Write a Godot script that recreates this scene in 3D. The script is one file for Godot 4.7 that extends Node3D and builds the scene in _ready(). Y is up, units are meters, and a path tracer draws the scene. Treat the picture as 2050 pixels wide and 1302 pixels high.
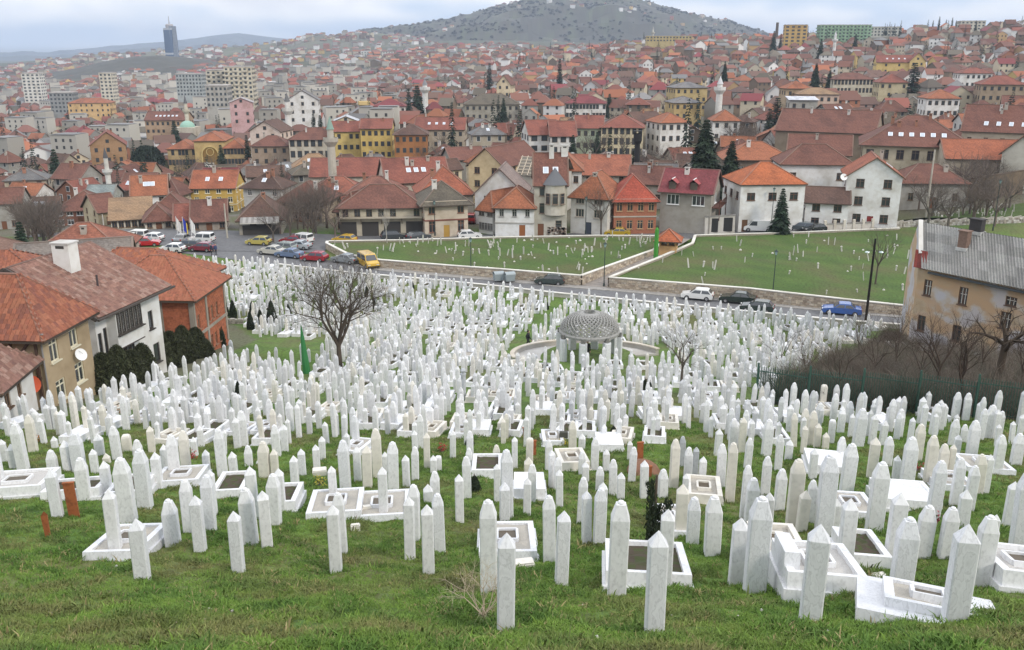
extends Node3D

const EYE := 30.0
const FL := 1800.0
const PITCH := 0.2967
var rng := RandomNumberGenerator.new()
var nz := FastNoiseLite.new()
var nz2 := FastNoiseLite.new()
var M := {}
var cp := cos(PITCH)
var sp := sin(PITCH)


func _ready():
	rng.seed = 7
	setup_view()
	make_materials()
	build_ground()
	build_streets()
	build_hills()
	build_pavilion()
	build_front_row()
	build_left_houses()
	build_named_town()
	build_town()
	build_far_town()
	build_right_ruin()
	build_fence()
	build_graves()
	build_meadow_stones()
	build_vehicles()
	build_street_things()
	build_plants()
	build_people()
	build_grass()
	resolve_labels()


func setup_view():
	nz.seed = 3
	nz.frequency = 1.0
	nz.fractal_octaves = 3
	nz2.seed = 11
	nz2.frequency = 1.0
	nz2.fractal_octaves = 4
	var cam := Camera3D.new()
	cam.name = "camera"
	cam.position = Vector3(0,EYE, 0)
	cam.rotation = Vector3(-PITCH, 0,0)
	cam.keep_aspect = Camera3D.KEEP_HEIGHT
	cam.fov = rad_to_deg(2.0 * atan(651.0 / FL))
	cam.near = 0.1
	cam.far = 30000.0
	add_child(cam)
	cam.current = true
	var e := Environment.new()
	e.background_mode = Environment.BG_SKY
	var sky := Sky.new()
	var pm := PanoramaSkyMaterial.new()
	pm.panorama = ImageTexture.create_from_image(sky_image())
	pm.energy_multiplier = 1.0
	sky.sky_material = pm
	e.sky = sky
	e.ambient_light_source = Environment.AMBIENT_SOURCE_SKY
	e.tonemap_mode = Environment.TONE_MAPPER_LINEAR
	e.tonemap_exposure = 1.1
	e.sdfgi_enabled = true
	e.ssao_enabled = true
	e.ssil_enabled = true
	e.fog_enabled = true
	e.fog_mode = Environment.FOG_MODE_EXPONENTIAL
	e.fog_density = 0.00012
	e.fog_light_color = Color(0.84,0.905,1.0)
	var we := WorldEnvironment.new()
	we.name = "world_environment"
	we.environment = e
	add_child(we)
	var sun := DirectionalLight3D.new()
	sun.name = "sun"
	sun.light_energy = 0.5
	sun.light_color = Color(1.0,0.96,0.9)
	sun.light_angular_distance = 10.0
	sun.shadow_enabled = true
	add_child(sun)
	sun.look_at_from_position(Vector3(0.66,0.56,0.50) * 100.0,Vector3.ZERO)


# An overcast sky with soft breaks, brighter towards the zenith as such skies are.
func sky_image() -> Image:
	var w := 1024
	var h := 512
	var im := Image.create(w, h, false, Image.FORMAT_RGBAF)
	var n := FastNoiseLite.new()
	n.seed = 21
	n.frequency = 1.0
	n.fractal_octaves = 5
	n.fractal_gain = 0.55
	for j in h:
		var el := (0.5 - (j + 0.5) / h) * PI
		for i in w:
			if el < -0.03:
				im.set_pixel(i, j, Color(0.32,0.33,0.31))
				continue
			var az := ((i + 0.5) / w - 0.5) * TAU
			var s := maxf(sin(el), 0.0)
			var k := 1.0 / (s + 0.16)
			var p := Vector3(sin(az) * cos(el) * k, 0.0,cos(az) * cos(el) * k) * 0.62
			var a := n.get_noise_3d(p.x, p.y + 3.0,p.z)
			var b := n.get_noise_3d(p.x * 2.6 + 9.0,1.0,p.z * 2.6)
			var cover := smoothstep(-0.30,0.22,a + 0.4 * b + 0.10)
			var lum := 1.10 + 0.85 * s
			var gap := Color(0.60,0.71,0.86).lerp(Color(0.48,0.60,0.82), clampf(s * 1.6,0,1))
			var cl := Color(0.97,0.965,0.97) * (1.0 + 0.10 * b)
			var grey := Color(0.73,0.755,0.83)
			cl = cl.lerp(grey, smoothstep(0.05,0.42,a - 0.3 * b) * 0.75)
			var c := gap.lerp(cl, cover)
			c = c.lerp(Color(0.62,0.73,0.88), smoothstep(0.06,0.0,el) * 0.55)
			im.set_pixel(i, j, Color(c.r * lum, c.g * lum, c.b * lum))
	return im


# ------------------------------------------------------------------ places
func at(px: float, py: float, d: float) -> Vector3:   # where a sight line of the photograph is d metres ahead
	var v := (py - 651.0) / FL
	var th := PITCH + atan(v)
	var y := -d * tan(th)
	var zc := d * cp - y * sp
	return Vector3((px - 1025.0) / FL * zc, EYE + y, -d)


func on(px: float, py: float) -> Vector3:             # where it meets the ground
	var d := 5.0
	var st := 0.5
	while d < 3000.0:
		var q := at(px, py, d)
		if q.y <= height(q.x, d):
			var lo := d - st
			var hi := d
			for i in 14:
				var m := (lo + hi) * 0.5
				q = at(px, py, m)
				if q.y <= height(q.x, m):
					hi = m
				else:
					lo = m
			return at(px, py, hi)
		st = maxf(0.4,d * 0.012)
		d += st
	return at(px, py, 400.0)


func pix(p: Vector3) -> Vector2:
	var y := p.y - EYE
	var zc := -p.z * cp - y * sp
	var yc := -y * cp + p.z * sp
	return Vector2(1025.0 + FL * p.x / zc, 651.0 + FL * yc / zc)


func scale_at(p: Vector3) -> float:
	return FL / (-p.z * cp - (p.y - EYE) * sp)


const NEAR := [[-60.0,9.0],[-20.0,4.5],[-5.0,0.6],[0.0,-1.65],[4.0,-3.9],[8.0,-6.25],[11.6,-8.3],[17.9,-11.5],[25.9,-14.3],[36.2,-17.1],[53.1,-21.1],[77.7,-26.1],[95.0,-28.9],[106.0,-29.8],[130.0,-29.8],[150.0,-29.8],[170.0,-29.8]]
const COLU := [-0.60,-0.375,-0.18,0.0,0.21,0.40,0.60]
const ROWD := [150.0,175.0,210.0,300.0,400.0,550.0,700.0,900.0,1200.0,1600.0,2200.0,3000.0,4500.0,9000.0]
const TAB := [
	[-30.5,-30.0,-29.8,-29.8,-29.6,-29.4,-28.6],
	[-35.0,-32.0,-30.5,-30.0,-29.8,-28.5,-25.5],
	[-39.0,-37.0,-34.0,-31.0,-30.0,-28.8,-26.0],
	[-46.0,-43.0,-38.0,-32.0,-30.0,-28.5,-26.0],
	[-50.0,-47.0,-38.0,-31.0,-27.5,-26.0,-21.0],
	[-54.0,-50.0,-40.0,-31.0,-25.0,-19.0,-12.0],
	[-56.0,-50.0,-42.0,-31.0,-18.0,-8.0,0.0],
	[-58.0,-52.0,-45.0,-28.0,-2.0,12.0,20.0],
	[-60.0,-48.0,-40.0,-8.0,10.0,6.0,8.0],
	[-60.0,-42.0,-26.0,-8.0,-10.0,-20.0,-20.0],
	[-57.0,-30.0,-2.0,10.0,0.0,-20.0,-30.0],
	[-50.0,-2.0,30.0,30.0,10.0,-20.0,-30.0],
	[-60.0,-60.0,0.0,0.0,0.0,-20.0,-30.0],
	[-60.0,-60.0,-60.0,-60.0,-60.0,-60.0,-60.0]]


func cubic_table(t: Array, x: float) -> float:
	var k := 0
	while k < t.size() - 2 and x > t[k + 1][0]:
		k += 1
	var x0: float = t[k][0]
	var x1: float = t[k + 1][0]
	var h := x1 - x0
	var s := clampf((x - x0) / h, 0.0,1.0)
	var m := (t[k + 1][1] - t[k][1]) / h as float
	var ma := m
	var mb := m
	if k > 0:
		ma = (m + (t[k][1] - t[k - 1][1]) / (x0 - t[k - 1][0])) * 0.5
	if k < t.size() - 2:
		mb = (m + (t[k + 2][1] - t[k + 1][1]) / (t[k + 2][0] - x1)) * 0.5
	if absf(m) < 0.001:
		ma = 0.0
		mb = 0.0
	var s2 := s * s
	var s3 := s2 * s
	return (2 * s3 - 3 * s2 + 1) * t[k][1] + (s3 - 2 * s2 + s) * h * ma + (-2 * s3 + 3 * s2) * t[k + 1][1] + (s3 - s2) * h * mb


func height(x: float, d: float) -> float:
	var y := 0.0
	if d < 150.0:
		y = cubic_table(NEAR, d)
		var w := smoothstep(60.0,8.0,d)
		y += w * (0.26 * nz.get_noise_2d(x * 0.45,d * 0.45) + 0.08 * nz.get_noise_2d(x * 1.7 + 40.0,d * 1.7))
		if d > 132.0:
			var ub := x / 150.0
			y += smoothstep(132.0,150.0,d) * (table(ub, 150.0) + 29.8)
		y += 1.0 * exp(-(pow((x + 19.5) / 3.4,2) + pow((d - 72.0) / 3.0,2)))   # the grassy mound left of the tree
	else:
		y = table(x / d, d)
		if d > 250.0:
			y += smoothstep(250.0,700.0,d) * 2.5 * nz.get_noise_2d(x * 0.008,d * 0.008)
	return EYE + y


func table(u: float, d: float) -> float:
	var k := 0
	while k < ROWD.size() - 2 and d > ROWD[k + 1]:
		k += 1
	var s := smoothstep(0.0,1.0,clampf((d - ROWD[k]) / (ROWD[k + 1] - ROWD[k]), 0.0,1.0))
	s = lerpf(s, clampf((d - ROWD[k]) / (ROWD[k + 1] - ROWD[k]), 0.0,1.0), 0.6)
	var c := 0
	while c < COLU.size() - 2 and u > COLU[c + 1]:
		c += 1
	var t := clampf((u - COLU[c]) / (COLU[c + 1] - COLU[c]), 0.0,1.0)
	t = lerpf(t, smoothstep(0.0,1.0,t), 0.5)
	return lerpf(lerpf(TAB[k][c], TAB[k][c + 1], t), lerpf(TAB[k + 1][c], TAB[k + 1][c + 1], t), s)


# ------------------------------------------------------------------ mesh building
class MB:
	var v := PackedVector3Array()
	var n := PackedVector3Array()
	var u := PackedVector2Array()
	var c := PackedColorArray()
	var col := Color.WHITE

	func vert(p: Vector3,nn: Vector3,uv := Vector2.ZERO):
		v.append(p)
		n.append(nn)
		u.append(uv)
		c.append(col)

	func tri(a: Vector3,b: Vector3,d: Vector3,ua := Vector2.ZERO, ub := Vector2.ZERO, ud := Vector2.ZERO):
		var nn := (b - a).cross(d - a).normalized()
		vert(a, nn, ua)
		vert(d, nn, ud)
		vert(b, nn, ub)

	func quad(a: Vector3,b: Vector3,d: Vector3,e: Vector3,s := 0.0):
		var ua := Vector2.ZERO
		var ub := Vector2.ZERO
		var ud := Vector2.ZERO
		var ue := Vector2.ZERO
		if s > 0.0:
			var r := (b - a).normalized()
			var nn := (b - a).cross(e - a).normalized()
			var up := nn.cross(r)
			ub = Vector2((b - a).dot(r), 0) * s
			ud = Vector2((d - a).dot(r), -(d - a).dot(up)) * s
			ue = Vector2((e - a).dot(r), -(e - a).dot(up)) * s
			var o := Vector2(a.x * 0.37 + a.z * 0.21,a.y * 0.13)
			ua += o
			ub += o
			ud += o
			ue += o
		tri(a, b, d, ua, ub, ud)
		tri(a, d, e, ua, ud, ue)

	func poly(ps: Array, s := 0.0):                     # convex, counter-clockwise from outside
		if ps.size() == 4:
			quad(ps[0], ps[1], ps[2], ps[3], s)
			return
		var a: Vector3 = ps[0]
		var r: Vector3 = (ps[1] - a).normalized()
		var nn: Vector3 = (ps[1] - a).cross(ps[2] - a).normalized()
		var up := nn.cross(r)
		for i in range(1,ps.size() - 1):
			var p: Vector3 = ps[i]
			var q: Vector3 = ps[i + 1]
			tri(a, p, q, Vector2.ZERO, Vector2((p - a).dot(r), -(p - a).dot(up)) * s, Vector2((q - a).dot(r), -(q - a).dot(up)) * s)

	func box(p: Vector3,s: Vector3,b := Basis.IDENTITY):   # p is the centre
		var x := b.x * s.x * 0.5
		var y := b.y * s.y * 0.5
		var z := b.z * s.z * 0.5
		quad(p - x - y + z, p + x - y + z, p + x + y + z, p - x + y + z)
		quad(p + x - y - z, p - x - y - z, p - x + y - z, p + x + y - z)
		quad(p + x - y + z, p + x - y - z, p + x + y - z, p + x + y + z)
		quad(p - x - y - z, p - x - y + z, p - x + y + z, p - x + y - z)
		quad(p - x + y + z, p + x + y + z, p + x + y - z, p - x + y - z)
		quad(p - x - y - z, p + x - y - z, p + x - y + z, p - x - y + z)

	func bar(a: Vector3,b: Vector3,w: float, h := -1.0):
		var z := (b - a)
		var l := z.length()
		z = z / l
		var x := Vector3.UP.cross(z)
		x = Vector3.RIGHT if x.length() < 0.01 else x.normalized()
		box((a + b) * 0.5,Vector3(w, w if h < 0 else h, l), Basis(x, z.cross(x), z))

	func tube(a: Vector3,b: Vector3,r0: float, r1: float, k := 6,caps := true):
		var z := (b - a).normalized()
		var x := (Vector3.RIGHT if absf(z.x) < 0.8 else Vector3.UP).cross(z).normalized()
		var y := z.cross(x)
		for i in k:
			var t0 := TAU * i / k
			var t1 := TAU * (i + 1) / k
			var n0 := x * cos(t0) + y * sin(t0)
			var n1 := x * cos(t1) + y * sin(t1)
			vert(a + n0 * r0,n0)
			vert(b + n1 * r1,n1)
			vert(a + n1 * r0,n1)
			vert(a + n0 * r0,n0)
			vert(b + n0 * r1,n0)
			vert(b + n1 * r1,n1)
			if caps:
				tri(b, b + n0 * r1,b + n1 * r1)

	func lathe(o: Vector3,prof: Array, k := 16,smooth := true):   # prof: [radius, height] from the bottom up
		for j in prof.size() - 1:
			var r0: float = prof[j][0]
			var h0: float = prof[j][1]
			var r1: float = prof[j + 1][0]
			var h1: float = prof[j + 1][1]
			var sl := Vector2(h1 - h0,r0 - r1).normalized()
			for i in k:
				var t0 := TAU * i / k
				var t1 := TAU * (i + 1) / k
				var a0 := Vector3(cos(t0), 0,-sin(t0))
				var a1 := Vector3(cos(t1), 0,-sin(t1))
				var p := o + a0 * r0 + Vector3(0,h0,0)
				var q := o + a1 * r0 + Vector3(0,h0,0)
				var r := o + a1 * r1 + Vector3(0,h1,0)
				var s := o + a0 * r1 + Vector3(0,h1,0)
				if smooth:
					var n0 := a0 * sl.x + Vector3(0,sl.y, 0)
					var n1 := a1 * sl.x + Vector3(0,sl.y, 0)
					if r0 > 0.0001:
						vert(p, n0)
						vert(r, n1)
						vert(q, n1)
					if r1 > 0.0001:
						vert(p, n0)
						vert(s, n0)
						vert(r, n1)
				else:
					if r0 > 0.0001:
						tri(p, q, r)
					if r1 > 0.0001:
						tri(p, r, s)

	func prism(ps: PackedVector2Array, y0: float, y1: float, top := true):   # plan polygon (x, z), walls and a top
		var k := ps.size()
		var area := 0.0
		for i in k:
			area += ps[i].x * ps[(i + 1) % k].y - ps[(i + 1) % k].x * ps[i].y
		for i in k:
			var a := ps[i]
			var b := ps[(i + 1) % k]
			if area > 0:
				var q := a
				a = b
				b = q
			quad(Vector3(a.x, y0,a.y), Vector3(b.x, y0,b.y), Vector3(b.x, y1,b.y), Vector3(a.x, y1,a.y))
		if top:
			var t := Geometry2D.triangulate_polygon(ps)
			for i in range(0,t.size(), 3):
				var a := Vector3(ps[t[i]].x, y1,ps[t[i]].y)
				var b := Vector3(ps[t[i + 1]].x, y1,ps[t[i + 1]].y)
				var d := Vector3(ps[t[i + 2]].x, y1,ps[t[i + 2]].y)
				if (b - a).cross(d - a).y < 0:
					tri(a, d, b)
				else:
					tri(a, b, d)

	func mesh(mat: Material) -> ArrayMesh:
		var m := ArrayMesh.new()
		if v.is_empty():
			return m
		var a := []
		a.resize(Mesh.ARRAY_MAX)
		a[Mesh.ARRAY_VERTEX] = v
		a[Mesh.ARRAY_NORMAL] = n
		a[Mesh.ARRAY_TEX_UV] = u
		a[Mesh.ARRAY_COLOR] = c
		m.add_surface_from_arrays(Mesh.PRIMITIVE_TRIANGLES, a)
		m.surface_set_material(0,mat)
		return m


func put(called: String, mb, mat: Material, parent: Node = null, pos := Vector3.ZERO) -> MeshInstance3D:
	var o := MeshInstance3D.new()
	o.name = called
	o.mesh = mb if mb is Mesh else mb.mesh(mat)
	o.position = pos
	if mb is Mesh and mat:
		o.material_override = mat
	(self if parent == null else parent).add_child(o, true)
	return o


func structure(called: String, mb: MB, mat: Material) -> MeshInstance3D:
	var o := put(called, mb, mat)
	o.set_meta("kind","structure")
	return o


func stuff(o: Node) -> Node:
	o.set_meta("kind","stuff")
	return o


var said := []                       # [node, label, place]: labels that resolve_labels() finishes


func tag(o: Node, label: String, category: String, group := "", place = null):
	o.set_meta("label", label)
	o.set_meta("category", category)
	if group:
		o.set_meta("group", group)
	if place != null:
		said.append([o, label, place])


func thing(called: String, label: String, category: String, pos: Vector3,turn := 0.0,group := "", finish := false) -> Node3D:
	var o := Node3D.new()
	o.name = called
	add_child(o, true)
	o.position = pos
	o.rotation.y = turn
	tag(o, label, category, group, pos if finish else null)
	return o


func multi(called: String, mesh: Mesh, tf: Array, cols: Array, parent: Node = null) -> MultiMeshInstance3D:
	var mm := MultiMesh.new()
	mm.transform_format = MultiMesh.TRANSFORM_3D
	mm.use_colors = cols.size() > 0
	mm.mesh = mesh
	mm.instance_count = tf.size()
	for i in tf.size():
		mm.set_instance_transform(i, tf[i])
		if cols.size() > 0:
			mm.set_instance_color(i, cols[i])
	var o := MultiMeshInstance3D.new()
	o.name = called
	o.multimesh = mm
	(self if parent == null else parent).add_child(o, true)
	o.set_meta("kind","stuff")
	return o


const MARKS := [
	[1180,690,"the lattice dome"],[670,650,"the large bare tree"],[1310,1040,"the upright juniper"],[140,1000,"the rusty boards"],
	[285,720,"the thuja hedge"],[1750,790,"the green fence"],[1057,680,"the walking person"],[1365,730,"the crooked tree"],
	[1820,1000,"the bright slab"],[760,985,"the gravel graves"],[1280,900,"the soil mound"],[250,1060,"the skewed frame"],
	[925,775,"the grey pillar"],[560,650,"the grassy mound"],[1700,1130,"the boxed grave"],[1450,650,"the parked cars"],
	[1060,880,"the tilted board"],[540,900,"the cream headstone"],[1070,1040,"the centre frame"],[1335,480,"the kiosk"],[943,515,"the left lamp"],
	[1209,530,"the corner lamp"],[1546,550,"the right lamp"],[1755,520,"the slim tree"],[740,510,"the minibus"],[1900,560,"the ruin"],[1560,450,"the young fir"],[1010,555,"the containers"],[860,500,"the cream house"],[1070,500,"the jettied house"],[1420,500,"the dormer house"]]
const TOWN := [
	[660,290,"the stone minaret"],[415,290,"the institute"],[425,375,"the mustard house"],[1275,295,"the black pipe"],[1410,290,"the twin firs"],
	[375,245,"the green dome"],[573,220,"the middle minaret"],[850,190,"the slim minaret"],[1443,200,"the right minaret"],[208,350,"the small minaret"],
	[455,160,"the cream flats"],[60,160,"the white tower"],[1690,62,"the green flats"],[1595,62,"the ochre flats"],[1800,128,"the yellow hall"],
	[1825,160,"the tall fir"],[1550,240,"the pointed fir"],[1850,260,"the skylit roof"],[1175,205,"the white school"],[1245,270,"the corner house"],
	[1090,270,"the row house"],[700,262,"the yellow terrace"],[530,265,"the pink gable"],[175,215,"the ochre hotel"],[339,85,"the skyscraper"],
	[890,350,"the skylit hall"],[295,295,"the round pine"],[1120,150,"the narrow spruce"],[980,140,"the dark cypress"],[300,380,"the triple skylight"]]
const ORD := ["first","second","third","fourth","fifth","sixth","seventh","eighth","ninth","tenth","eleventh","twelfth","thirteenth","fourteenth","fifteenth","sixteenth","seventeenth","eighteenth","nineteenth","twentieth"]


func where(p: Vector3) -> String:    # a landmark near it and on which side
	var q := pix(p)
	var best := ""
	var bd := 1e9
	for m in (MARKS if q.y > 455 else TOWN):
		var dx: float = q.x - m[0]
		var dy: float = (q.y - m[1]) * 1.5
		var l := dx * dx + dy * dy
		if l < bd:
			bd = l
			var side := ""
			if absf(dx) > absf(dy) * 1.2:
				side = "right of " if dx > 0 else "left of "
			else:
				side = "before " if dy > 0 else "behind "
			best = side + m[2]
	return best


func resolve_labels():
	var by := {}
	for s in said:
		by.get_or_add(s[1],[]).append(s)
	for k in by:
		if by[k].size() == 1:
			continue
		var two := {}
		for s in by[k]:
			two.get_or_add(k + " " + where(s[2]), []).append(s)
		for l in two:
			var g: Array = two[l]
			if g.size() == 1:
				g[0][0].set_meta("label", l)
				continue
			g.sort_custom(func(a, b): return a[2].z > b[2].z)
			for i in g.size():
				var how: String = "nearest" if i == 0 else ("farthest" if i == g.size() - 1 else ORD[mini(i, ORD.size() - 1)] + " nearest")
				g[i][0].set_meta("label", l + "," + how)


# ------------------------------------------------------------------ materials
func mat(key: String, c: Color, rough := 0.85,vcol := false) -> StandardMaterial3D:
	var m := StandardMaterial3D.new()
	m.resource_name = key
	m.albedo_color = c.linear_to_srgb()
	m.roughness = rough
	m.vertex_color_use_as_albedo = vcol
	M[key] = m
	return m


func noise_tex(size: int, freq: float, oct: int, stops: Array, seed_ := 1,kind := FastNoiseLite.TYPE_SIMPLEX_SMOOTH, fr := FastNoiseLite.FRACTAL_FBM) -> NoiseTexture2D:
	var t := NoiseTexture2D.new()
	t.width = size
	t.height = size
	t.seamless = true
	var n := FastNoiseLite.new()
	n.noise_type = kind
	n.seed = seed_
	n.frequency = freq
	n.fractal_type = fr
	n.fractal_octaves = oct
	t.noise = n
	var g := Gradient.new()
	var of := PackedFloat32Array()
	var cs := PackedColorArray()
	for s in stops:
		of.append(s[0])
		cs.append(s[1].linear_to_srgb() if s[1] is Color else Color(s[1], s[1], s[1]).linear_to_srgb())
	g.offsets = of
	g.colors = cs
	t.color_ramp = g
	return t


func tri_map(m: StandardMaterial3D, t: Texture2D, scale: float, world := true):
	m.albedo_texture = t
	m.uv1_triplanar = true
	m.uv1_world_triplanar = world
	m.uv1_scale = Vector3.ONE * scale
	m.uv1_triplanar_sharpness = 4.0


func make_materials():
	var m := mat("marble", Color(0.76,0.765,0.77), 0.6,true)
	tri_map(m, noise_tex(512,0.006,5,[[0.0,0.86],[0.40,0.98],[0.48,0.94],[0.5,0.86],[0.53,0.95],[0.62,0.98],[1.0,0.88]],4), 0.4)
	m.uv1_scale = Vector3(0.5,0.3,0.5)
	m.detail_enabled = true
	m.detail_blend_mode = BaseMaterial3D.BLEND_MODE_MUL
	m.detail_albedo = noise_tex(512,0.03,4,[[0.0,0.72],[0.4,0.95],[0.75,1.0],[1.0,0.9]],9)
	m = mat("veined", Color(0.73,0.74,0.76), 0.55,true)
	tri_map(m, noise_tex(512,0.014,6,[[0.0,0.76],[0.34,0.92],[0.44,0.90],[0.49,0.72],[0.53,0.88],[0.62,0.98],[1.0,0.80]],14), 0.5)
	m.uv1_scale = Vector3(0.7,0.34,0.7)
	m = mat("cream_stone", Color(0.68,0.65,0.58), 0.7,true)
	tri_map(m, noise_tex(256,0.02,4,[[0.0,0.82],[0.5,0.96],[1.0,1.0]],5), 0.7)
	m = mat("grey_stone", Color(0.42,0.44,0.46), 0.6,true)
	tri_map(m, noise_tex(256,0.02,4,[[0.0,0.7],[0.5,0.95],[1.0,1.0]],6), 0.8)
	m = mat("gravel", Color(0.55,0.53,0.5), 0.95,true)
	tri_map(m, noise_tex(512,0.09,2,[[0.0,0.3],[0.45,0.75],[0.6,1.0],[1.0,0.6]],7), 1.2)
	m = mat("plain", Color.WHITE, 0.8,true)
	m = mat("ground", Color.WHITE, 1.0,true)
	tri_map(m, noise_tex(1024,0.02,6,[[0.0,Color(0.52,0.44,0.36)],[0.36,Color(0.78,0.72,0.6)],[0.5,Color(0.95,0.98,0.9)],[0.62,Color(1.05,1.08,1.0)],[1.0,Color(1.0,1.0,0.92)]],8), 0.11)
	m.detail_enabled = true
	m.detail_blend_mode = BaseMaterial3D.BLEND_MODE_MUL
	m.detail_albedo = noise_tex(1024,0.12,3,[[0.0,0.55],[0.5,0.95],[1.0,1.0]],18)
	m = mat("wall", Color.WHITE, 0.92,true)
	tri_map(m, noise_tex(512,0.012,6,[[0.0,Color(0.84,0.82,0.78)],[0.35,Color(0.93,0.92,0.90)],[0.6,Color(0.97,0.97,0.96)],[1.0,Color(1,1,1)]],31), 0.16)
	weather(m, 0.04,[[0.0,Color(0.66,0.63,0.58)],[0.4,Color(0.9,0.89,0.87)],[0.6,Color(1,1,1)],[1.0,Color(1,1,1)]],62)
	m = mat("old_wall", Color.WHITE, 0.95,false)
	tri_map(m, noise_tex(1024,0.004,7,[[0.0,Color(0.30,0.23,0.15)],[0.25,Color(0.40,0.31,0.20)],[0.38,Color(0.43,0.29,0.17)],[0.48,Color(0.40,0.28,0.18)],[0.55,Color(0.42,0.36,0.29)],[0.62,Color(0.43,0.42,0.43)],[0.75,Color(0.41,0.40,0.43)],[1.0,Color(0.36,0.31,0.24)]],35), 0.05)
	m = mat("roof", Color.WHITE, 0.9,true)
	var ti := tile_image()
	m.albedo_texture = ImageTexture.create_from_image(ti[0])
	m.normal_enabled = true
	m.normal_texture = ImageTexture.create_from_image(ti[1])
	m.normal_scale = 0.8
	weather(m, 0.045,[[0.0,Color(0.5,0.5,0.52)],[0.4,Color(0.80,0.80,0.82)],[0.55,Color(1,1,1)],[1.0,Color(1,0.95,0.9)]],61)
	m = mat("tile", Color.WHITE, 0.9,true)
	tri_map(m, noise_tex(512,0.03,5,[[0.0,0.5],[0.4,0.85],[0.6,1.0],[1.0,0.8]],33), 0.3)
	m = mat("asphalt", Color.WHITE, 0.9,true)
	tri_map(m, noise_tex(512,0.02,6,[[0.0,0.62],[0.5,0.92],[1.0,1.0]],34), 0.12)
	m = mat("glass", Color(0.035,0.04,0.045), 0.08)
	m.metallic_specular = 0.7
	m = mat("leaf", Color.WHITE, 0.8,true)
	m.cull_mode = BaseMaterial3D.CULL_DISABLED
	m = mat("bark", Color(0.10,0.085,0.07), 0.95,true)
	m = mat("paint", Color.WHITE, 0.25,true)
	m.clearcoat_enabled = true
	m.clearcoat = 0.6
	m.clearcoat_roughness = 0.1
	m.metallic = 0.1
	m = mat("rubber", Color(0.02,0.02,0.02), 0.8)
	m = mat("steel", Color(0.5,0.5,0.5), 0.4)
	m.metallic = 0.8
	m = mat("rust", Color(0.34,0.105,0.035), 0.85)
	tri_map(m, noise_tex(256,0.02,5,[[0.0,0.45],[0.5,0.9],[1.0,1.0]],36), 0.8)
	m = mat("brick", Color.WHITE, 0.95,true)
	tri_map(m, noise_tex(512,0.02,5,[[0.0,0.6],[0.4,0.88],[0.6,1.0],[1.0,0.85]],37), 0.35)
	m = mat("cloth", Color.WHITE, 0.95,true)
	m.cull_mode = BaseMaterial3D.CULL_DISABLED


func weather(m: StandardMaterial3D, scale: float, stops: Array, sd: int):
	m.detail_enabled = true
	m.detail_blend_mode = BaseMaterial3D.BLEND_MODE_MUL
	m.detail_uv_layer = BaseMaterial3D.DETAIL_UV_2
	m.uv2_triplanar = true
	m.uv2_world_triplanar = true
	m.uv2_scale = Vector3.ONE * scale
	m.detail_albedo = noise_tex(512,0.008,6,stops, sd)


# Clay tiles: twelve courses and sixteen columns on four metres square, each tile its own tone.
func tile_image() -> Array:
	var s := 384
	var im := Image.create(s, s, false, Image.FORMAT_RGB8)
	var hm := Image.create(s, s, false, Image.FORMAT_RGB8)
	var r := RandomNumberGenerator.new()
	r.seed = 5
	var tone := []
	for i in 12 * 16:
		tone.append(r.randf_range(0.78,1.0))
	for j in s:
		var row := j * 12 / s
		var fy := fmod(j * 12.0 / s, 1.0)
		for i in s:
			var cl := i * 16 / s
			var fx := fmod(i * 16.0 / s, 1.0)
			var t: float = tone[row * 16 + cl]
			var a := nz2.get_noise_3d(cos(TAU * i / s) * 1.5,sin(TAU * i / s) * 1.5 + cos(TAU * j / s) * 1.5,sin(TAU * j / s) * 1.5)
			t *= 0.92 + 0.35 * a
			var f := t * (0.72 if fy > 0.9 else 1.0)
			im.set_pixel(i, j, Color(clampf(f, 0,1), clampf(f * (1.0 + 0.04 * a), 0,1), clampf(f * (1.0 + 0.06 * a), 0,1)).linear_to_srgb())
			var hh := 0.25 + 0.55 * fy * (1.0 if fy < 0.93 else 0.0) + 0.2 * sin(fx * PI)
			hm.set_pixel(i, j, Color(hh, hh, hh))
	hm.bump_map_to_normal_map(6.0)
	return [im, hm]


# ------------------------------------------------------------------ the ground and what is paved on it
const NEAR_EDGE := [[-62.0,140.0],[-44.8,132.5],[-33.4,125.9],[-22.4,120.9],[-11.7,117.2],[-1.6,113.3],[4.8,110.3],[16.8,105.6],[27.5,100.1],[37.1,94.3],[48.0,88.0]]
const FAR_EDGE := [[-62.0,150.0],[-40.0,140.0],[-30.0,134.0],[-23.9,129.1],[-18.9,125.3],[-8.7,121.4],[-1.7,119.1],[8.9,115.1],[13.4,113.8],[29.5,107.7],[39.9,102.1],[54.0,95.5]]
const MEADOW_L := [[-29.0,138.2],[-23.6,129.6],[-18.6,125.8],[-8.4,121.9],[-1.4,119.6],[9.0,115.5],[21.2,133.0],[23.8,139.6],[23.8,144.4],[14.3,144.6],[-2.0,143.2],[-17.8,140.6],[-29.0,139.6]]
const MEADOW_R := [[12.9,114.3],[29.7,108.2],[40.2,102.6],[54.0,96.2],[80.0,96.0],[80.0,153.0],[66.0,151.0],[47.8,147.4],[30.0,144.8],[28.6,138.2],[21.6,126.8]]


func grass_tone(x: float, d: float, a: float, b: float) -> Color:
	var g := Color(0.112,0.190,0.032).lerp(Color(0.070,0.140,0.020), smoothstep(-0.4,0.4,a))
	return g.lerp(Color(0.17,0.14,0.07), clampf(0.10 + 1.2 * b + 0.5 * a, 0.0,0.6))


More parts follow.
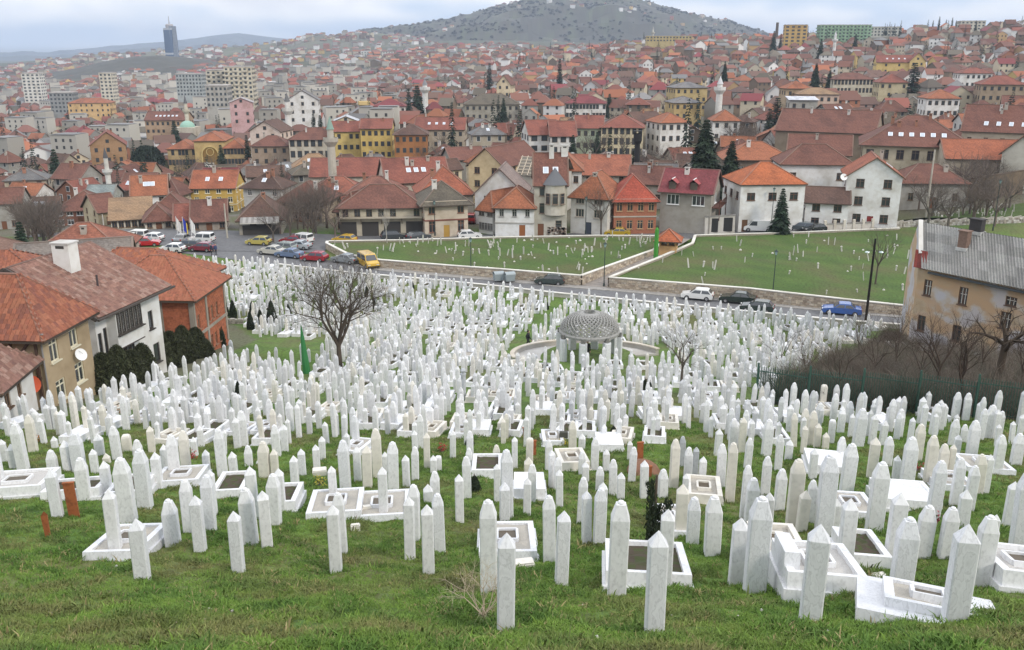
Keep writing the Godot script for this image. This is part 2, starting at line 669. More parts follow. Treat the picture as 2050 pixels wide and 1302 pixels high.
func ground_color(x: float, d: float) -> Color:
	var a := nz.get_noise_2d(x * 0.35,d * 0.35)
	var b := nz2.get_noise_2d(x * 0.06 + 7.0,d * 0.06)
	var g := grass_tone(x, d, a, b)
	if d > 150.0:
		var t := Color(0.135,0.12,0.09).lerp(Color(0.10,0.105,0.05), smoothstep(-0.2,0.3,b))
		t = t.lerp(Color(0.16,0.155,0.15), smoothstep(0.1,0.5,a))
		if d > 900.0:
			t = t.lerp(Color(0.085,0.088,0.05), smoothstep(900.0,1800.0,d))
		g = g.lerp(t, smoothstep(150.0,160.0,d))
	elif x > fence_x(d) and d > 40.0 and d < 96.0:
		g = g.lerp(Color(0.105,0.075,0.05), smoothstep(0.0,1.5,x - fence_x(d)))
	elif x < left_edge(d) - 0.5 and d > 40.0:
		g = Color(0.14,0.125,0.10).lerp(g, 0.3)
	return g


func fence_x(d: float) -> float:      # right boundary of the graves
	if d < 45.1:
		return lerpf(27.9,42.0, (45.1 - d) / 12.0)
	if d < 51.0:
		return lerpf(27.9,14.9, (d - 45.1) / 5.9)
	return lerpf(14.9,41.0,clampf((d - 51.0) / 41.0,0,1))


func left_edge(d: float) -> float:
	if d < 57.0:
		return lerpf(-34.0,-26.0,clampf((d - 42.0) / 4.0,0,1))
	if d < 71.0:
		return lerpf(-26.0,-21.6, (d - 57.0) / 14.0)
	if d < 84.0:
		return -24.5
	return lerpf(-24.5,-50.0,clampf((d - 84.0) / 48.0,0,1))


func line_at(l: Array, x: float) -> float:
	var k := 0
	while k < l.size() - 2 and x > l[k + 1][0]:
		k += 1
	return lerpf(l[k][1], l[k + 1][1], (x - l[k][0]) / (l[k + 1][0] - l[k][0]))


func build_ground():
	var ds := PackedFloat32Array()
	var d := -45.0
	while d < 8000.0:
		ds.append(d)
		if d < 3.0:
			d += 3.0
		elif d < 42.0:
			d += 0.3
		elif d < 112.0:
			d += 0.8
		elif d < 160.0:
			d += 2.0
		else:
			d *= 1.03
	var nx := 260
	var mb := MB.new()
	var pos := PackedVector3Array()
	var cl := PackedColorArray()
	for dd in ds:
		var w := maxf(72.0,dd * 0.85)
		for i in nx + 1:
			var t := float(i) / nx * 2.0 - 1.0
			var x := signf(t) * pow(absf(t), 1.5) * w
			pos.append(Vector3(x, height(x, dd), -dd))
			cl.append(ground_color(x, dd))
	var nr := PackedVector3Array()
	nr.resize(pos.size())
	var st := nx + 1
	for j in ds.size():
		for i in st:
			var k := j * st + i
			var a := pos[k - 1 if i > 0 else k]
			var b := pos[k + 1 if i < nx else k]
			var e := pos[k - st if j > 0 else k]
			var f := pos[k + st if j < ds.size() - 1 else k]
			nr[k] = (b - a).cross(f - e).normalized()
	var idx := PackedInt32Array()
	for j in ds.size() - 1:
		for i in nx:
			var k := j * st + i
			idx.append_array([k, k + st, k + 1,k + 1,k + st, k + st + 1])
	var m := ArrayMesh.new()
	var a := []
	a.resize(Mesh.ARRAY_MAX)
	a[Mesh.ARRAY_VERTEX] = pos
	a[Mesh.ARRAY_NORMAL] = nr
	a[Mesh.ARRAY_COLOR] = cl
	a[Mesh.ARRAY_INDEX] = idx
	m.add_surface_from_arrays(Mesh.PRIMITIVE_TRIANGLES, a)
	m.surface_set_material(0,M.ground)
	var o := put("ground", m, null)
	o.set_meta("kind","structure")


func strip(mb: MB, e0: Array, e1: Array, x0: float, x1: float, lift: float, across := 6,step := 1.5):   # paving between two edges, on the ground
	var x := x0
	while x < x1 - 0.01:
		var xn := minf(x + step, x1)
		for k in across:
			var f0 := float(k) / across
			var f1 := float(k + 1) / across
			var q := []
			for c in [[x, f0],[xn, f0],[xn, f1],[x, f1]]:
				var dd := lerpf(line_at(e0,c[0]), line_at(e1,c[0]), c[1])
				q.append(Vector3(c[0], height(c[0], dd) + lift, -dd))
			mb.quad(q[0], q[1], q[2], q[3])
		x = xn


func shifted(l: Array, by: float) -> Array:
	var r := []
	for p in l:
		r.append([p[0], p[1] + by])
	return r


func meadow_y(d: float) -> float:
	return EYE - 28.35 - 0.85 * clampf((d - 104.0) / 40.0,0,1)


func build_streets():
	var mb := MB.new()
	mb.col = Color(0.15,0.15,0.155)
	strip(mb, NEAR_EDGE, shifted(FAR_EDGE, -1.5), -61.0,47.5,0.05)
	structure("road", mb, M.asphalt)
	mb = MB.new()
	mb.col = Color(0.30,0.285,0.265)
	strip(mb, shifted(FAR_EDGE, -1.5), FAR_EDGE, -26.0,53.0,0.15,2)
	mb.col = Color(0.42,0.40,0.37)
	for k in 53:
		var x := -26.0 + k * 1.5
		var a := Vector3(x, height(x, line_at(FAR_EDGE, x) - 1.5) + 0.02,-line_at(FAR_EDGE, x) + 1.56)
		var b := Vector3(x + 1.48,height(x + 1.5,line_at(FAR_EDGE, x + 1.5) - 1.5) + 0.02,-line_at(FAR_EDGE, x + 1.5) + 1.56)
		mb.bar(a + Vector3(0,0.04,0), b + Vector3(0,0.04,0), 0.14,0.2)
	structure("pavement", mb, M.asphalt)
	mb = MB.new()
	mb.col = Color(0.135,0.135,0.14)
	strip(mb, [[-90.0,150.5],[-62.0,150.5],[-29.0,140.0],[-17.8,141.0],[-2.0,143.6],[14.0,145.0],[30.0,145.3],[48.0,147.8],[66.0,151.4]],[[-90.0,168.0],[-62.0,160.0],[-40.0,152.0],[-29.0,149.5],[0.0,149.6],[30.0,152.0],[66.0,158.0]],-85.0,65.0,0.06)
	strip(mb, [[-75.0,137.0],[-50.0,137.0],[-29.0,135.0]],[[-75.0,152.0],[-50.0,152.0],[-28.9,141.0]],-74.0,-29.0,0.09)
	structure("back_street", mb, M.asphalt)
	mb = MB.new()
	mb.col = Color(0.085,0.15,0.028)
	strip(mb, [[-66.0,137.2],[-47.0,136.0]],[[-66.0,142.0],[-47.0,139.5]],-65.0,-47.5,0.14,3)
	structure("grass_verge", mb, M.ground)
	# the walled old burial meadows on both sides of a stepped path
	var poly_r := PackedVector2Array()
	for p in MEADOW_R:
		poly_r.append(Vector2(p[0], p[1]))
	var poly_l := PackedVector2Array()
	for p in MEADOW_L:
		poly_l.append(Vector2(p[0], p[1]))
	for pl in [poly_l, poly_r]:
		mb = MB.new()
		var x := -30.0
		while x < 82.0:
			var d := 94.0
			while d < 154.0:
				var cell := PackedVector2Array([Vector2(x, d), Vector2(x + 2,d), Vector2(x + 2,d + 2), Vector2(x, d + 2)])
				for q in Geometry2D.intersect_polygons(cell, pl):
					var t := Geometry2D.triangulate_polygon(q)
					for i in range(0,t.size(), 3):
						var ps := []
						for k in 3:
							var w: Vector2 = q[t[i + k]]
							ps.append(Vector3(w.x, meadow_y(w.y) + 0.12 * nz.get_noise_2d(w.x * 0.2,w.y * 0.2), -w.y))
						var up: bool = (ps[1] - ps[0]).cross(ps[2] - ps[0]).y > 0
						for k in ([0,2,1] if up else [0,1,2]):
							var w: Vector3 = ps[k]
							mb.col = grass_tone(w.x, -w.z, nz.get_noise_2d(w.x * 0.5,w.z * 0.5), nz2.get_noise_2d(w.x * 0.09,w.z * 0.09)) * 0.74
							mb.vert(w, Vector3.UP)
				d += 2.0
			x += 2.0
		structure("meadow", mb, M.ground)
	var sides := [
		["low stone retaining wall of the left meadow along the road",[[-29.2,139.8],[-29.0,138.2],[-23.9,129.1],[-18.9,125.3],[-8.7,121.4],[-1.7,119.1],[9.1,115.0]], true],
		["low stone retaining wall of the right meadow behind the parked cars",[[12.7,113.9],[29.5,107.7],[39.9,102.1],[54.0,95.6]], true],
		["stone wall on the left of the path between the meadows",[[9.1,115.0],[21.4,132.9],[24.0,139.8]], true],
		["stone wall on the right of the path between the meadows",[[28.3,138.3],[21.3,127.0],[12.7,113.9]], true],
		["low white kerb wall along the back edge of the left meadow",[[23.8,144.6],[14.3,144.8],[-2.0,143.4],[-17.8,140.8],[-29.0,139.9]], false],
		["low white kerb wall along the back edge of the right meadow",[[66.0,151.2],[47.8,147.6],[30.0,145.0],[28.3,138.3]], false]]
	for s in sides:
		meadow_wall(s[0], s[1], s[2])
	mb = MB.new()
	mb.col = Color(0.28,0.25,0.22)
	var e0 := [[9.1,115.0],[21.4,132.9],[24.0,139.8]]
	for i in 30:
		var f := i / 30.0
		var g := (i + 1) / 30.0
		var p := Vector2(9.3,114.8).lerp(Vector2(24.3,144.0), f)
		var q := Vector2(9.3,114.8).lerp(Vector2(24.3,144.0), g)
		var p2 := Vector2(12.6,113.7).lerp(Vector2(29.0,143.5), f)
		var q2 := Vector2(12.6,113.7).lerp(Vector2(29.0,143.5), g)
		var y := EYE - 29.62 + 0.045 * i * 0.3
		mb.quad(Vector3(p2.x, y, -p2.y), Vector3(q2.x, y, -q2.y), Vector3(q.x, y, -q.y), Vector3(p.x, y, -p.y))
		mb.quad(Vector3(p.x, y - 0.1,-p.y), Vector3(p2.x, y - 0.1,-p2.y), Vector3(p2.x, y, -p2.y), Vector3(p.x, y, -p.y))
	structure("path", mb, M.asphalt)
	# parapet between the graves and the road
	var o := thing("parapet_wall","long low white parapet wall between the graves and the road","wall", Vector3.ZERO)
	mb = MB.new()
	var cap := MB.new()
	for i in NEAR_EDGE.size() - 2:
		var a: Array = NEAR_EDGE[i + 1]
		var b: Array = NEAR_EDGE[i + 2]
		if a[0] < -34.0:
			continue
		for k in 4:
			var x0 := lerpf(a[0], b[0], k / 4.0)
			var x1 := lerpf(a[0], b[0], (k + 1) / 4.0)
			var d0 := lerpf(a[1], b[1], k / 4.0) - 0.25
			var d1 := lerpf(a[1], b[1], (k + 1) / 4.0) - 0.25
			var p := Vector3(x0,height(x0,d0), -d0)
			var q := Vector3(x1,height(x1,d1), -d1)
			mb.col = Color(0.5,0.48,0.44)
			mb.bar(p + Vector3(0,0.18,0), q + Vector3(0,0.18,0), 0.26,0.6)
			cap.col = Color(0.72,0.70,0.66)
			cap.bar(p + Vector3(0,0.54,0), q + Vector3(0,0.54,0), 0.4,0.1)
	put("wall_body", mb, M.wall, o)
	put("coping", cap, M.wall, o)


func meadow_wall(label: String, pts: Array, stones: bool):
	var o := thing("retaining_wall" if stones else "kerb_wall", label, "wall", Vector3.ZERO)
	var body := MB.new()
	var cap := MB.new()
	var st := MB.new()
	cap.col = Color(0.70,0.68,0.63)
	for i in pts.size() - 1:
		var a := Vector2(pts[i][0], pts[i][1])
		var b := Vector2(pts[i + 1][0], pts[i + 1][1])
		var l := a.distance_to(b)
		var dir := (b - a) / l
		var out := Vector2(dir.y, -dir.x)             # towards the street
		var ya := meadow_y(a.y) + 0.22
		var yb := meadow_y(b.y) + 0.22
		var lo := height(a.x, a.y) - 0.2
		var nrm := Vector3(out.x, 0,-out.y)
		var A := Vector3(a.x, 0,-a.y)
		var B := Vector3(b.x, 0,-b.y)
		var t := 0.16
		body.col = Color(0.36,0.31,0.25)
		body.quad(A + nrm * t + Vector3(0,lo, 0), B + nrm * t + Vector3(0,lo, 0), B + nrm * t + Vector3(0,yb, 0), A + nrm * t + Vector3(0,ya, 0))
		body.quad(B - nrm * t + Vector3(0,lo, 0), A - nrm * t + Vector3(0,lo, 0), A - nrm * t + Vector3(0,ya, 0), B - nrm * t + Vector3(0,yb, 0))
		cap.bar(A + Vector3(0,ya + 0.05,0), B + Vector3(0,yb + 0.05,0), 0.46,0.1)
		if not stones:
			continue
		var y := lo + 0.2
		while y < maxf(ya, yb) - 0.12:
			var hgt := rng.randf_range(0.18,0.30)
			var x := rng.randf_range(0.0,0.3)
			while x < l - 0.2:
				var w := rng.randf_range(0.22,0.6)
				var top := lerpf(ya, yb, x / l)
				if y + hgt < top + 0.02:
					var k := rng.randf_range(0.75,1.15)
					st.col = [Color(0.46,0.38,0.29), Color(0.50,0.44,0.36), Color(0.38,0.31,0.24), Color(0.55,0.47,0.36)][rng.randi() % 4] * k
					var c := A + Vector3(dir.x, 0,-dir.y) * (x + w * 0.5) + nrm * (t + 0.01) + Vector3(0,y + hgt * 0.5,0)
					st.box(c, Vector3(w - 0.03,hgt - 0.03,rng.randf_range(0.05,0.11)), Basis(Vector3(dir.x, 0,-dir.y), Vector3.UP, nrm).rotated(nrm, rng.randf_range(-0.05,0.05)))
				x += w
			y += hgt
	put("wall_body", body, M.brick, o)
	put("coping", cap, M.wall, o)
	if stones:
		stuff(put("stones", st, M.brick, o))


# ------------------------------------------------------------------ hills
func hill(called: String, outline: Array, d0: float, dc: float, d1: float, base: float, cols: Array, rough: float, sd: float):
	var nx := 150
	var nd := 40
	var mb := MB.new()
	var px0: float = outline[0][0]
	var px1: float = outline[-1][0]
	var grid := []
	for j in nd + 1:
		var row := []
		var d := lerpf(d0,d1,float(j) / nd)
		var t := (d - dc) / ((d1 - dc) if d > dc else (dc - d0))
		var bell := 0.5 + 0.5 * cos(PI * clampf(t, -1,1))
		for i in nx + 1:
			var px := lerpf(px0,px1,float(i) / nx)
			var ridge := at(px, line_at(outline, px), dc).y
			var x := at(px, 100.0,dc).x * (0.5 + 0.5 * d / dc)
			var q := nz2.get_noise_3d(x * 0.0016 + sd, d * 0.0016,sd)
			var y := lerpf(EYE + base, ridge, bell) + rough * q * bell * (1.0 - bell) * 4.0
			y += rough * 0.25 * nz2.get_noise_3d(x * 0.012,d * 0.012,sd) * bell * smoothstep(0.0,0.15,absf(t))
			row.append(Vector3(x, y, -d))
		grid.append(row)
	for j in nd:
		for i in nx:
			var q := [grid[j][i], grid[j][i + 1], grid[j + 1][i + 1], grid[j + 1][i]]
			var nn: Vector3 = (q[1] - q[0]).cross(q[3] - q[0]).normalized()
			for k in [0,2,1,0,3,2]:
				var p: Vector3 = q[k]
				var a := nz2.get_noise_3d(p.x * 0.006,p.z * 0.006,sd + 5.0)
				mb.col = cols[0].lerp(cols[1], smoothstep(-0.15,0.25,a)).lerp(cols[2], smoothstep(0.1,0.4,nz.get_noise_2d(p.x * 0.02,p.z * 0.02)) * 0.7)
				mb.vert(p, nn)
	var o := structure(called, mb, M.plain)
	return grid


var hill_grids := []


func build_hills():
	var far := [Color(0.05,0.06,0.06), Color(0.07,0.08,0.07), Color(0.10,0.10,0.10)]
	hill("mountain",[[-400.0,118.0],[-100.0,120.0],[0.0,122.0],[80.0,108.0],[160.0,98.0],[240.0,92.0],[300.0,86.0],[400.0,78.0],[440.0,70.0],[480.0,66.0],[540.0,74.0],[620.0,82.0],[760.0,90.0],[1100.0,100.0],[2300.0,104.0]],7200.0,8600.0,9600.0,-60.0,far, 90.0,3.0)
	hill("mountain",[[-400.0,126.0],[-60.0,128.0],[60.0,118.0],[150.0,112.0],[230.0,100.0],[330.0,94.0],[430.0,90.0],[560.0,96.0],[700.0,100.0]],5800.0,6600.0,7200.0,-60.0,far, 70.0,13.0)
	var town := [Color(0.085,0.085,0.055), Color(0.12,0.11,0.075), Color(0.10,0.12,0.05)]
	hill_grids.append(hill("hill",[[-300.0,152.0],[-60.0,150.0],[0.0,147.0],[60.0,138.0],[130.0,118.0],[200.0,108.0],[300.0,104.0],[380.0,102.0],[420.0,97.0],[480.0,92.0],[520.0,92.0],[560.0,85.0],[620.0,77.0],[700.0,68.0],[760.0,66.0],[850.0,80.0],[960.0,106.0]],1900.0,2700.0,3300.0,-58.0,town, 40.0,23.0))
	var wood := [Color(0.050,0.045,0.030), Color(0.062,0.055,0.034), Color(0.072,0.082,0.034)]
	hill_grids.append(hill("hill",[[690.0,72.0],[760.0,60.0],[850.0,47.0],[930.0,33.0],[1000.0,13.0],[1060.0,3.0],[1120.0,-3.0],[1200.0,-7.0],[1260.0,-2.0],[1300.0,7.0],[1350.0,22.0],[1400.0,33.0],[1450.0,42.0],[1500.0,56.0],[1560.0,76.0],[1640.0,100.0],[1720.0,115.0]],2500.0,3700.0,4600.0,-20.0,wood, 80.0,33.0))
	hill("hill",[[40.0,152.0],[100.0,146.0],[160.0,134.0],[210.0,122.0],[260.0,114.0],[320.0,111.0],[400.0,118.0],[470.0,130.0]],1500.0,1900.0,2300.0,-58.0,[wood[0], wood[0], wood[1]],15.0,43.0)


# ------------------------------------------------------------------ the domed pavilion and its round court
func build_pavilion():
	var c := at(1178,742,72.0)
	var g := height(c.x, 72.0)
	c.y = g
	var o := thing("domed_pavilion","open lattice dome on eight pale stone pillars among the graves","pavilion", c)
	var rad := 2.45
	var colh := 2.2
	for k in 8:
		var a := TAU * (k + 0.35) / 8
		var dir := Vector3(cos(a), 0,sin(a))
		var side := Vector3(-sin(a), 0,cos(a))
		var b := Basis(side, Vector3.UP, dir)
		var mb := MB.new()
		mb.col = Color(0.85,0.86,0.88)
		var p := dir * (rad + 0.12)
		mb.box(p + Vector3(0,colh * 0.5 - 0.2,0), Vector3(0.62,colh + 0.4,0.34), b)
		mb.col = Color(0.95,0.96,0.97)
		mb.box(p + dir * 0.19 + Vector3(0,colh * 0.5 - 0.1,0), Vector3(0.40,colh, 0.05), b)
		put("pillar", mb, M.marble, o)
		mb = MB.new()
		mb.col = Color(0.17,0.165,0.155)
		mb.box(p + Vector3(0,colh + 0.10,0), Vector3(0.36,0.2,0.3), b)
		mb.box(p + Vector3(0,colh + 0.27,0) - dir * 0.05,Vector3(0.24,0.22,0.42), b)
		put("bracket", mb, M.plain, o)
	var y0 := colh + 0.34
	var hh := 1.62
	var lat := MB.new()
	lat.col = Color(0.30,0.295,0.28)
	var f := func(a: float, t: float) -> Vector3:
		return Vector3(cos(a) * rad * cos(t * 1.5), y0 + hh * sin(t * 1.5), sin(a) * rad * cos(t * 1.5))
	for k in 30:
		for s in [-1.0,1.0]:
			var prev: Vector3 = f.call(TAU * k / 30,0.03)
			for j in 12:
				var t := 0.03 + 0.77 * (j + 1) / 12.0
				var nx: Vector3 = f.call(TAU * k / 30 + s * (j + 1) * 0.105,t)
				lat.bar(prev, nx, 0.09,0.12)
				prev = nx
	put("lattice", lat, M.brick, o)
	var ring := MB.new()
	ring.col = Color(0.30,0.295,0.28)
	ring.lathe(Vector3(0,y0,0), [[rad - 0.12,-0.16],[rad + 0.1,-0.16],[rad + 0.12,0.02],[rad + 0.02,0.16],[rad - 0.12,0.14],[rad - 0.12,-0.16]],40)
	put("rim", ring, M.brick, o)
	var cap := MB.new()
	cap.col = Color(0.30,0.295,0.28)
	var prof := []
	for j in 7:
		var t := lerpf(0.74,0.90,j / 6.0)
		prof.append([rad * cos(t * 1.5) + 0.03,hh * sin(t * 1.5) + 0.02])
	prof.append([0.42,hh * 0.985])
	prof.append([0.40,hh * 0.93])
	cap.lathe(Vector3(0,y0,0), prof, 40)
	put("dome_cap", cap, M.brick, o)
	cap = MB.new()
	cap.col = Color(0.2,0.2,0.19)
	cap.lathe(Vector3(0,y0 + hh * 0.98,0), [[0.44,0.0],[0.5,0.05],[0.44,0.09],[0.4,0.0]],24)
	put("crown_ring", cap, M.brick, o)
	# the court: a lawn inside a curved pool floor and a curved wall
	var lawn := MB.new()
	for i in 36:
		var a0 := TAU * i / 36
		var a1 := TAU * (i + 1) / 36
		lawn.col = Color(0.11,0.17,0.04)
		lawn.tri(c + Vector3(0,0.12,0), c + Vector3(cos(a0) * 4.1,0.1,-sin(a0) * 4.1), c + Vector3(cos(a1) * 4.1,0.1,-sin(a1) * 4.1))
	lawn.lathe(c, [[4.1,-1.2],[4.1,0.1]],36,false)
	structure("lawn", lawn, M.ground)
	var fl := MB.new()
	fl.col = Color(0.48,0.47,0.45)
	var w := thing("curved_wall","curved white wall of the round court behind the lattice dome","wall", Vector3.ZERO)
	var wb := MB.new()
	wb.col = Color(0.44,0.42,0.39)
	var wc := MB.new()
	wc.col = Color(0.58,0.53,0.46)
	for i in 40:
		var a0 := lerpf(0.32,PI + 0.25,i / 40.0)
		var a1 := lerpf(0.32,PI + 0.25, (i + 1) / 40.0)
		var q := []
		for e in [[4.1,a0],[6.4,a0],[6.4,a1],[4.1,a1]]:
			var p: Vector3 = c + Vector3(cos(e[1]) * e[0],0.0,-sin(e[1]) * e[0])
			p.y = lerpf(g, height(p.x, -p.z), 0.7) + 0.07
			q.append(p)
		fl.quad(q[0], q[1], q[2], q[3])
		var dn := Vector3(0,1.5,0)
		if i == 0:
			fl.quad(q[0] - dn, q[1] - dn, q[1], q[0])
		if i == 39:
			fl.quad(q[2] - dn, q[3] - dn, q[3], q[2])
		var r0 := c + Vector3(cos(a0), 0,-sin(a0)) * 6.5
		var r1 := c + Vector3(cos(a1), 0,-sin(a1)) * 6.5
		r0.y = lerpf(g, height(r0.x, -r0.z), 0.7)
		r1.y = lerpf(g, height(r1.x, -r1.z), 0.7)
		wb.bar(r0 + Vector3(0,-0.5,0), r1 + Vector3(0,-0.5,0), 0.28,2.0)
		wc.bar(r0 + Vector3(0,0.5,0), r1 + Vector3(0,0.5,0), 0.36,0.1)
	structure("court_paving", fl, M.wall)
	put("wall_body", wb, M.wall, w)
	put("coping", wc, M.wall, w)


# ------------------------------------------------------------------ houses
const WALLS := [["white", Color(0.70,0.69,0.67)],["cream", Color(0.62,0.54,0.40)],["grey", Color(0.36,0.35,0.32)],["beige", Color(0.48,0.42,0.33)],["yellow", Color(0.60,0.44,0.18)],
	["pink", Color(0.58,0.40,0.36)],["brick-red", Color(0.34,0.15,0.09)],["brown", Color(0.22,0.165,0.12)],["pale green", Color(0.42,0.48,0.36)],["ochre", Color(0.46,0.31,0.16)]]
const ROOFS := [["orange", Color(0.34,0.125,0.062)],["red", Color(0.255,0.088,0.060)],["brown-red", Color(0.185,0.082,0.058)],["brown", Color(0.135,0.078,0.058)],["grey", Color(0.20,0.195,0.19)],["crimson", Color(0.22,0.052,0.055)],["mossy", Color(0.135,0.115,0.085)],["tan", Color(0.32,0.205,0.115)]]
const KINDS := {"hip": "hipped","gable_x": "gabled","gable_z": "front-gabled","pyr": "pyramid","shed_z": "lean-to","flat": "flat"}
const STOREY := ["","one-storey","two-storey","three-storey","four-storey","five-storey","six-storey","seven-storey","eight-storey"]


func wcol(n: String) -> Color:
	for w in WALLS:
		if w[0] == n:
			return w[1]
	return Color(0.5,0.5,0.5)


func rcol(n: String) -> Color:
	for w in ROOFS:
		if w[0] == n:
			return w[1]
	return Color(0.3,0.1,0.07)


func roof_planes(w: float, l: float, h: float, rr: float, type: String, ov: float) -> Array:
	var a := w * 0.5 + ov
	var b := l * 0.5 + ov
	var r := []
	match type:
		"hip":
			if w >= l:
				var e := h - ov * rr / (l * 0.5)
				var k := maxf(a - b * 0.95,0.3)
				var t := h + rr
				r = [[Vector3(-a, e, b), Vector3(a, e, b), Vector3(k, t, 0), Vector3(-k, t, 0)],[Vector3(a, e, -b), Vector3(-a, e, -b), Vector3(-k, t, 0), Vector3(k, t, 0)],
					[Vector3(a, e, b), Vector3(a, e, -b), Vector3(k, t, 0)],[Vector3(-a, e, -b), Vector3(-a, e, b), Vector3(-k, t, 0)]]
			else:
				var e := h - ov * rr / (w * 0.5)
				var k := maxf(b - a * 0.95,0.3)
				var t := h + rr
				r = [[Vector3(a, e, b), Vector3(a, e, -b), Vector3(0,t, -k), Vector3(0,t, k)],[Vector3(-a, e, -b), Vector3(-a, e, b), Vector3(0,t, k), Vector3(0,t, -k)],
					[Vector3(-a, e, b), Vector3(a, e, b), Vector3(0,t, k)],[Vector3(a, e, -b), Vector3(-a, e, -b), Vector3(0,t, -k)]]
		"pyr":
			var e := h - ov * rr / (minf(w, l) * 0.5)
			var t := Vector3(0,h + rr, 0)
			var c := [Vector3(-a, e, b), Vector3(a, e, b), Vector3(a, e, -b), Vector3(-a, e, -b)]
			for i in 4:
				r.append([c[i], c[(i + 1) % 4], t])
		"gable_x":
			var e := h - ov * rr / (l * 0.5)
			var t := h + rr
			a = w * 0.5 + ov * 0.6
			r = [[Vector3(-a, e, b), Vector3(a, e, b), Vector3(a, t, 0), Vector3(-a, t, 0)],[Vector3(a, e, -b), Vector3(-a, e, -b), Vector3(-a, t, 0), Vector3(a, t, 0)]]
		"gable_z":
			var e := h - ov * rr / (w * 0.5)
			var t := h + rr
			b = l * 0.5 + ov * 0.6
			r = [[Vector3(a, e, b), Vector3(a, e, -b), Vector3(0,t, -b), Vector3(0,t, b)],[Vector3(-a, e, -b), Vector3(-a, e, b), Vector3(0,t, b), Vector3(0,t, -b)]]
		"shed_z":
			var e := h - ov * rr / l
			var t := h + rr + ov * rr / l
			r = [[Vector3(-a, e, b), Vector3(a, e, b), Vector3(a, t, -b), Vector3(-a, t, -b)]]
		_:
			r = [[Vector3(-a, h + 0.15,b), Vector3(a, h + 0.15,b), Vector3(a, h + 0.15,-b), Vector3(-a, h + 0.15,-b)]]
	return r


func roof_mesh(mb: MB, planes: Array, rc: Color, thick := 0.16,ridges := true):
	var top := -1e9
	for p in planes:
		for q in p:
			top = maxf(top, q.y)
	for p in planes:
		mb.col = rc
		mb.poly(p, 0.25)
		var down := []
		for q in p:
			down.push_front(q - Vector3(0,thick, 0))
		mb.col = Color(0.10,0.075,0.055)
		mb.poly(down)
		for i in p.size():
			var q0: Vector3 = p[i]
			var q1: Vector3 = p[(i + 1) % p.size()]
			if q0.y > top - 0.01 and q1.y > top - 0.01:
				continue
			mb.quad(q0 - Vector3(0,thick, 0), q1 - Vector3(0,thick, 0), q1,q0)
	if ridges and planes.size() > 1:
		mb.col = rc.lerp(Color(0.45,0.33,0.26), 0.35)
		var done := {}
		for p in planes:
			for i in p.size():
				var q0: Vector3 = p[i]
				var q1: Vector3 = p[(i + 1) % p.size()]
				if maxf(q0.y, q1.y) < top - 0.01 or q0.distance_to(q1) < 0.2:
					continue
				var key := str((q0 + q1).snapped(Vector3.ONE * 0.01))
				if not done.has(key):
					done[key] = true
					mb.bar(q0,q1,0.24,0.14)


func facade(mb: MB, o: Vector3,right: Vector3,w: float, h: float, ops: Array, depth := 0.16,y0 := -1.0):
	var nrm := right.cross(Vector3.UP)
	var xs := [0.0,w]
	var ys := [y0,h]
	for r in ops:
		xs.append_array([r.position.x, r.end.x])
		ys.append_array([r.position.y, r.end.y])
	xs.sort()
	ys.sort()
	for i in xs.size() - 1:
		if xs[i + 1] - xs[i] < 0.001:
			continue
		for j in ys.size() - 1:
			if ys[j + 1] - ys[j] < 0.001:
				continue
			var mid := Vector2((xs[i] + xs[i + 1]) * 0.5, (ys[j] + ys[j + 1]) * 0.5)
			var open := false
			for r in ops:
				if r.has_point(mid):
					open = true
			if open:
				continue
			var a: Vector3 = o + right * xs[i]
			var b: Vector3 = o + right * xs[i + 1]
			mb.quad(a + Vector3(0,ys[j],0), b + Vector3(0,ys[j],0), b + Vector3(0,ys[j + 1],0), a + Vector3(0,ys[j + 1],0))
	for r in ops:
		var a: Vector3 = o + right * r.position.x + Vector3(0,r.position.y, 0)
		var b: Vector3 = o + right * r.end.x + Vector3(0,r.position.y, 0)
		var c: Vector3 = o + right * r.end.x + Vector3(0,r.end.y, 0)
		var d: Vector3 = o + right * r.position.x + Vector3(0,r.end.y, 0)
		var k := -nrm * depth
		mb.quad(a, b, b + k, a + k)
		mb.quad(b, c, c + k, b + k)
		mb.quad(c, d, d + k, c + k)
		mb.quad(d, a, a + k, d + k)


var window_meshes := {}


func window_mesh(w: float, h: float, fc: Color, style: int) -> Array:
	var key := "%.2f %.2f %s %d" % [w, h, fc, style]
	if window_meshes.has(key):
		return window_meshes[key]
	var f := MB.new()
	f.col = fc
	var t := 0.09
	f.box(Vector3(-w / 2 + t / 2,0,0), Vector3(t, h, 0.08))
	f.box(Vector3(w / 2 - t / 2,0,0), Vector3(t, h, 0.08))
	f.box(Vector3(0,h / 2 - t / 2,0), Vector3(w - 2 * t, t, 0.08))
	f.box(Vector3(0,-h / 2 + t / 2,0), Vector3(w - 2 * t, t, 0.08))
	var n := 1 if style == 1 else (2 if style == 2 else 0)
	for i in n:
		f.box(Vector3((i + 1) * w / (n + 1) - w / 2,0,0), Vector3(t, h - 2 * t, 0.07))
	if style == 3 or style == 1:
		f.box(Vector3(0,h * 0.22,0.002), Vector3(w - 2 * t, t * 0.8,0.06))
	f.box(Vector3(0,-h / 2 - 0.03,0.12), Vector3(w + 0.16,0.07,0.22))
	var p := MB.new()
	p.col = Color.WHITE
	p.box(Vector3(0,0,-0.02), Vector3(w - t, h - t, 0.02))
	var cm := MB.new()
	window_meshes[key] = [f.mesh(M.plain), p.mesh(M.glass)]
	return window_meshes[key]


func add_window(root: Node3D, pos: Vector3,turn: float, w: float, h: float, fc: Color, style := 1):
	var m := window_mesh(w, h, fc, style)
	var o := put("window", m[0], null, root, pos)
	o.rotation.y = turn
	put("pane", m[1], null, o)


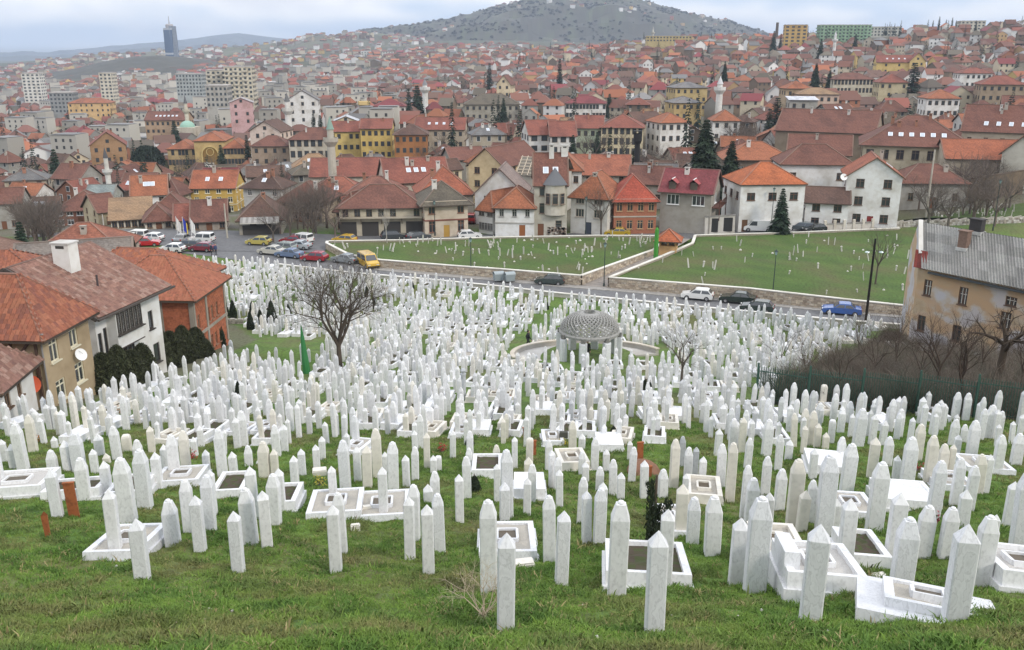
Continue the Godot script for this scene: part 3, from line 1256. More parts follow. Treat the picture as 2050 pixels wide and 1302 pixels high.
func grid_openings(w: float, h: float, cols: int, floors: int, ww: float, wh: float, skip := 0.0,ground := true) -> Array:
	var r := []
	var fh := h / floors
	wh = minf(wh, fh * 0.62)
	for f in floors:
		if f == 0 and not ground:
			continue
		for c in cols:
			if rng.randf() < skip:
				continue
			var x := w * (c + 0.5) / cols
			r.append(Rect2(x - ww * 0.5,fh * f + fh * 0.30,ww, wh))
	return r


func chimney(root: Node3D, p: Vector3,w: float, h: float, c: Color):
	var mb := MB.new()
	mb.col = c
	mb.box(p + Vector3(0,h * 0.5 - 0.8,0), Vector3(w, h + 1.6,w * 0.8))
	mb.col = c * 0.75
	mb.box(p + Vector3(0,h + 0.05,0), Vector3(w + 0.14,0.1,w * 0.8 + 0.14))
	mb.col = Color(0.05,0.045,0.04)
	mb.box(p + Vector3(0,h - 0.22,0), Vector3(w * 0.5,0.2,w * 0.8 + 0.03))
	put("chimney", mb, M.wall, root)


func roof_point(s: Dictionary, fx: float, fs: float) -> Array:    # a point on the slope that faces the front: fx across, fs up
	var w: float = s.w
	var l: float = s.l
	var x := fx * w * 0.5
	if s.type == "gable_z":
		return [Vector3((1.0 - fs) * w * 0.5,s.h + s.rr * fs, fx * l * 0.4), atan2(s.rr, w * 0.5)]
	return [Vector3(x, s.h + s.rr * fs, (1.0 - fs) * l * 0.5), atan2(s.rr, l * 0.5)]


func house(s: Dictionary) -> Node3D:
	s.merge({"name": "house","yaw": 0.0,"ov": 0.5,"floors": 2,"near": false, "nf": 3,"ns": 2,"ww": 0.95,"wh": 1.35,"skip": 0.06,"frame": Color(0.16,0.10,0.06), "style": 1,"chim": 1,"sky": 0,"door": true, "group": "houses of the town below the cemetery","category": "house","finish": true, "wmat": "wall","ground": true})
	var o := thing(s.name, s.label, s.category, s.p, s.yaw, s.group, s.finish)
	var w: float = s.w
	var l: float = s.l
	var h: float = s.h
	var mb := MB.new()
	mb.col = s.wc
	var sides := [
		[Vector3(-w / 2,0,l / 2), Vector3.RIGHT, w, s.nf, 0.0],[Vector3(w / 2,0,l / 2), Vector3.FORWARD, l, s.ns, PI / 2],
		[Vector3(-w / 2,0,-l / 2), Vector3.BACK, l, s.ns, -PI / 2],[Vector3(w / 2,0,-l / 2), Vector3.LEFT, w, 0,PI]]
	var wins := []
	var base: float = s.get("base",-2.5)
	for i in 4:
		var sd = sides[i]
		var ops := []
		if sd[3] > 0:
			ops = s.get("ops%d" % i, grid_openings(sd[2], h, sd[3], s.floors, s.ww, s.wh, s.skip, s.ground))
		if s.near:
			var doors := []
			if i == 0 and s.door:
				var x: float = s.get("door_x", w * 0.5 - 0.5)
				doors.append(Rect2(x, -0.02,1.0,2.1))
				ops = ops.filter(func(r): return not r.intersects(doors[0].grow(0.1)))
			facade(mb, sd[0], sd[1], sd[2], h, ops + doors, 0.16,base)
			var nrm: Vector3 = sd[1].cross(Vector3.UP)
			for r in doors:
				var db := MB.new()
				db.col = s.get("door_c", Color(0.16,0.07,0.035))
				db.box(sd[0] + sd[1] * (r.position.x + 0.5) + Vector3(0,1.04,0) - nrm * 0.1,Vector3(1.0,2.12,0.08))
				put("door", db, M.plain, o)
			for r in ops:
				add_window(o, sd[0] + sd[1] * r.get_center().x + Vector3(0,r.get_center().y, 0) - nrm * 0.1,sd[4], r.size.x, r.size.y, s.frame, s.style)
		else:
			facade(mb, sd[0], sd[1], sd[2], h, [],0.1,base)
			for r in ops:
				wins.append([sd[0] + sd[1] * r.get_center().x + Vector3(0,r.get_center().y, 0), sd[1], r.size])
	if s.type == "gable_x":
		for k in [-1.0,1.0]:
			var x: float = w * 0.5 * k
			var a := Vector3(x, h, l / 2 * k)
			var b := Vector3(x, h, -l / 2 * k)
			mb.tri(a, b, Vector3(x, h + s.rr, 0))
	elif s.type == "gable_z":
		for k in [-1.0,1.0]:
			var z: float = l * 0.5 * k
			mb.tri(Vector3(-w / 2 * k, h, z), Vector3(w / 2 * k, h, z), Vector3(0,h + s.rr, z))
		if not s.near:
			wins.append([Vector3(0,h + s.rr * 0.28,l / 2), Vector3.RIGHT, Vector2(1.0,1.1)])
	elif s.type == "shed_z":
		mb.tri(Vector3(w / 2,h, l / 2), Vector3(w / 2,h, -l / 2), Vector3(w / 2,h + s.rr, -l / 2))
		mb.tri(Vector3(-w / 2,h, -l / 2), Vector3(-w / 2,h, l / 2), Vector3(-w / 2,h + s.rr, -l / 2))
		mb.quad(Vector3(w / 2,h, -l / 2), Vector3(-w / 2,h, -l / 2), Vector3(-w / 2,h + s.rr, -l / 2), Vector3(w / 2,h + s.rr, -l / 2))
	put("wall", mb, M[s.wmat], o)
	o.set_meta("eave", h)
	if wins.size():
		var wm := MB.new()
		for q in wins:
			var right: Vector3 = q[1]
			var nrm := right.cross(Vector3.UP)
			var bs := Basis(right, Vector3.UP, nrm)
			wm.col = s.frame
			wm.box(q[0] + nrm * 0.02,Vector3(q[2].x + 0.2,q[2].y + 0.2,0.1), bs)
			wm.col = Color(0.035,0.04,0.045)
			wm.box(q[0] + nrm * 0.03,Vector3(q[2].x, q[2].y, 0.12), bs)
		stuff(put("windows", wm, M.plain, o))
	var planes := roof_planes(w, l, h, s.rr, s.type, s.ov)
	var rb := MB.new()
	roof_mesh(rb, planes, s.rc, 0.18,s.type != "flat")
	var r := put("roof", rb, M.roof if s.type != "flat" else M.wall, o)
	for i in s.chim:
		var q := roof_point(s, rng.randf_range(-0.5,0.5), rng.randf_range(0.55,0.9))
		chimney(r, q[0] if s.type != "flat" else Vector3(rng.randf_range(-0.3,0.3) * w, h, 0), rng.randf_range(0.5,0.8), rng.randf_range(0.8,1.5), [Color(0.62,0.6,0.57), Color(0.34,0.17,0.11), Color(0.42,0.38,0.33)][rng.randi() % 3])
	for i in s.sky:
		var f: float = (i + 0.5) / s.sky * 1.2 - 0.6
		skylight(r, s, f * s.get("skyw",1.0) + s.get("skyx",0.0), s.get("skyh",0.45))
	return o


func skylight(r: Node3D, s: Dictionary, fx: float, fs: float, sz := Vector2(0.9,1.3)):
	var q := roof_point(s, fx, fs)
	var b := Basis(Vector3.RIGHT, q[1])
	if s.type == "gable_z":
		b = Basis(Vector3.UP, PI / 2) * b
	var mb := MB.new()
	mb.col = Color(0.80,0.82,0.84)
	mb.box(q[0] + b * Vector3(0,0.08,0), Vector3(sz.x, 0.10,sz.y), b)
	mb.col = Color(0.45,0.5,0.56)
	mb.box(q[0] + b * Vector3(0,0.09,0), Vector3(sz.x - 0.2,0.11,sz.y - 0.2), b)
	put("skylight", mb, M.plain, r)


func dish(root: Node3D, p: Vector3,turn: float, r := 0.5,c := Color(0.75,0.75,0.74)):
	var mb := MB.new()
	mb.col = c
	var prof := []
	for i in 6:
		var f := i / 5.0
		prof.append([maxf(r * f, 0.001), 0.22 * r * f * f])
	for i in 6:
		var f := 1.0 - i / 5.0
		prof.append([maxf(r * f, 0.001), 0.22 * r * f * f + 0.03])
	mb.lathe(Vector3.ZERO, prof, 16)
	mb.col = Color(0.3,0.3,0.3)
	mb.tube(Vector3(0,0,0), Vector3(0.0,-0.4,-0.2), 0.025,0.025,5)
	mb.tube(Vector3(0,0.02,-r * 0.8), Vector3(0,r * 0.7,0), 0.015,0.015,4)
	var o := put("satellite_dish", mb, M.plain, root, p)
	o.rotation = Vector3(1.1,turn, 0)


# a house by what the photograph shows of it: middle of the front eave (px, py), its width there, its distance
func hs(label: String, px: float, py: float, wpx: float, d: float, l: float, yaw: float, type: String, rr: float, wc, rc, floors := 2,more := {}) -> Node3D:
	var e := at(px, py, d)
	var w := wpx / scale_at(e)
	var y := deg_to_rad(yaw)
	var c := e + Vector3(-sin(y), 0,-cos(y)) * l * 0.5
	var g := minf(height(c.x, -c.z), height(e.x, d))
	if type == "gable_z":
		pass
	var s := {"label": label, "p": Vector3(c.x, g, c.z), "yaw": y, "w": w, "l": l, "h": maxf(e.y - g, 2.3), "rr": rr, "type": type, "wc": wcol(wc) if wc is String else wc, "rc": rcol(rc) if rc is String else rc, "floors": floors, "near": d < 240.0}
	s.nf = maxi(1,int(w / 2.9))
	s.ns = maxi(1,int(l / 3.2))
	s.merge(more, true)
	taken.append([c.x, -c.z, maxf(w, l) * 0.5 + 1.5])
	if d > 230.0 and s.h > floors * 3.1 + 0.8:      # a steep site: it stands on a plinth of its own
		s.p.y = e.y - floors * 3.1 - 0.8
		s.base = -2.5 - (s.h - floors * 3.1 - 0.8)
		s.h = floors * 3.1 + 0.8
	shown.append([px, py, wpx * 0.5,d, s.h * 0.7 * scale_at(e)])
	return house(s)


var taken := []
var shown := []                      # [px, py, half width, distance, depth below]: what nearer filler houses must not hide


# ------------------------------------------------------------------ the row of houses behind the meadows, left to right
func build_front_row():
	var white := Color(0.72,0.72,0.71)
	var wf := Color(0.75,0.75,0.73)
	var dk := Color(0.10,0.07,0.05)
	var o := hs("beige house with small windows, deep dark shop openings and long brown-red tiled roof",762,413,166,148.5,10,4,"hip",2.9,Color(0.47,0.42,0.33), "brown-red",2, {"nf": 7,"ground": false, "ww": 1.0,"skip": 0.12,"frame": dk, "chim": 0,"door": false})
	shop_front(o, 14.0,2.5)
	o = hs("beige shop wing with crumbling plaster and blue metal door, left of the long shop house",690,418,46,151,9,-28,"hip",2.6,Color(0.42,0.38,0.31), "brown-red",2, {"nf": 3,"ww": 0.8,"chim": 0,"door_c": Color(0.12,0.22,0.34)})
	o = hs("cream corner house with mossy pyramid roof, brown window surrounds and arched doors",893,402,88,147.5,9,14,"pyr",2.7,Color(0.58,0.50,0.40), "mossy",2, {"nf": 3,"ns": 2,"ww": 1.1,"wh": 1.9,"frame": Color(0.24,0.12,0.08), "ov": 0.9,"chim": 1,"door_c": Color(0.40,0.24,0.05)})
	band(o, Color(0.22,0.08,0.06), 0.48)
	o = hs("white timber-jettied house with low orange roof and brown garage door",1030,412,78,147.6,9,-6,"hip",2.6,white, "orange",2, {"nf": 3,"ground": false, "ww": 0.75,"wh": 1.25,"frame": Color(0.3,0.29,0.27), "chim": 0,"door_c": Color(0.28,0.10,0.03), "door_x": 4.0})
	band(o, Color(0.40,0.39,0.37), 0.45)
	o = hs("white wing with rows of narrow windows, left part of the jettied house",972,413,36,150.5,9,-38,"hip",2.4,white, "orange",2, {"nf": 5,"ww": 0.6,"wh": 1.2,"frame": Color(0.25,0.24,0.22), "chim": 0,"door": false})
	o = hs("grey-beige three-storey house with round bay, slate cone and steep brown-red roof",1103,368,66,148.5,9,0,"gable_x",4.6,Color(0.50,0.48,0.42), "brown-red",3, {"nf": 2,"ww": 1.05,"wh": 1.75,"skip": 0.0,"frame": Color(0.18,0.13,0.10), "style": 3,"chim": 0,"sky": 2,"skyh": 0.42,"ov": 0.35,"door_x": 0.6})
	bay_and_cone(o)
	o = hs("white plastered house with orange hipped roof and roller garage door",1180,391,78,149.5,9,-24,"hip",3.5,Color(0.62,0.61,0.58), "orange",3, {"nf": 2,"ww": 1.5,"wh": 1.4,"skip": 0.25,"frame": Color(0.38,0.33,0.28), "style": 2,"chim": 1,"door_c": Color(0.05,0.06,0.08)})
	o = hs("unplastered red-brick house with bright red hipped roof and concrete bands",1273,398,86,149.5,8,3,"hip",3.6,Color(0.36,0.145,0.085), Color(0.40,0.085,0.05), 2, {"nf": 4,"ww": 1.0,"wh": 1.5,"skip": 0.0,"frame": Color(0.42,0.28,0.16), "wmat": "brick","chim": 0,"door": false})
	band(o, Color(0.45,0.42,0.37), 0.5)
	band(o, Color(0.45,0.42,0.37), 0.98)
	o = hs("grey rendered house with crimson metal roof, two dormers and side balcony",1374,380,102,150.0,8.5,-22,"gable_x",3.0,Color(0.33,0.31,0.275), "crimson",2, {"nf": 2,"ns": 1,"ww": 2.1,"wh": 1.7,"skip": 0.0,"ground": false, "frame": wf, "style": 2,"ov": 0.7,"chim": 1,"door": false})
	dormers(o)
	o = hs("white rendered house with plain orange hipped roof and arched brown gate",1549,367,132,151.0,10,4,"hip",3.0,white, Color(0.44,0.13,0.05), 2, {"nf": 3,"ww": 1.4,"wh": 1.3,"skip": 0.0,"ground": false, "frame": Color(0.13,0.07,0.045), "chim": 0,"door_c": Color(0.12,0.06,0.03), "door_x": 0.6,"ov": 0.3})
	# the tall white house: a three-storey block and a lower wing under one falling roof edge
	o = hs("tall white house with slanting orange roof, brown windows and red door",1752,352,104,153.0,10,-16,"gable_z",3.1,white, Color(0.36,0.12,0.065), 3, {"nf": 2,"ns": 2,"ww": 1.35,"wh": 1.5,"skip": 0.0,"frame": Color(0.13,0.08,0.06), "chim": 1,"door_c": Color(0.22,0.03,0.025), "sky": 1,"skyh": 0.4})
	dish(o, Vector3(-5.0,8.6,5.4), 0.3,0.6)
	o = hs("lower white wing with brown lean-to roof edge beside the tall white house",1657,404,82,152.0,8,-16,"gable_x",2.0,white, "brown",2, {"nf": 2,"ww": 1.3,"wh": 1.3,"skip": 0.0,"frame": Color(0.13,0.08,0.06), "chim": 0,"door": false})
	o = hs("white upper house with terrace, satellite dishes and broad brown-red roof",1637,326,140,168.0,9,-6,"hip",3.0,white, "brown-red",2, {"nf": 3,"skip": 0.3,"chim": 0,"ww": 1.3})
	dish(o, Vector3(-2.0,4.2,5.0), 0.2,0.55)
	dish(o, Vector3(2.5,3.2,5.0), -0.3,0.55)
	o = hs("low grey-white house under a wide brown-red roof behind bare trees",1872,364,130,166.0,9,-4,"hip",2.8,Color(0.40,0.385,0.36), "brown-red",1, {"nf": 3,"chim": 1})
	# first houses left of the shop house
	o = hs("grey shop house with brown-red hipped roof and striped shop awning",520,436,84,150.0,10,10,"hip",3.2,Color(0.36,0.335,0.29), "brown",2, {"nf": 3,"ground": false, "ww": 1.1,"frame": Color(0.62,0.6,0.56), "chim": 1,"door": false})
	awning(o, 6.6)
	o = hs("tan old house with broad brown-red roof above the market shops",600,402,96,165.0,10,-8,"hip",3.0,Color(0.36,0.30,0.23), "brown-red",2, {"nf": 4,"chim": 1})
	o = hs("grey timber shop with big brown-red roof, white gable wall on its right",418,446,66,156.0,9,14,"gable_x",2.9,Color(0.33,0.29,0.25), "brown-red",1, {"nf": 4,"ww": 0.9,"wh": 1.5,"chim": 1})
	o = hs("small shop with red roof and green awning beside the flag poles",372,452,40,158.0,8,16,"gable_x",2.2,Color(0.50,0.46,0.38), "red",1, {"nf": 2,"chim": 0})
	o = hs("white arcade shop row under a faded tan roof by the car park",262,446,74,164.0,8,20,"shed_z",2.6,Color(0.66,0.62,0.54), "tan",1, {"nf": 6,"ww": 0.9,"wh": 2.2,"chim": 0,"door": false, "skip": 0.0})
	o = hs("shop with dark red hipped roof closing the arcade row",318,452,52,160.0,8,20,"hip",2.2,Color(0.60,0.56,0.48), "brown-red",1, {"nf": 3,"ww": 0.9,"wh": 1.8,"chim": 0,"skip": 0.0})
	o = hs("white house with grey-framed windows and orange roof with three skylights",298,388,66,183.0,10,18,"gable_x",3.2,white, "orange",2, {"nf": 3,"chim": 1,"sky": 3,"skyh": 0.5,"skyw": 0.5})
	o = hs("low white house with brown hipped roof and row of black windows",338,418,66,172.0,8,10,"hip",2.6,white, "brown-red",1, {"nf": 5,"ww": 0.9,"wh": 1.6,"chim": 0,"sky": 1})
	o = hs("red-brick and timber house with brown-red hipped roof and white windows",158,419,96,183.0,10,8,"hip",3.2,Color(0.30,0.13,0.085), "brown-red",2, {"nf": 5,"ww": 1.3,"frame": wf, "chim": 1})
	o = hs("cream gabled house with old brown-red roof left of the arcade shops",216,421,40,176.0,9,42,"gable_x",2.8,Color(0.50,0.42,0.29), "brown-red",2, {"nf": 1,"chim": 0})
	o = hs("flat grey-green roofed hall behind the brick and timber house",195,398,50,198.0,11,10,"gable_x",2.4,Color(0.42,0.44,0.40), Color(0.24,0.28,0.27), 2, {"nf": 2,"chim": 0})
	o = hs("mustard yellow house with white-framed windows and orange roof with two skylights",425,375,88,208.0,10,4,"gable_x",3.4,Color(0.55,0.37,0.10), Color(0.36,0.12,0.06), 3, {"nf": 4,"ww": 1.1,"wh": 1.5,"skip": 0.0,"frame": Color(0.74,0.70,0.55), "chim": 1,"sky": 2,"ov": 0.4})
	band(o, Color(0.72,0.66,0.48), 0.36)
	band(o, Color(0.72,0.66,0.48), 0.93)
	# second row
	o = hs("white front-gabled house with two small black windows under a grey roof",1000,386,100,160.0,10,-6,"gable_z",4.3,white, Color(0.26,0.20,0.18), 2, {"nf": 2,"ww": 1.2,"wh": 1.4,"chim": 0,"ground": false})
	o = hs("cream front-gabled house with balcony windows and long brown-red roof",972,330,78,186.0,18,-26,"gable_z",3.4,Color(0.66,0.53,0.33), "brown-red",3, {"nf": 2,"ww": 1.3,"chim": 0})
	o = hs("long red-roofed house with skylights and white parapet gable",838,362,128,181.0,12,16,"gable_x",4.0,Color(0.55,0.50,0.42), "red",2, {"nf": 5,"chim": 3,"sky": 3,"skyw": 0.6})
	o = hs("house with wide red hipped roof and two white skylights behind the mossy roof",893,386,110,166.0,11,10,"hip",4.4,Color(0.5,0.45,0.38), Color(0.36,0.12,0.07), 1, {"nf": 3,"chim": 2,"sky": 2,"skyw": 0.3,"skyx": -0.3})
	o = hs("long low hall with plain red roof beside the stone minaret",695,351,146,208.0,12,6,"gable_x",3.4,Color(0.62,0.58,0.51), "red",1, {"nf": 6,"chim": 1})
	o = hs("low house with orange hipped roof and many chimney pipes",672,397,140,181.0,12,6,"hip",3.6,Color(0.42,0.36,0.28), Color(0.33,0.12,0.075), 1, {"nf": 5,"chim": 3,"sky": 1})
	o = hs("house with wide weathered brown-red roof behind the shop house",748,386,110,172.0,9,0,"hip",2.6,Color(0.40,0.35,0.28), Color(0.25,0.11,0.08), 1, {"nf": 4,"chim": 2})
	o = hs("white house with unfinished upper storey and low orange roof",1130,338,70,178.0,10,-4,"hip",3.0,white, "orange",2, {"nf": 3,"chim": 1})
	roof_frame()
	o = hs("grey house with old brown roof behind the turret house",1195,348,130,190.0,12,-6,"gable_x",3.4,Color(0.42,0.40,0.36), Color(0.34,0.12,0.07), 2, {"nf": 4,"chim": 2})
	o = hs("low house with long brown-red roof behind the brick house",1298,366,80,176.0,9,-14,"gable_x",2.8,Color(0.40,0.36,0.31), "brown-red",1, {"nf": 2,"chim": 3})
	o = hs("dark timber house under a wide orange hipped roof right of the twin firs",1520,318,136,186.0,12,-6,"hip",3.0,Color(0.22,0.18,0.14), "orange",2, {"nf": 6,"frame": Color(0.35,0.4,0.38), "chim": 1})
	o = hs("low brown-red roofed house beside the orange-roofed timber house",1640,307,120,196.0,11,-18,"gable_x",3.6,Color(0.38,0.33,0.27), "brown-red",1, {"nf": 4,"chim": 1})
	o = hs("large beige building with broad brown-red roof full of skylights and chimneys",1836,288,200,190.0,18,-20,"hip",5.2,Color(0.50,0.44,0.33), "brown-red",2, {"nf": 7,"ww": 1.5,"wh": 2.0,"chim": 4,"sky": 6,"skyh": 0.3,"frame": Color(0.16,0.12,0.09), "ov": 0.9})
	dish(o, Vector3(-8.0,5.0,9.6), 0.2,0.6)
	o = hs("long barn with steep brown roof and dark loft openings below its eave",1650,262,190,222.0,16,-28,"gable_x",4.6,Color(0.26,0.21,0.16), "brown-red",2, {"nf": 5,"chim": 2})
	o = hs("right-hand wing with steep brown-red roof and crimson patch beside the skylit roof",2010,262,150,214.0,14,-30,"gable_x",5.5,Color(0.45,0.38,0.30), "brown-red",2, {"nf": 5,"chim": 3,"sky": 4,"skyh": 0.25})
	o = hs("low wing with orange tiled roof and plain beige wall right of the skylit building",1975,316,150,180.0,10,-12,"gable_x",3.2,Color(0.46,0.40,0.32), Color(0.36,0.12,0.06), 1, {"nf": 3,"chim": 0})
	o = hs("orange-roofed house with pale gable at the right edge of the photo",2046,306,70,172.0,12,-40,"gable_z",3.2,Color(0.55,0.52,0.45), "orange",1, {"nf": 1,"chim": 0})


func band(o: Node3D, c: Color, f: float):
	var s := box_of(o)
	var mb := MB.new()
	mb.col = c
	mb.box(Vector3(0,s.y * f, s.z / 2 + 0.03), Vector3(s.x + 0.12,0.22,0.12))
	mb.box(Vector3(s.x / 2 + 0.03,s.y * f, 0), Vector3(0.12,0.22,s.z - 0.06))
	mb.box(Vector3(-s.x / 2 - 0.03,s.y * f, 0), Vector3(0.12,0.22,s.z - 0.06))
	put("cornice", mb, M.wall, o)


func box_of(o: Node3D) -> Vector3:     # width, eave height and length of a house, from its wall
	var bb: AABB = o.get_node("wall").mesh.get_aabb()
	return Vector3(bb.size.x, bb.end.y if not o.has_meta("eave") else o.get_meta("eave"), bb.size.z)


func shop_front(o: Node3D, w: float, h: float):
	var s := box_of(o)
	var mb := MB.new()
	mb.col = Color(0.05,0.045,0.04)
	for k in 4:
		mb.box(Vector3(-s.x * 0.40 + k * s.x * 0.265,h * 0.5,s.z / 2 + 0.01), Vector3(s.x * 0.2,h, 0.08))
	put("shop_opening", mb, M.plain, o)
	mb = MB.new()
	mb.col = Color(0.40,0.36,0.29)
	mb.box(Vector3(0,h + 0.75,s.z / 2 + 0.5), Vector3(s.x, 0.18,1.0))
	for k in 5:
		mb.col = Color(0.2,0.16,0.12)
		mb.bar(Vector3(-s.x * 0.5 + 0.2 + k * s.x * 0.245,h - 0.3,s.z / 2 + 0.1), Vector3(-s.x * 0.5 + 0.2 + k * s.x * 0.245,h + 0.7,s.z / 2 + 0.85), 0.12)
	put("jetty", mb, M.wall, o)


func awning(o: Node3D, w: float):
	var s := box_of(o)
	var mb := MB.new()
	for k in 14:
		mb.col = Color(0.30,0.29,0.27) if k % 2 else Color(0.20,0.19,0.18)
		var x0 := -s.x * 0.45 + k * s.x * 0.9 / 14.0
		var x1 := x0 + s.x * 0.9 / 14.0
		mb.quad(Vector3(x0,2.6,s.z / 2 + 1.5), Vector3(x1,2.6,s.z / 2 + 1.5), Vector3(x1,3.3,s.z / 2 + 0.04), Vector3(x0,3.3,s.z / 2 + 0.04))
	mb.col = Color(0.05,0.045,0.04)
	mb.box(Vector3(0,1.2,s.z / 2 + 0.02), Vector3(s.x * 0.84,2.3,0.1))
	mb.col = Color(0.6,0.58,0.52)
	mb.box(Vector3(0,2.5,s.z / 2 + 1.42), Vector3(s.x * 0.9,0.22,0.06))
	put("awning", mb, M.plain, o)


func bay_and_cone(o: Node3D):
	var s := box_of(o)
	var eave := 8.6
	for k in 40:
		pass
	var bb: AABB = o.get_node("roof").mesh.get_aabb()
	eave = bb.position.y + 0.4
	var mb := MB.new()
	mb.col = Color(0.53,0.50,0.44)
	var ps := PackedVector2Array()
	for i in 9:
		var a := PI * i / 8.0
		ps.append(Vector2(cos(a) * 1.75 + 0.7,s.z / 2 - 0.05 + sin(a) * 1.15))
	mb.prism(ps, eave * 0.42,eave - 0.02)
	var bay := put("bay", mb, M.wall, o)
	mb = MB.new()
	mb.col = Color(0.17,0.18,0.19)
	for i in 8:
		var a := Vector3(ps[i].x + 0.0,eave, ps[i].y)
		var b := Vector3(ps[i + 1].x, eave, ps[i + 1].y)
		var k0 := Vector3(0.7,eave, s.z / 2)
		mb.tri(k0 + (b - k0) * 1.2,k0 + (a - k0) * 1.2,Vector3(0.7,eave + 2.6,s.z / 2 - 1.6))
	put("cone_roof", mb, M.roof, o)
	for k in 3:
		var a := PI * (0.25 + 0.25 * k)
		add_window(bay, Vector3(cos(a) * 1.7 + 0.7,eave * 0.74,s.z / 2 + sin(a) * 1.16), PI / 2 - a, 0.95,1.8,Color(0.2,0.15,0.11), 3)
	var r := o.get_node("roof")
	chimney(r, Vector3(0.2,eave + 4.2,0.6), 0.8,1.9,Color(0.66,0.65,0.63))
	chimney(r, Vector3(2.4,eave + 4.4,0.2), 1.1,1.5,Color(0.66,0.65,0.63))
	var st := MB.new()
	for k in 90:
		st.col = [Color(0.36,0.29,0.23), Color(0.42,0.38,0.33), Color(0.28,0.2,0.16)][k % 3]
		st.box(Vector3(rng.randf_range(-0.1,0.48) * s.x, rng.randf_range(0.05,1.5), s.z / 2 + 0.03), Vector3(rng.randf_range(0.25,0.5), rng.randf_range(0.15,0.3), 0.09))
	stuff(put("plinth_stones", st, M.brick, o))


func dormers(o: Node3D):
	var s := box_of(o)
	var bb: AABB = o.get_node("roof").mesh.get_aabb()
	var e := bb.position.y + 0.5
	for x in [-s.x * 0.28,s.x * 0.14]:
		var mb := MB.new()
		mb.col = Color(0.10,0.08,0.06)
		mb.box(Vector3(x, e + 0.75,s.z / 2 - 0.75), Vector3(1.1,1.3,1.5))
		mb.col = Color(0.30,0.06,0.06)
		mb.quad(Vector3(x - 0.95,e + 1.15,s.z / 2 + 0.35), Vector3(x, e + 1.85,s.z / 2 + 0.35), Vector3(x, e + 1.85,s.z / 2 - 2.4), Vector3(x - 0.95,e + 1.15,s.z / 2 - 2.0))
		mb.quad(Vector3(x, e + 1.85,s.z / 2 + 0.35), Vector3(x + 0.95,e + 1.15,s.z / 2 + 0.35), Vector3(x + 0.95,e + 1.15,s.z / 2 - 2.0), Vector3(x, e + 1.85,s.z / 2 - 2.4))
		mb.col = Color(0.7,0.69,0.67)
		mb.bar(Vector3(x, e + 1.9,s.z / 2 + 0.3), Vector3(x, e + 1.9,s.z / 2 - 2.2), 0.14,0.1)
		put("dormer", mb, M.plain, o)
	var b := MB.new()
	b.col = Color(0.12,0.05,0.035)
	var y := e * 0.62
	b.box(Vector3(s.x / 2 + 0.7,y, 0), Vector3(1.4,0.16,s.z * 0.8))
	for k in 14:
		b.box(Vector3(s.x / 2 + 1.36,y + 0.5, (k - 6.5) * s.z * 0.06), Vector3(0.05,1.0,0.08))
	b.box(Vector3(s.x / 2 + 1.36,y + 1.02,0), Vector3(0.1,0.08,s.z * 0.8))
	for k in [-1,1]:
		b.box(Vector3(s.x / 2 + 1.3,y * 0.5 + 1.9,k * s.z * 0.38), Vector3(0.14,3.6,0.14))
	put("balcony", b, M.plain, o)


func roof_frame():      # bare rafters of a roof that is being renewed
	var e := at(1080,350,172.0)
	var o := thing("roof_frame","grey half-timbered attic with bare roof battens, its tiles taken off","roof frame", Vector3(e.x, height(e.x, 172.0), e.z), deg_to_rad(-18.0))
	var h := e.y - o.position.y
	var mb := MB.new()
	mb.col = Color(0.50,0.48,0.44)
	mb.box(Vector3(0,h * 0.5 - 1.0,-4.0), Vector3(9.0,h + 2.0,8.0))
	put("wall", mb, M.wall, o)
	mb = MB.new()
	mb.col = Color(0.20,0.185,0.16)
	mb.quad(Vector3(-4.8,h - 0.2,0.4), Vector3(4.8,h - 0.2,0.4), Vector3(4.8,h + 2.9,-4.0), Vector3(-4.8,h + 2.9,-4.0))
	mb.quad(Vector3(4.8,h - 0.2,-8.4), Vector3(-4.8,h - 0.2,-8.4), Vector3(-4.8,h + 2.9,-4.0), Vector3(4.8,h + 2.9,-4.0))
	put("roof_boards", mb, M.wall, o)
	for k in 9:
		mb = MB.new()
		mb.col = Color(0.50,0.43,0.33)
		var x := -4.6 + k * 1.15
		mb.bar(Vector3(x, h - 0.1,0.45), Vector3(x, h + 3.02,-4.0), 0.14)
		put("rafter", mb, M.plain, o)
	for k in 6:
		mb = MB.new()
		mb.col = Color(0.55,0.47,0.37)
		var f := (k + 0.5) / 6.0
		mb.bar(Vector3(-4.8,h - 0.02 + 3.12 * f, 0.45 - 4.45 * f), Vector3(4.8,h - 0.02 + 3.12 * f, 0.45 - 4.45 * f), 0.12)
		put("batten", mb, M.plain, o)


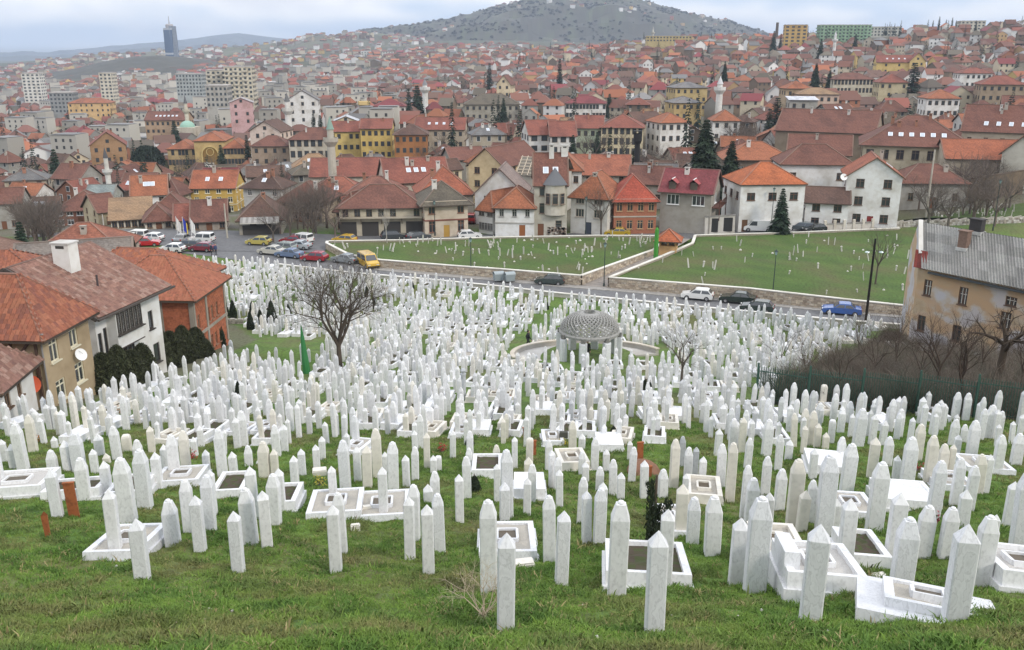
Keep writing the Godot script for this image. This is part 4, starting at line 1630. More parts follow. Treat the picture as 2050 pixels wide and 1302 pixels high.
# ------------------------------------------------------------------ the houses on the left beside the graves
func tiled(o: Node3D, planes: Array, cols: Array, tw: float, th: float):    # roof tiles as real pieces, course by course
	var mb := MB.new()
	for p in planes:
		var a: Vector3 = p[0]
		var b: Vector3 = p[1]
		var c: Vector3 = p[2]
		var e: Vector3 = p[3] if p.size() == 4 else p[2]
		var nn: Vector3 = (b - a).cross(e - a).normalized()
		if nn.z < -0.5 or nn.x < -0.9:
			continue
		var sl := (e - a) - (b - a).normalized() * (e - a).dot((b - a).normalized())
		var rows := int(sl.length() / th)
		var r := (b - a).normalized()
		var up := sl.normalized()
		for j in rows:
			var f := float(j) / rows
			var x0 := a.lerp(e, f)
			var x1 := b.lerp(c, f)
			var w := x0.distance_to(x1)
			var n := int(w / tw)
			for i in n:
				mb.col = cols[rng.randi() % cols.size()] * rng.randf_range(0.85,1.1)
				var q := x0 + r * (w * (i + 0.5) / n) + up * th * 0.5 + nn * (0.035 + rng.randf() * 0.012)
				var bs := Basis(r, up, nn).rotated(r, 0.075)
				var hx := r * (w / n * 0.5 - 0.008)
				var hy := bs.y * th * 0.56
				var t := nn * 0.03
				mb.quad(q - hx - hy + t, q + hx - hy + t, q + hx + hy + t, q - hx + hy + t)
				mb.quad(q - hx - hy - t, q + hx - hy - t, q + hx - hy + t, q - hx - hy + t)
				mb.quad(q + hx - hy - t, q + hx + hy - t, q + hx + hy + t, q + hx - hy + t)
	stuff(put("roof_tiles", mb, M.tile, o.get_node("roof")))


func lh(label: String, x: float, d: float, yaw: float, w: float, l: float, eave: float, rr: float, type: String, wc: Color, rc: Color, floors: int, more := {}) -> Node3D:
	var g := height(x + w * 0.4,d)
	var s := {"label": label, "p": Vector3(x, g, -d), "yaw": deg_to_rad(yaw), "w": w, "l": l, "h": EYE + eave - g, "rr": rr, "type": type, "wc": wc, "rc": rc, "floors": floors, "near": true, "chim": 0,"finish": false, "group": "houses left of the graves"}
	s.merge(more, true)
	var o := house(s)
	o.set_meta("planes",0)
	o.remove_meta("planes")
	return o


func build_left_houses():
	var orange := [Color(0.30,0.105,0.058), Color(0.27,0.092,0.052), Color(0.33,0.125,0.07), Color(0.22,0.082,0.054)]
	var brown := [Color(0.23,0.12,0.09), Color(0.26,0.14,0.105), Color(0.20,0.105,0.08), Color(0.29,0.18,0.14)]
	var cream := Color(0.62,0.58,0.44)
	var o := lh("old tan plaster house with orange hipped roof and orange satellite dish",-32.2,52.6,-4,10.0,5.2,-15.45,2.6,"hip", Color(0.40,0.31,0.20), orange[0],2,
		{"ops0": [Rect2(2.0,3.0,1.0,1.4)],"ops1": [Rect2(0.7,3.2,0.9,1.5), Rect2(2.9,3.4,0.9,1.5), Rect2(0.8,0.7,1.0,1.3), Rect2(3.0,1.0,1.0,1.3), Rect2(3.6,-0.4,0.35,0.4)],"frame": cream, "ov": 0.55,"door": false})
	tiled(o, roof_planes(10.0,5.2,EYE - 15.45 - o.position.y, 2.6,"hip",0.55), orange, 0.26,0.34)
	var mb := MB.new()
	mb.col = Color(0.10,0.06,0.045)
	var hh: float = EYE - 15.45 - o.position.y
	for b in [[0.4,0.2,4.6,4.6],[4.6,0.1,4.7,5.0],[1.4,2.2,4.75,2.3],[2.2,2.3,3.6,5.0]]:
		mb.bar(Vector3(b[0], b[1] * hh / 5.0,2.66), Vector3(b[2], b[3] * hh / 5.0,2.66), 0.14)
	put("timber_brace", mb, M.plain, o)
	mb = MB.new()
	mb.col = Color(0.22,0.21,0.2)
	mb.tube(Vector3(5.1,-1,2.75), Vector3(5.1,hh - 0.3,2.75), 0.055,0.055,7)
	mb.tube(Vector3(5.1,hh - 0.3,2.75), Vector3(5.45,hh - 0.15,3.05), 0.05,0.05,7)
	put("drainpipe", mb, M.plain, o)
	dish(o, Vector3(4.3,2.3,3.15), 0.9,0.55,Color(0.55,0.10,0.04))
	dish(o, Vector3(5.35,2.9,-0.6), 1.2,0.4)
	# the white house with the oriel
	o = lh("large white house with brown tiled roof, glazed oriel and white chimney",-32.6,62.3,-11,11.0,7.6,-16.5,2.7,"gable_z", Color(0.72,0.72,0.71), brown[0],2,
		{"ops0": [Rect2(3.0,3.4,1.0,1.4)],"ops1": [Rect2(0.15,2.9,0.42,1.9), Rect2(0.75,3.1,0.42,1.9), Rect2(6.0,3.3,0.6,1.4), Rect2(6.2,0.6,0.8,1.5), Rect2(5.0,0.3,0.7,1.4), Rect2(0.5,-0.2,0.6,1.5)],"frame": Color(0.05,0.04,0.035), "style": 0,"ov": 0.8,"door": false})
	hh = EYE - 16.5 - o.position.y
	tiled(o, roof_planes(11.0,7.6,hh, 2.7,"gable_z",0.8), brown, 0.30,0.36)
	mb = MB.new()
	mb.col = Color(0.70,0.70,0.69)
	mb.box(Vector3(5.85,hh - 1.85,1.1), Vector3(0.8,2.6,3.0))
	var bay := put("oriel", mb, M.wall, o)
	mb = MB.new()
	mb.col = Color(0.07,0.055,0.05)
	mb.box(Vector3(5.85,hh - 3.18,1.1), Vector3(0.86,0.08,3.06))
	put("trim", mb, M.plain, bay)
	for k in 6:
		add_window(bay, Vector3(6.26,hh - 1.42,2.33 - k * 0.49), PI / 2,0.4,1.5,Color(0.05,0.04,0.035), 0)
	for k in 5:
		add_window(o, Vector3(5.53,hh - 4.3,2.2 - k * 0.52), PI / 2,0.42,1.5,Color(0.05,0.04,0.035), 0)
	chimney(o.get_node("roof"), Vector3(1.6,hh + 2.0,0.6), 1.3,1.7,Color(0.72,0.71,0.69))
	mb = MB.new()
	mb.col = Color(0.06,0.05,0.05)
	mb.tube(Vector3(4.0,hh + 0.6,0.9), Vector3(4.0,hh + 1.6,0.9), 0.07,0.07,8)
	put("vent_pipe", mb, M.plain, o.get_node("roof"))
	mb = MB.new()
	mb.col = Color(0.07,0.055,0.05)
	mb.bar(Vector3(6.32,hh - 0.46,4.65), Vector3(0,hh + 2.66,4.65), 0.1,0.28)
	mb.bar(Vector3(-6.32,hh - 0.46,4.65), Vector3(0,hh + 2.66,4.65), 0.1,0.28)
	mb.bar(Vector3(6.4,hh - 0.5,4.6), Vector3(6.4,hh - 0.5,-4.6), 0.16,0.14)
	put("fascia", mb, M.plain, o)
	# the unplastered house
	o = lh("unfinished red hollow-brick house with orange tiled hipped roof and concrete posts",-31.2,77.5,-3,8.4,7.4,-19.8,2.5,"hip", Color(0.37,0.125,0.065), orange[0],2,
		{"ops0": [Rect2(0.6,2.9,0.9,1.3)],"ops1": [Rect2(0.7,2.9,0.6,1.3), Rect2(3.0,2.9,0.55,1.3), Rect2(3.9,2.9,0.55,1.3), Rect2(5.0,2.9,0.55,1.3), Rect2(3.2,0.4,0.55,1.2), Rect2(4.2,0.4,0.55,1.2), Rect2(5.2,0.4,0.55,1.2)],"frame": Color(0.25,0.13,0.08), "wmat": "brick","ov": 0.6,"door": false})
	hh = EYE - 19.8 - o.position.y
	tiled(o, roof_planes(8.4,7.4,hh, 2.5,"hip",0.6), [orange[0], orange[2], Color(0.34,0.12,0.068)],0.26,0.34)
	mb = MB.new()
	var j := 0
	for side in 2:
		var ln := 8.4 if side == 0 else 7.4
		var y := 0.1
		while y < hh - 0.3:
			var x := (0.0 if j % 2 == 0 else -0.2) - ln * 0.5
			while x < ln * 0.5 - 0.1:
				var lx := maxf(x, -ln * 0.5)
				var rx := minf(x + 0.38,ln * 0.5)
				var q := Vector3((lx + rx) * 0.5,y + 0.115,3.7) if side == 0 else Vector3(4.2,y + 0.115,-(lx + rx) * 0.5)
				var open := false
				if side == 1:
					for r in [Rect2(0.7,2.9,0.6,1.3), Rect2(3.0,2.9,0.55,1.3), Rect2(3.9,2.9,0.55,1.3), Rect2(5.0,2.9,0.55,1.3), Rect2(3.2,0.4,0.55,1.2), Rect2(4.2,0.4,0.55,1.2), Rect2(5.2,0.4,0.55,1.2)]:
						if r.grow(0.08).has_point(Vector2((lx + rx) * 0.5 + 3.7,y + 0.1)):
							open = true
				else:
					open = Rect2(0.5,2.8,1.1,1.5).has_point(Vector2((lx + rx) * 0.5 + 4.2,y + 0.1))
				if not open and rx - lx > 0.05:
					mb.col = Color(0.40,0.13,0.065) * rng.randf_range(0.75,1.12)
					mb.box(q, Vector3(rx - lx - 0.015,0.225,0.03) if side == 0 else Vector3(0.03,0.225,rx - lx - 0.015))
				x += 0.39
			y += 0.245
			j += 1
	stuff(put("bricks", mb, M.brick, o))
	mb = MB.new()
	mb.col = Color(0.33,0.30,0.26)
	for x in [-1.2,1.4,4.05]:
		mb.box(Vector3(x, hh * 0.5,3.74), Vector3(0.34,hh, 0.12))
	for z in [3.55,0.9,-3.5]:
		mb.box(Vector3(4.24,hh * 0.5,z), Vector3(0.12,hh, 0.32))
	for y in [2.45,hh - 0.12]:
		mb.box(Vector3(0,y, 3.735), Vector3(8.6,0.26,0.14))
		mb.box(Vector3(4.235,y, 0), Vector3(0.14,0.26,7.5))
	put("concrete_frame", mb, M.wall, o)
	o = lh("white house with long weathered orange roof behind the unfinished brick house",-38.6,91.0,-8,12.5,9.0,-22.1,2.6,"hip", Color(0.66,0.66,0.64), Color(0.30,0.11,0.06), 2, {"ops1": [Rect2(2.0,2.6,0.9,1.2)],"ops0": [],"door": false, "ov": 0.7})
	tiled(o, roof_planes(12.5,9.0,EYE - 22.1 - o.position.y, 2.6,"hip",0.7), [Color(0.30,0.10,0.055), Color(0.26,0.10,0.065), Color(0.34,0.12,0.06)],0.3,0.36)
	chimney(o.get_node("roof"), Vector3(-2.6,EYE - 22.1 - o.position.y + 1.0,2.0), 0.7,1.2,Color(0.58,0.56,0.52))
	o = lh("small whitewashed house with peeling plaster and brown roof at left edge",-32.0,46.2,6,9.0,4.6,-16.8,2.0,"hip", Color(0.66,0.65,0.63), brown[1],1, {"ops1": [Rect2(0.8,0.9,0.7,1.1), Rect2(2.4,1.0,0.6,1.1)],"ops0": [Rect2(4.0,0.7,0.8,1.1)],"door": true, "door_x": 7.2,"door_c": Color(0.30,0.18,0.05), "ov": 0.5})
	tiled(o, roof_planes(9.0,4.6,EYE - 16.8 - o.position.y, 2.0,"hip",0.5), brown, 0.28,0.34)
	o = lh("low house with orange tile roof above the old tan house",-47.0,79.0,14,12.0,9.0,-19.6,2.4,"hip", Color(0.45,0.38,0.3), orange[1],1, {"ops1": [],"ops0": [],"door": false})
	tiled(o, roof_planes(12.0,9.0,EYE - 19.6 - o.position.y, 2.4,"hip",0.5), orange, 0.3,0.36)
	dish(o, Vector3(2.0,4.6,4.6), 0.5,0.5)
	o = lh("grey-tiled low house behind the white house with the oriel",-47.5,96.0,20,11.0,9.0,-22.0,2.3,"gable_x", Color(0.42,0.38,0.32), Color(0.20,0.175,0.15), 1, {"ops1": [],"ops0": [],"door": false})
	skylight(o.get_node("roof"), {"w": 11.0,"l": 9.0,"h": EYE - 22.0 - o.position.y, "rr": 2.3,"type": "gable_x"}, 0.2,0.4)
	o = lh("brown-red pyramid roofed house beside the car park lamp post",-52.0,108.0,10,10.0,9.0,-22.6,2.6,"hip", Color(0.42,0.36,0.3), Color(0.30,0.11,0.07), 1, {"ops1": [],"ops0": [],"door": false, "chim": 1})
	o = lh("old brown house with sagging roof at the far left below the car park",-66.0,104.0,10,13.0,9.0,-22.8,2.6,"hip", Color(0.34,0.28,0.22), Color(0.20,0.12,0.09), 1, {"ops1": [],"ops0": [],"door": false, "chim": 1})


# ------------------------------------------------------------------ buildings of the town one can name
func minaret(label: String, px: float, ytop: float, ybase: float, d: float, r: float, shaft: Color, cone: Color, balc := 0.72):
	var top := at(px, ytop, d)
	var g := height(top.x, d)
	var o := thing("minaret", label, "minaret", Vector3(top.x, g, top.z), 0.0,"minarets in the town")
	var h := top.y - g
	var mb := MB.new()
	mb.col = shaft
	mb.lathe(Vector3.ZERO, [[r * 1.35,-2.0],[r * 1.3,h * 0.12],[r, h * 0.16],[r * 0.92,h * balc]],12,false)
	put("shaft", mb, M.wall, o)
	mb = MB.new()
	mb.col = shaft * 0.92
	mb.lathe(Vector3(0,h * balc, 0), [[r * 0.95,-r * 1.1],[r * 1.7,0.0],[r * 1.75,r * 0.9],[r * 1.6,r * 0.9],[r * 1.6,0.05],[r * 0.7,0.05]],12,false)
	put("balcony", mb, M.wall, o)
	mb = MB.new()
	mb.col = shaft
	mb.lathe(Vector3(0,h * balc, 0), [[r * 0.78,0.0],[r * 0.74,h * (0.86 - balc)]],12,false)
	put("turret", mb, M.wall, o)
	mb = MB.new()
	mb.col = cone
	mb.lathe(Vector3(0,h * 0.86,0), [[r * 0.95,-0.1],[r * 0.85,0.1],[0.02,h * 0.14]],12)
	put("spire", mb, M.plain, o)
	taken.append([top.x, d, 3.0])
	shown.append([px, ytop, 10.0,d, (ybase - ytop) * 0.8])


func block(label: String, px: float, ytop: float, wpx: float, d: float, l: float, yaw: float, wc: Color, floors: int, cols: int, called := "apartment_block", balconies := false, rc := Color(0.4,0.38,0.36)) -> Node3D:
	var e := at(px, ytop, d)
	var w := wpx / scale_at(e)
	var y := deg_to_rad(yaw)
	var c := e + Vector3(-sin(y), 0,-cos(y)) * l * 0.5
	var g := minf(height(c.x, -c.z), height(e.x, d)) - 1.0
	taken.append([c.x, -c.z, maxf(w, l) * 0.6 + 2.0])
	var o := thing(called, label, "building", Vector3(c.x, g, c.z), y, "large buildings in the town")
	var h := e.y - g
	shown.append([px, ytop, wpx * 0.5,d, minf(floors * 2.9,h) * 0.85 * scale_at(e)])
	var mb := MB.new()
	mb.col = wc
	mb.box(Vector3(0,h * 0.5 - 3,0), Vector3(w, h + 6,l))
	put("wall", mb, M.wall, o)
	mb = MB.new()
	mb.col = rc
	mb.box(Vector3(0,h + 0.15,0), Vector3(w + 0.5,0.5,l + 0.5))
	put("roof", mb, M.wall, o)
	var fh := 2.9
	var near := scale_at(e) > 3.4
	var wm := MB.new()
	for f in floors:
		for s in 3:
			var ln := w if s == 0 else l
			var n := cols if s == 0 else maxi(2,int(cols * l / w))
			var right: Vector3 = [Vector3.RIGHT, Vector3.FORWARD, Vector3.BACK][s]
			var nrm := right.cross(Vector3.UP)
			var bs := Basis(right, Vector3.UP, nrm)
			for k in n:
				var q := nrm * ((l if s == 0 else w) * 0.5) + right * ((k + 0.5) / n - 0.5) * ln + Vector3(0,h - 1.6 - f * fh, 0)
				wm.col = Color(0.05,0.055,0.06)
				wm.box(q + nrm * 0.02,Vector3(ln / n * 0.5,1.5,0.1), bs)
				if balconies and k % 2 == 0:
					wm.col = wc * 0.9
					wm.box(q + nrm * 0.55 + Vector3(0,-1.0,0), Vector3(ln / n * 0.9,1.0,1.1), bs)
	stuff(put("windows", wm, M.plain, o))
	return o


func build_named_town():
	minaret("tall grey stone minaret with verdigris spire behind the shop roofs",659,232,350,200.0,0.95,Color(0.47,0.44,0.38), Color(0.20,0.30,0.25))
	minaret("small pale minaret with dark spire on the left among low roofs",208,295,385,205.0,0.62,Color(0.66,0.66,0.63), Color(0.08,0.08,0.085), 0.66)
	minaret("cream minaret with dark tip beside the green-domed mosque",369,190,245,430.0,1.0,Color(0.60,0.56,0.46), Color(0.10,0.10,0.10))
	minaret("white minaret with a dark spire left of the pale gabled houses",573,185,252,370.0,1.35,Color(0.68,0.67,0.64), Color(0.12,0.12,0.12), 0.7)
	minaret("slim white minaret in the middle of the town roofs",850,157,213,460.0,1.5,Color(0.70,0.70,0.68), Color(0.2,0.2,0.21), 0.75)
	minaret("white minaret rising right of centre between brown roofs",1443,152,228,345.0,1.3,Color(0.70,0.69,0.66), Color(0.5,0.5,0.5), 0.74)
	minaret("far white minaret in front of the green apartment block",1674,62,93,700.0,1.2,Color(0.70,0.70,0.68), Color(0.5,0.5,0.5))
	minaret("thin distant minaret on the ridge right of the wooded hill",1308,52,76,1050.0,1.3,Color(0.55,0.54,0.5), Color(0.3,0.3,0.3))
	# mosque with the green dome
	var e := at(375,254,425.0)
	var o := thing("mosque","small mosque with pale green copper dome","mosque", Vector3(e.x, height(e.x, 425.0), e.z))
	var hh := e.y - o.position.y
	var mb := MB.new()
	mb.col = Color(0.5,0.46,0.38)
	mb.box(Vector3(0,hh * 0.5,0), Vector3(9,hh, 9))
	put("wall", mb, M.wall, o)
	mb = MB.new()
	mb.col = Color(0.26,0.42,0.34)
	var prof := []
	for i in 8:
		prof.append([3.4 * cos(i * PI / 14), 2.9 * sin(i * PI / 14)])
	prof.append([0.02,2.95])
	mb.lathe(Vector3(0,hh - 0.1,0), prof, 20)
	put("dome", mb, M.plain, o)
	# glass skyscraper, twisted, with its mast
	e = at(339,56,2250.0)
	var g := EYE - 62.0
	o = thing("glass_skyscraper","twisted blue glass skyscraper with antenna mast far over the town","skyscraper", Vector3(e.x, g, e.z), 0.2)
	hh = e.y - g
	mb = MB.new()
	for k in 26:
		for f in 4:
			var a0 := 0.5 * k / 26.0
			var a1 := 0.5 * (k + 1) / 26.0
			var q := []
			for c in [[f, k, a0],[f + 1,k, a0],[f + 1,k + 1,a1],[f, k + 1,a1]]:
				var an: float = TAU * c[0] / 4 + c[2]
				var rr := 15.5 if int(c[0]) % 2 == 0 else 14.0
				q.append(Vector3(cos(an) * rr, hh * c[1] / 26.0,-sin(an) * rr))
			mb.col = Color(0.045,0.085,0.16) if f != 1 else Color(0.16,0.22,0.30)
			if k % 13 == 12:
				mb.col = Color(0.4,0.42,0.45)
			mb.quad(q[0], q[1], q[2], q[3])
	put("glass_facade", mb, M.paint, o)
	mb = MB.new()
	mb.col = Color(0.20,0.23,0.28)
	mb.box(Vector3(7,hh * 0.5 + 2,3), Vector3(14,hh + 4,16))
	put("concrete_core", mb, M.wall, o)
	mb = MB.new()
	mb.col = Color(0.36,0.34,0.34)
	mb.lathe(Vector3(0,hh, 0), [[9.0,0.0],[9.0,7.0],[7.0,9.0],[0.1,9.0]],12,false)
	mb.tube(Vector3(0,hh + 8,0), Vector3(0,hh + 27,0), 1.3,0.6,6)
	put("mast", mb, M.plain, o)
	# blocks
	var cr := Color(0.58,0.53,0.42)
	block("cream apartment block with stacked balconies, the larger and right-hand one",475,134,54,620.0,16,8,cr, 9,6,"apartment_block", true)
	block("cream apartment block with balconies, lower left-hand part",436,141,48,635.0,15,8,Color(0.55,0.51,0.42), 8,5,"apartment_block", true)
	block("white tower block alone at the far left of the town",59,147,34,880.0,16,10,Color(0.66,0.65,0.6), 9,4)
	block("narrow pale tower block left of the skyscraper",209,146,24,780.0,14,5,Color(0.62,0.58,0.48), 8,3)
	block("pale blue-grey office block below the skyscraper",376,148,50,760.0,16,5,Color(0.38,0.41,0.41), 6,8)
	block("grey concrete block in front of the cream apartments",432,172,42,520.0,14,6,Color(0.40,0.39,0.36), 4,5)
	block("low grey flat block at the left above the ochre hotel",120,186,44,690.0,14,8,Color(0.28,0.29,0.29), 5,6)
	block("ochre apartment block on the skyline right of the hill",1595,50,44,820.0,18,-12,Color(0.52,0.35,0.13), 6,4)
	block("long green apartment block with white window bays on the skyline",1695,50,100,880.0,14,-4,Color(0.27,0.40,0.27), 5,14,"apartment_block", true)
	block("long grey apartment block beside the green block on the skyline",1775,54,60,930.0,14,-4,Color(0.46,0.46,0.42), 3,9)
	block("pale school building on the skyline at the right end",1950,42,46,960.0,16,-10,Color(0.55,0.52,0.44), 3,6)
	block("white long block on the crest in the middle distance",755,104,64,1900.0,16,4,Color(0.66,0.66,0.62), 3,12)
	block("ochre barracks with flat roof on the ridge",1340,72,90,1000.0,18,-4,Color(0.46,0.37,0.18), 2,14)
	# buildings with a roof
	hs("ochre hotel with orange roof and two rows of dark windows",177,206,80,640.0,16,10,"hip",3.0,Color(0.62,0.42,0.20), "orange",3, {"nf": 8,"chim": 0,"category": "building"})
	hs("long yellow building with red roof and rounded gable end",1795,124,74,560.0,14,-14,"gable_x",4.0,Color(0.60,0.45,0.18), "red",2, {"nf": 6,"chim": 0,"sky": 4})
	hs("yellow wing with rounded gable at the end of the long building",1838,122,30,556.0,14,-14,"gable_z",4.6,Color(0.62,0.47,0.2), "red",2, {"nf": 2,"chim": 0})
	hs("long white school with crimson roof and rows of tall windows",1173,206,80,395.0,12,-6,"hip",2.6,"white","crimson",2, {"nf": 12,"chim": 0,"ww": 1.0,"wh": 1.7,"category": "building"})
	institute()
	hs("pale pink gabled house with three small windows above the institute",530,262,64,325.0,12,-8,"gable_z",3.4,Color(0.64,0.53,0.46), "brown",2, {"nf": 2,"chim": 0})
	hs("pale grey house with tall windows and red roof left of the stone minaret",626,278,96,300.0,12,4,"hip",3.2,Color(0.52,0.48,0.40), "brown-red",2, {"nf": 7,"ww": 1.3,"wh": 2.0,"chim": 1})
	hs("brown house with red roof in front of the pale pink gable",540,291,74,305.0,10,2,"hip",2.8,Color(0.34,0.27,0.2), "brown-red",2, {"nf": 4,"chim": 1})
	hs("yellow terrace house with red roof, left half",690,262,60,300.0,10,6,"gable_x",2.8,Color(0.60,0.46,0.17), "red",2, {"nf": 5,"chim": 1})
	hs("yellow terrace house with two red gables, right half",752,256,62,295.0,10,2,"gable_x",2.6,Color(0.56,0.41,0.14), "red",3, {"nf": 5,"chim": 1})
	hs("orange-brown timber balcony house right of the yellow terrace",822,268,66,285.0,10,4,"hip",2.6,Color(0.36,0.16,0.06), "brown",3, {"nf": 5,"chim": 1})
	hs("cream house with flat white roof above the yellow terrace",692,242,46,330.0,10,8,"gable_z",1.6,Color(0.64,0.54,0.36), Color(0.55,0.57,0.6), 2, {"nf": 3,"chim": 0})
	hs("white row house with red roof, left half with big gable wall",1090,268,62,265.0,12,10,"gable_x",3.6,"white","red",3, {"nf": 3,"ww": 1.6,"chim": 0})
	hs("white row house with red roof, right half with balcony",1128,271,52,260.0,12,2,"gable_x",3.6,"white","red",3, {"nf": 3,"ww": 1.4,"chim": 0})
	hs("pale green terrace house with red roof",1180,255,56,275.0,11,-4,"gable_x",3.2,"pale green","red",2, {"nf": 4,"chim": 1})
	hs("cream corner house with red hipped roof and tall arched windows",1246,254,84,272.0,13,-8,"hip",3.4,Color(0.66,0.58,0.40), "red",3, {"nf": 7,"ww": 1.0,"wh": 1.8,"chim": 0})
	hs("white three-storey house with pale balconies right of the cream corner house",1352,244,62,275.0,11,14,"hip",2.4,"white","orange",3, {"nf": 4,"chim": 0})
	hs("red-roofed house with two white gables and skylights in the middle",880,258,100,325.0,12,-2,"gable_x",3.6,Color(0.42,0.36,0.28), "red",2, {"nf": 6,"chim": 0,"sky": 4})
	hs("white house with crimson hipped roof left of the slim minaret",780,212,62,385.0,12,6,"hip",2.6,"white","crimson",2, {"nf": 6,"chim": 0})
	hs("grey flat-roofed factory hall in the middle of the town",985,208,110,400.0,16,2,"hip",4.0,Color(0.34,0.32,0.27), "mossy",2, {"nf": 9,"chim": 0})
	hs("cream front-gabled house left of the tall narrow spruce",1008,168,28,480.0,14,-10,"gable_z",4.4,Color(0.62,0.52,0.36), "brown-red",2, {"nf": 2,"chim": 0})
	hs("ochre house with grey hipped roof beside the right minaret, upper one",1385,175,66,400.0,13,8,"hip",2.2,Color(0.46,0.36,0.18), "grey",3, {"nf": 5,"chim": 0})
	hs("ochre house with grey hipped roof beside the right minaret, lower one",1378,205,56,350.0,12,8,"hip",2.0,Color(0.46,0.34,0.16), "grey",3, {"nf": 4,"chim": 0})
	hs("white house with orange hipped roof right of the minaret",1455,240,54,300.0,10,-4,"hip",3.0,"white","orange",2, {"nf": 3,"chim": 0})
	hs("cream school with rows of tall windows below the long yellow building",1710,158,78,420.0,12,-4,"hip",2.6,Color(0.56,0.52,0.42), "brown-red",2, {"nf": 11,"ww": 0.9,"wh": 1.9,"chim": 0})
	hs("long barrack with tan roof and pale pink end on the right slope",1640,188,80,360.0,12,-6,"hip",2.2,Color(0.55,0.42,0.34), "tan",1, {"nf": 6,"chim": 0})
	hs("beige house with red hipped roof left of the tall dark fir",1790,164,54,400.0,13,-10,"hip",3.4,Color(0.5,0.43,0.28), "red",2, {"nf": 4,"chim": 0})
	hs("white house with ribbon windows and red roof on the right slope",1956,146,60,440.0,12,-10,"hip",2.4,"white","red",2, {"nf": 6,"chim": 0})
	hs("white house with orange roof near the right edge of the slope",1890,196,62,330.0,11,-8,"hip",2.8,"white","orange",2, {"nf": 5,"chim": 0})
	hs("brown-walled long hall with red roof near the right edge",2010,168,80,360.0,12,-14,"hip",3.0,Color(0.34,0.27,0.19), "red",2, {"nf": 6,"chim": 0})
	hs("small tan house with bright orange roof behind the dark pointed fir",1600,176,50,370.0,10,0,"hip",2.6,Color(0.4,0.32,0.22), "orange",1, {"nf": 3,"chim": 0})
	hs("pale house with sagging white sheet roof below the dark fir",1610,200,54,330.0,9,-8,"shed_z",0.8,"grey", Color(0.66,0.68,0.72), 1, {"nf": 3,"chim": 0})
	hs("pink stuccoed house with pale roof left of the white gables",482,205,44,420.0,12,14,"gable_z",2.0,Color(0.55,0.36,0.36), Color(0.45,0.42,0.42), 3, {"nf": 2,"chim": 0})
	hs("white house with steep double gable behind the middle minaret",605,200,62,400.0,12,8,"gable_z",4.0,"white","grey",3, {"nf": 3,"chim": 0})
	hs("tan long house with red roof right of the cream minaret",330,240,80,440.0,14,4,"gable_x",3.6,Color(0.42,0.30,0.2), "brown-red",2, {"nf": 8,"chim": 0,"sky": 6})
	hs("ochre house with steep red gable wall facing the valley",215,290,66,330.0,14,22,"gable_z",4.6,Color(0.36,0.22,0.12), "red",2, {"nf": 3,"chim": 1})


func institute():
	var o := hs("arched yellow institute, its tall middle block with great round arch",418,281,60,330.0,16,6,"hip",2.6,Color(0.52,0.38,0.17), "orange",4, {"nf": 0,"ns": 0,"chim": 0,"category": "building","name": "institute"})
	var s := box_of(o)
	var mb := MB.new()
	var dk := MB.new()
	dk.col = Color(0.28,0.17,0.05)
	var pts := PackedVector2Array()
	for i in 17:
		var a := PI * i / 16.0
		pts.append(Vector2(cos(a), sin(a)))
	var cy := s.y * 0.58
	for i in 16:
		var a := pts[i]
		var b := pts[i + 1]
		mb.col = Color(0.60,0.46,0.20)
		mb.bar(Vector3(a.x * 2.9,cy + a.y * 2.9,s.z / 2 + 0.15), Vector3(b.x * 2.9,cy + b.y * 2.9,s.z / 2 + 0.15), 0.5,0.5)
		dk.tri(Vector3(0,cy, s.z / 2 + 0.04), Vector3(a.x * 2.7,cy + a.y * 2.7,s.z / 2 + 0.04), Vector3(b.x * 2.7,cy + b.y * 2.7,s.z / 2 + 0.04))
	dk.quad(Vector3(-2.7,0,s.z / 2 + 0.04), Vector3(2.7,0,s.z / 2 + 0.04), Vector3(2.7,cy, s.z / 2 + 0.04), Vector3(-2.7,cy, s.z / 2 + 0.04))
	mb.box(Vector3(-2.9,cy * 0.5,s.z / 2 + 0.15), Vector3(0.5,cy, 0.5))
	mb.box(Vector3(2.9,cy * 0.5,s.z / 2 + 0.15), Vector3(0.5,cy, 0.5))
	for i in 12:
		var a := TAU * i / 12.0
		var b := TAU * (i + 1) / 12.0
		mb.bar(Vector3(cos(a) * 1.3,cy + 0.9 + sin(a) * 1.3,s.z / 2 + 0.12), Vector3(cos(b) * 1.3,cy + 0.9 + sin(b) * 1.3,s.z / 2 + 0.12), 0.22)
	put("arch", mb, M.wall, o)
	put("niche", dk, M.wall, o)
	mb = MB.new()
	mb.col = Color(0.66,0.62,0.52)
	mb.box(Vector3(0,2.0,s.z / 2 + 0.2), Vector3(2.2,4.0,0.3))
	mb.col = Color(0.05,0.04,0.04)
	mb.box(Vector3(0,1.8,s.z / 2 + 0.26), Vector3(1.5,3.6,0.3))
	put("door", mb, M.plain, o)
	hs("arched yellow institute, its left wing with paired windows and orange roof",362,297,54,334.0,14,6,"hip",2.6,Color(0.48,0.36,0.19), "orange",2, {"nf": 8,"ww": 0.9,"wh": 1.8,"chim": 0,"category": "building","name": "institute"})
	hs("arched yellow institute, its right wing with paired windows and orange roof",467,295,40,330.0,14,6,"hip",2.6,Color(0.48,0.36,0.19), "orange",2, {"nf": 6,"ww": 0.9,"wh": 1.8,"chim": 0,"category": "building","name": "institute"})


# ------------------------------------------------------------------ the other houses
func free_spot(x: float, d: float, r: float) -> bool:
	for t in taken:
		var dx: float = t[0] - x
		var dd: float = t[1] - d
		if dx * dx + dd * dd < pow(t[2] + r, 2):
			return false
	return true


func pick(list: Array, weights: Array):
	var s := 0.0
	for w in weights:
		s += w
	var q := rng.randf() * s
	for i in list.size():
		q -= weights[i]
		if q <= 0.0:
			return list[i]
	return list[0]


var grid_cells := {}


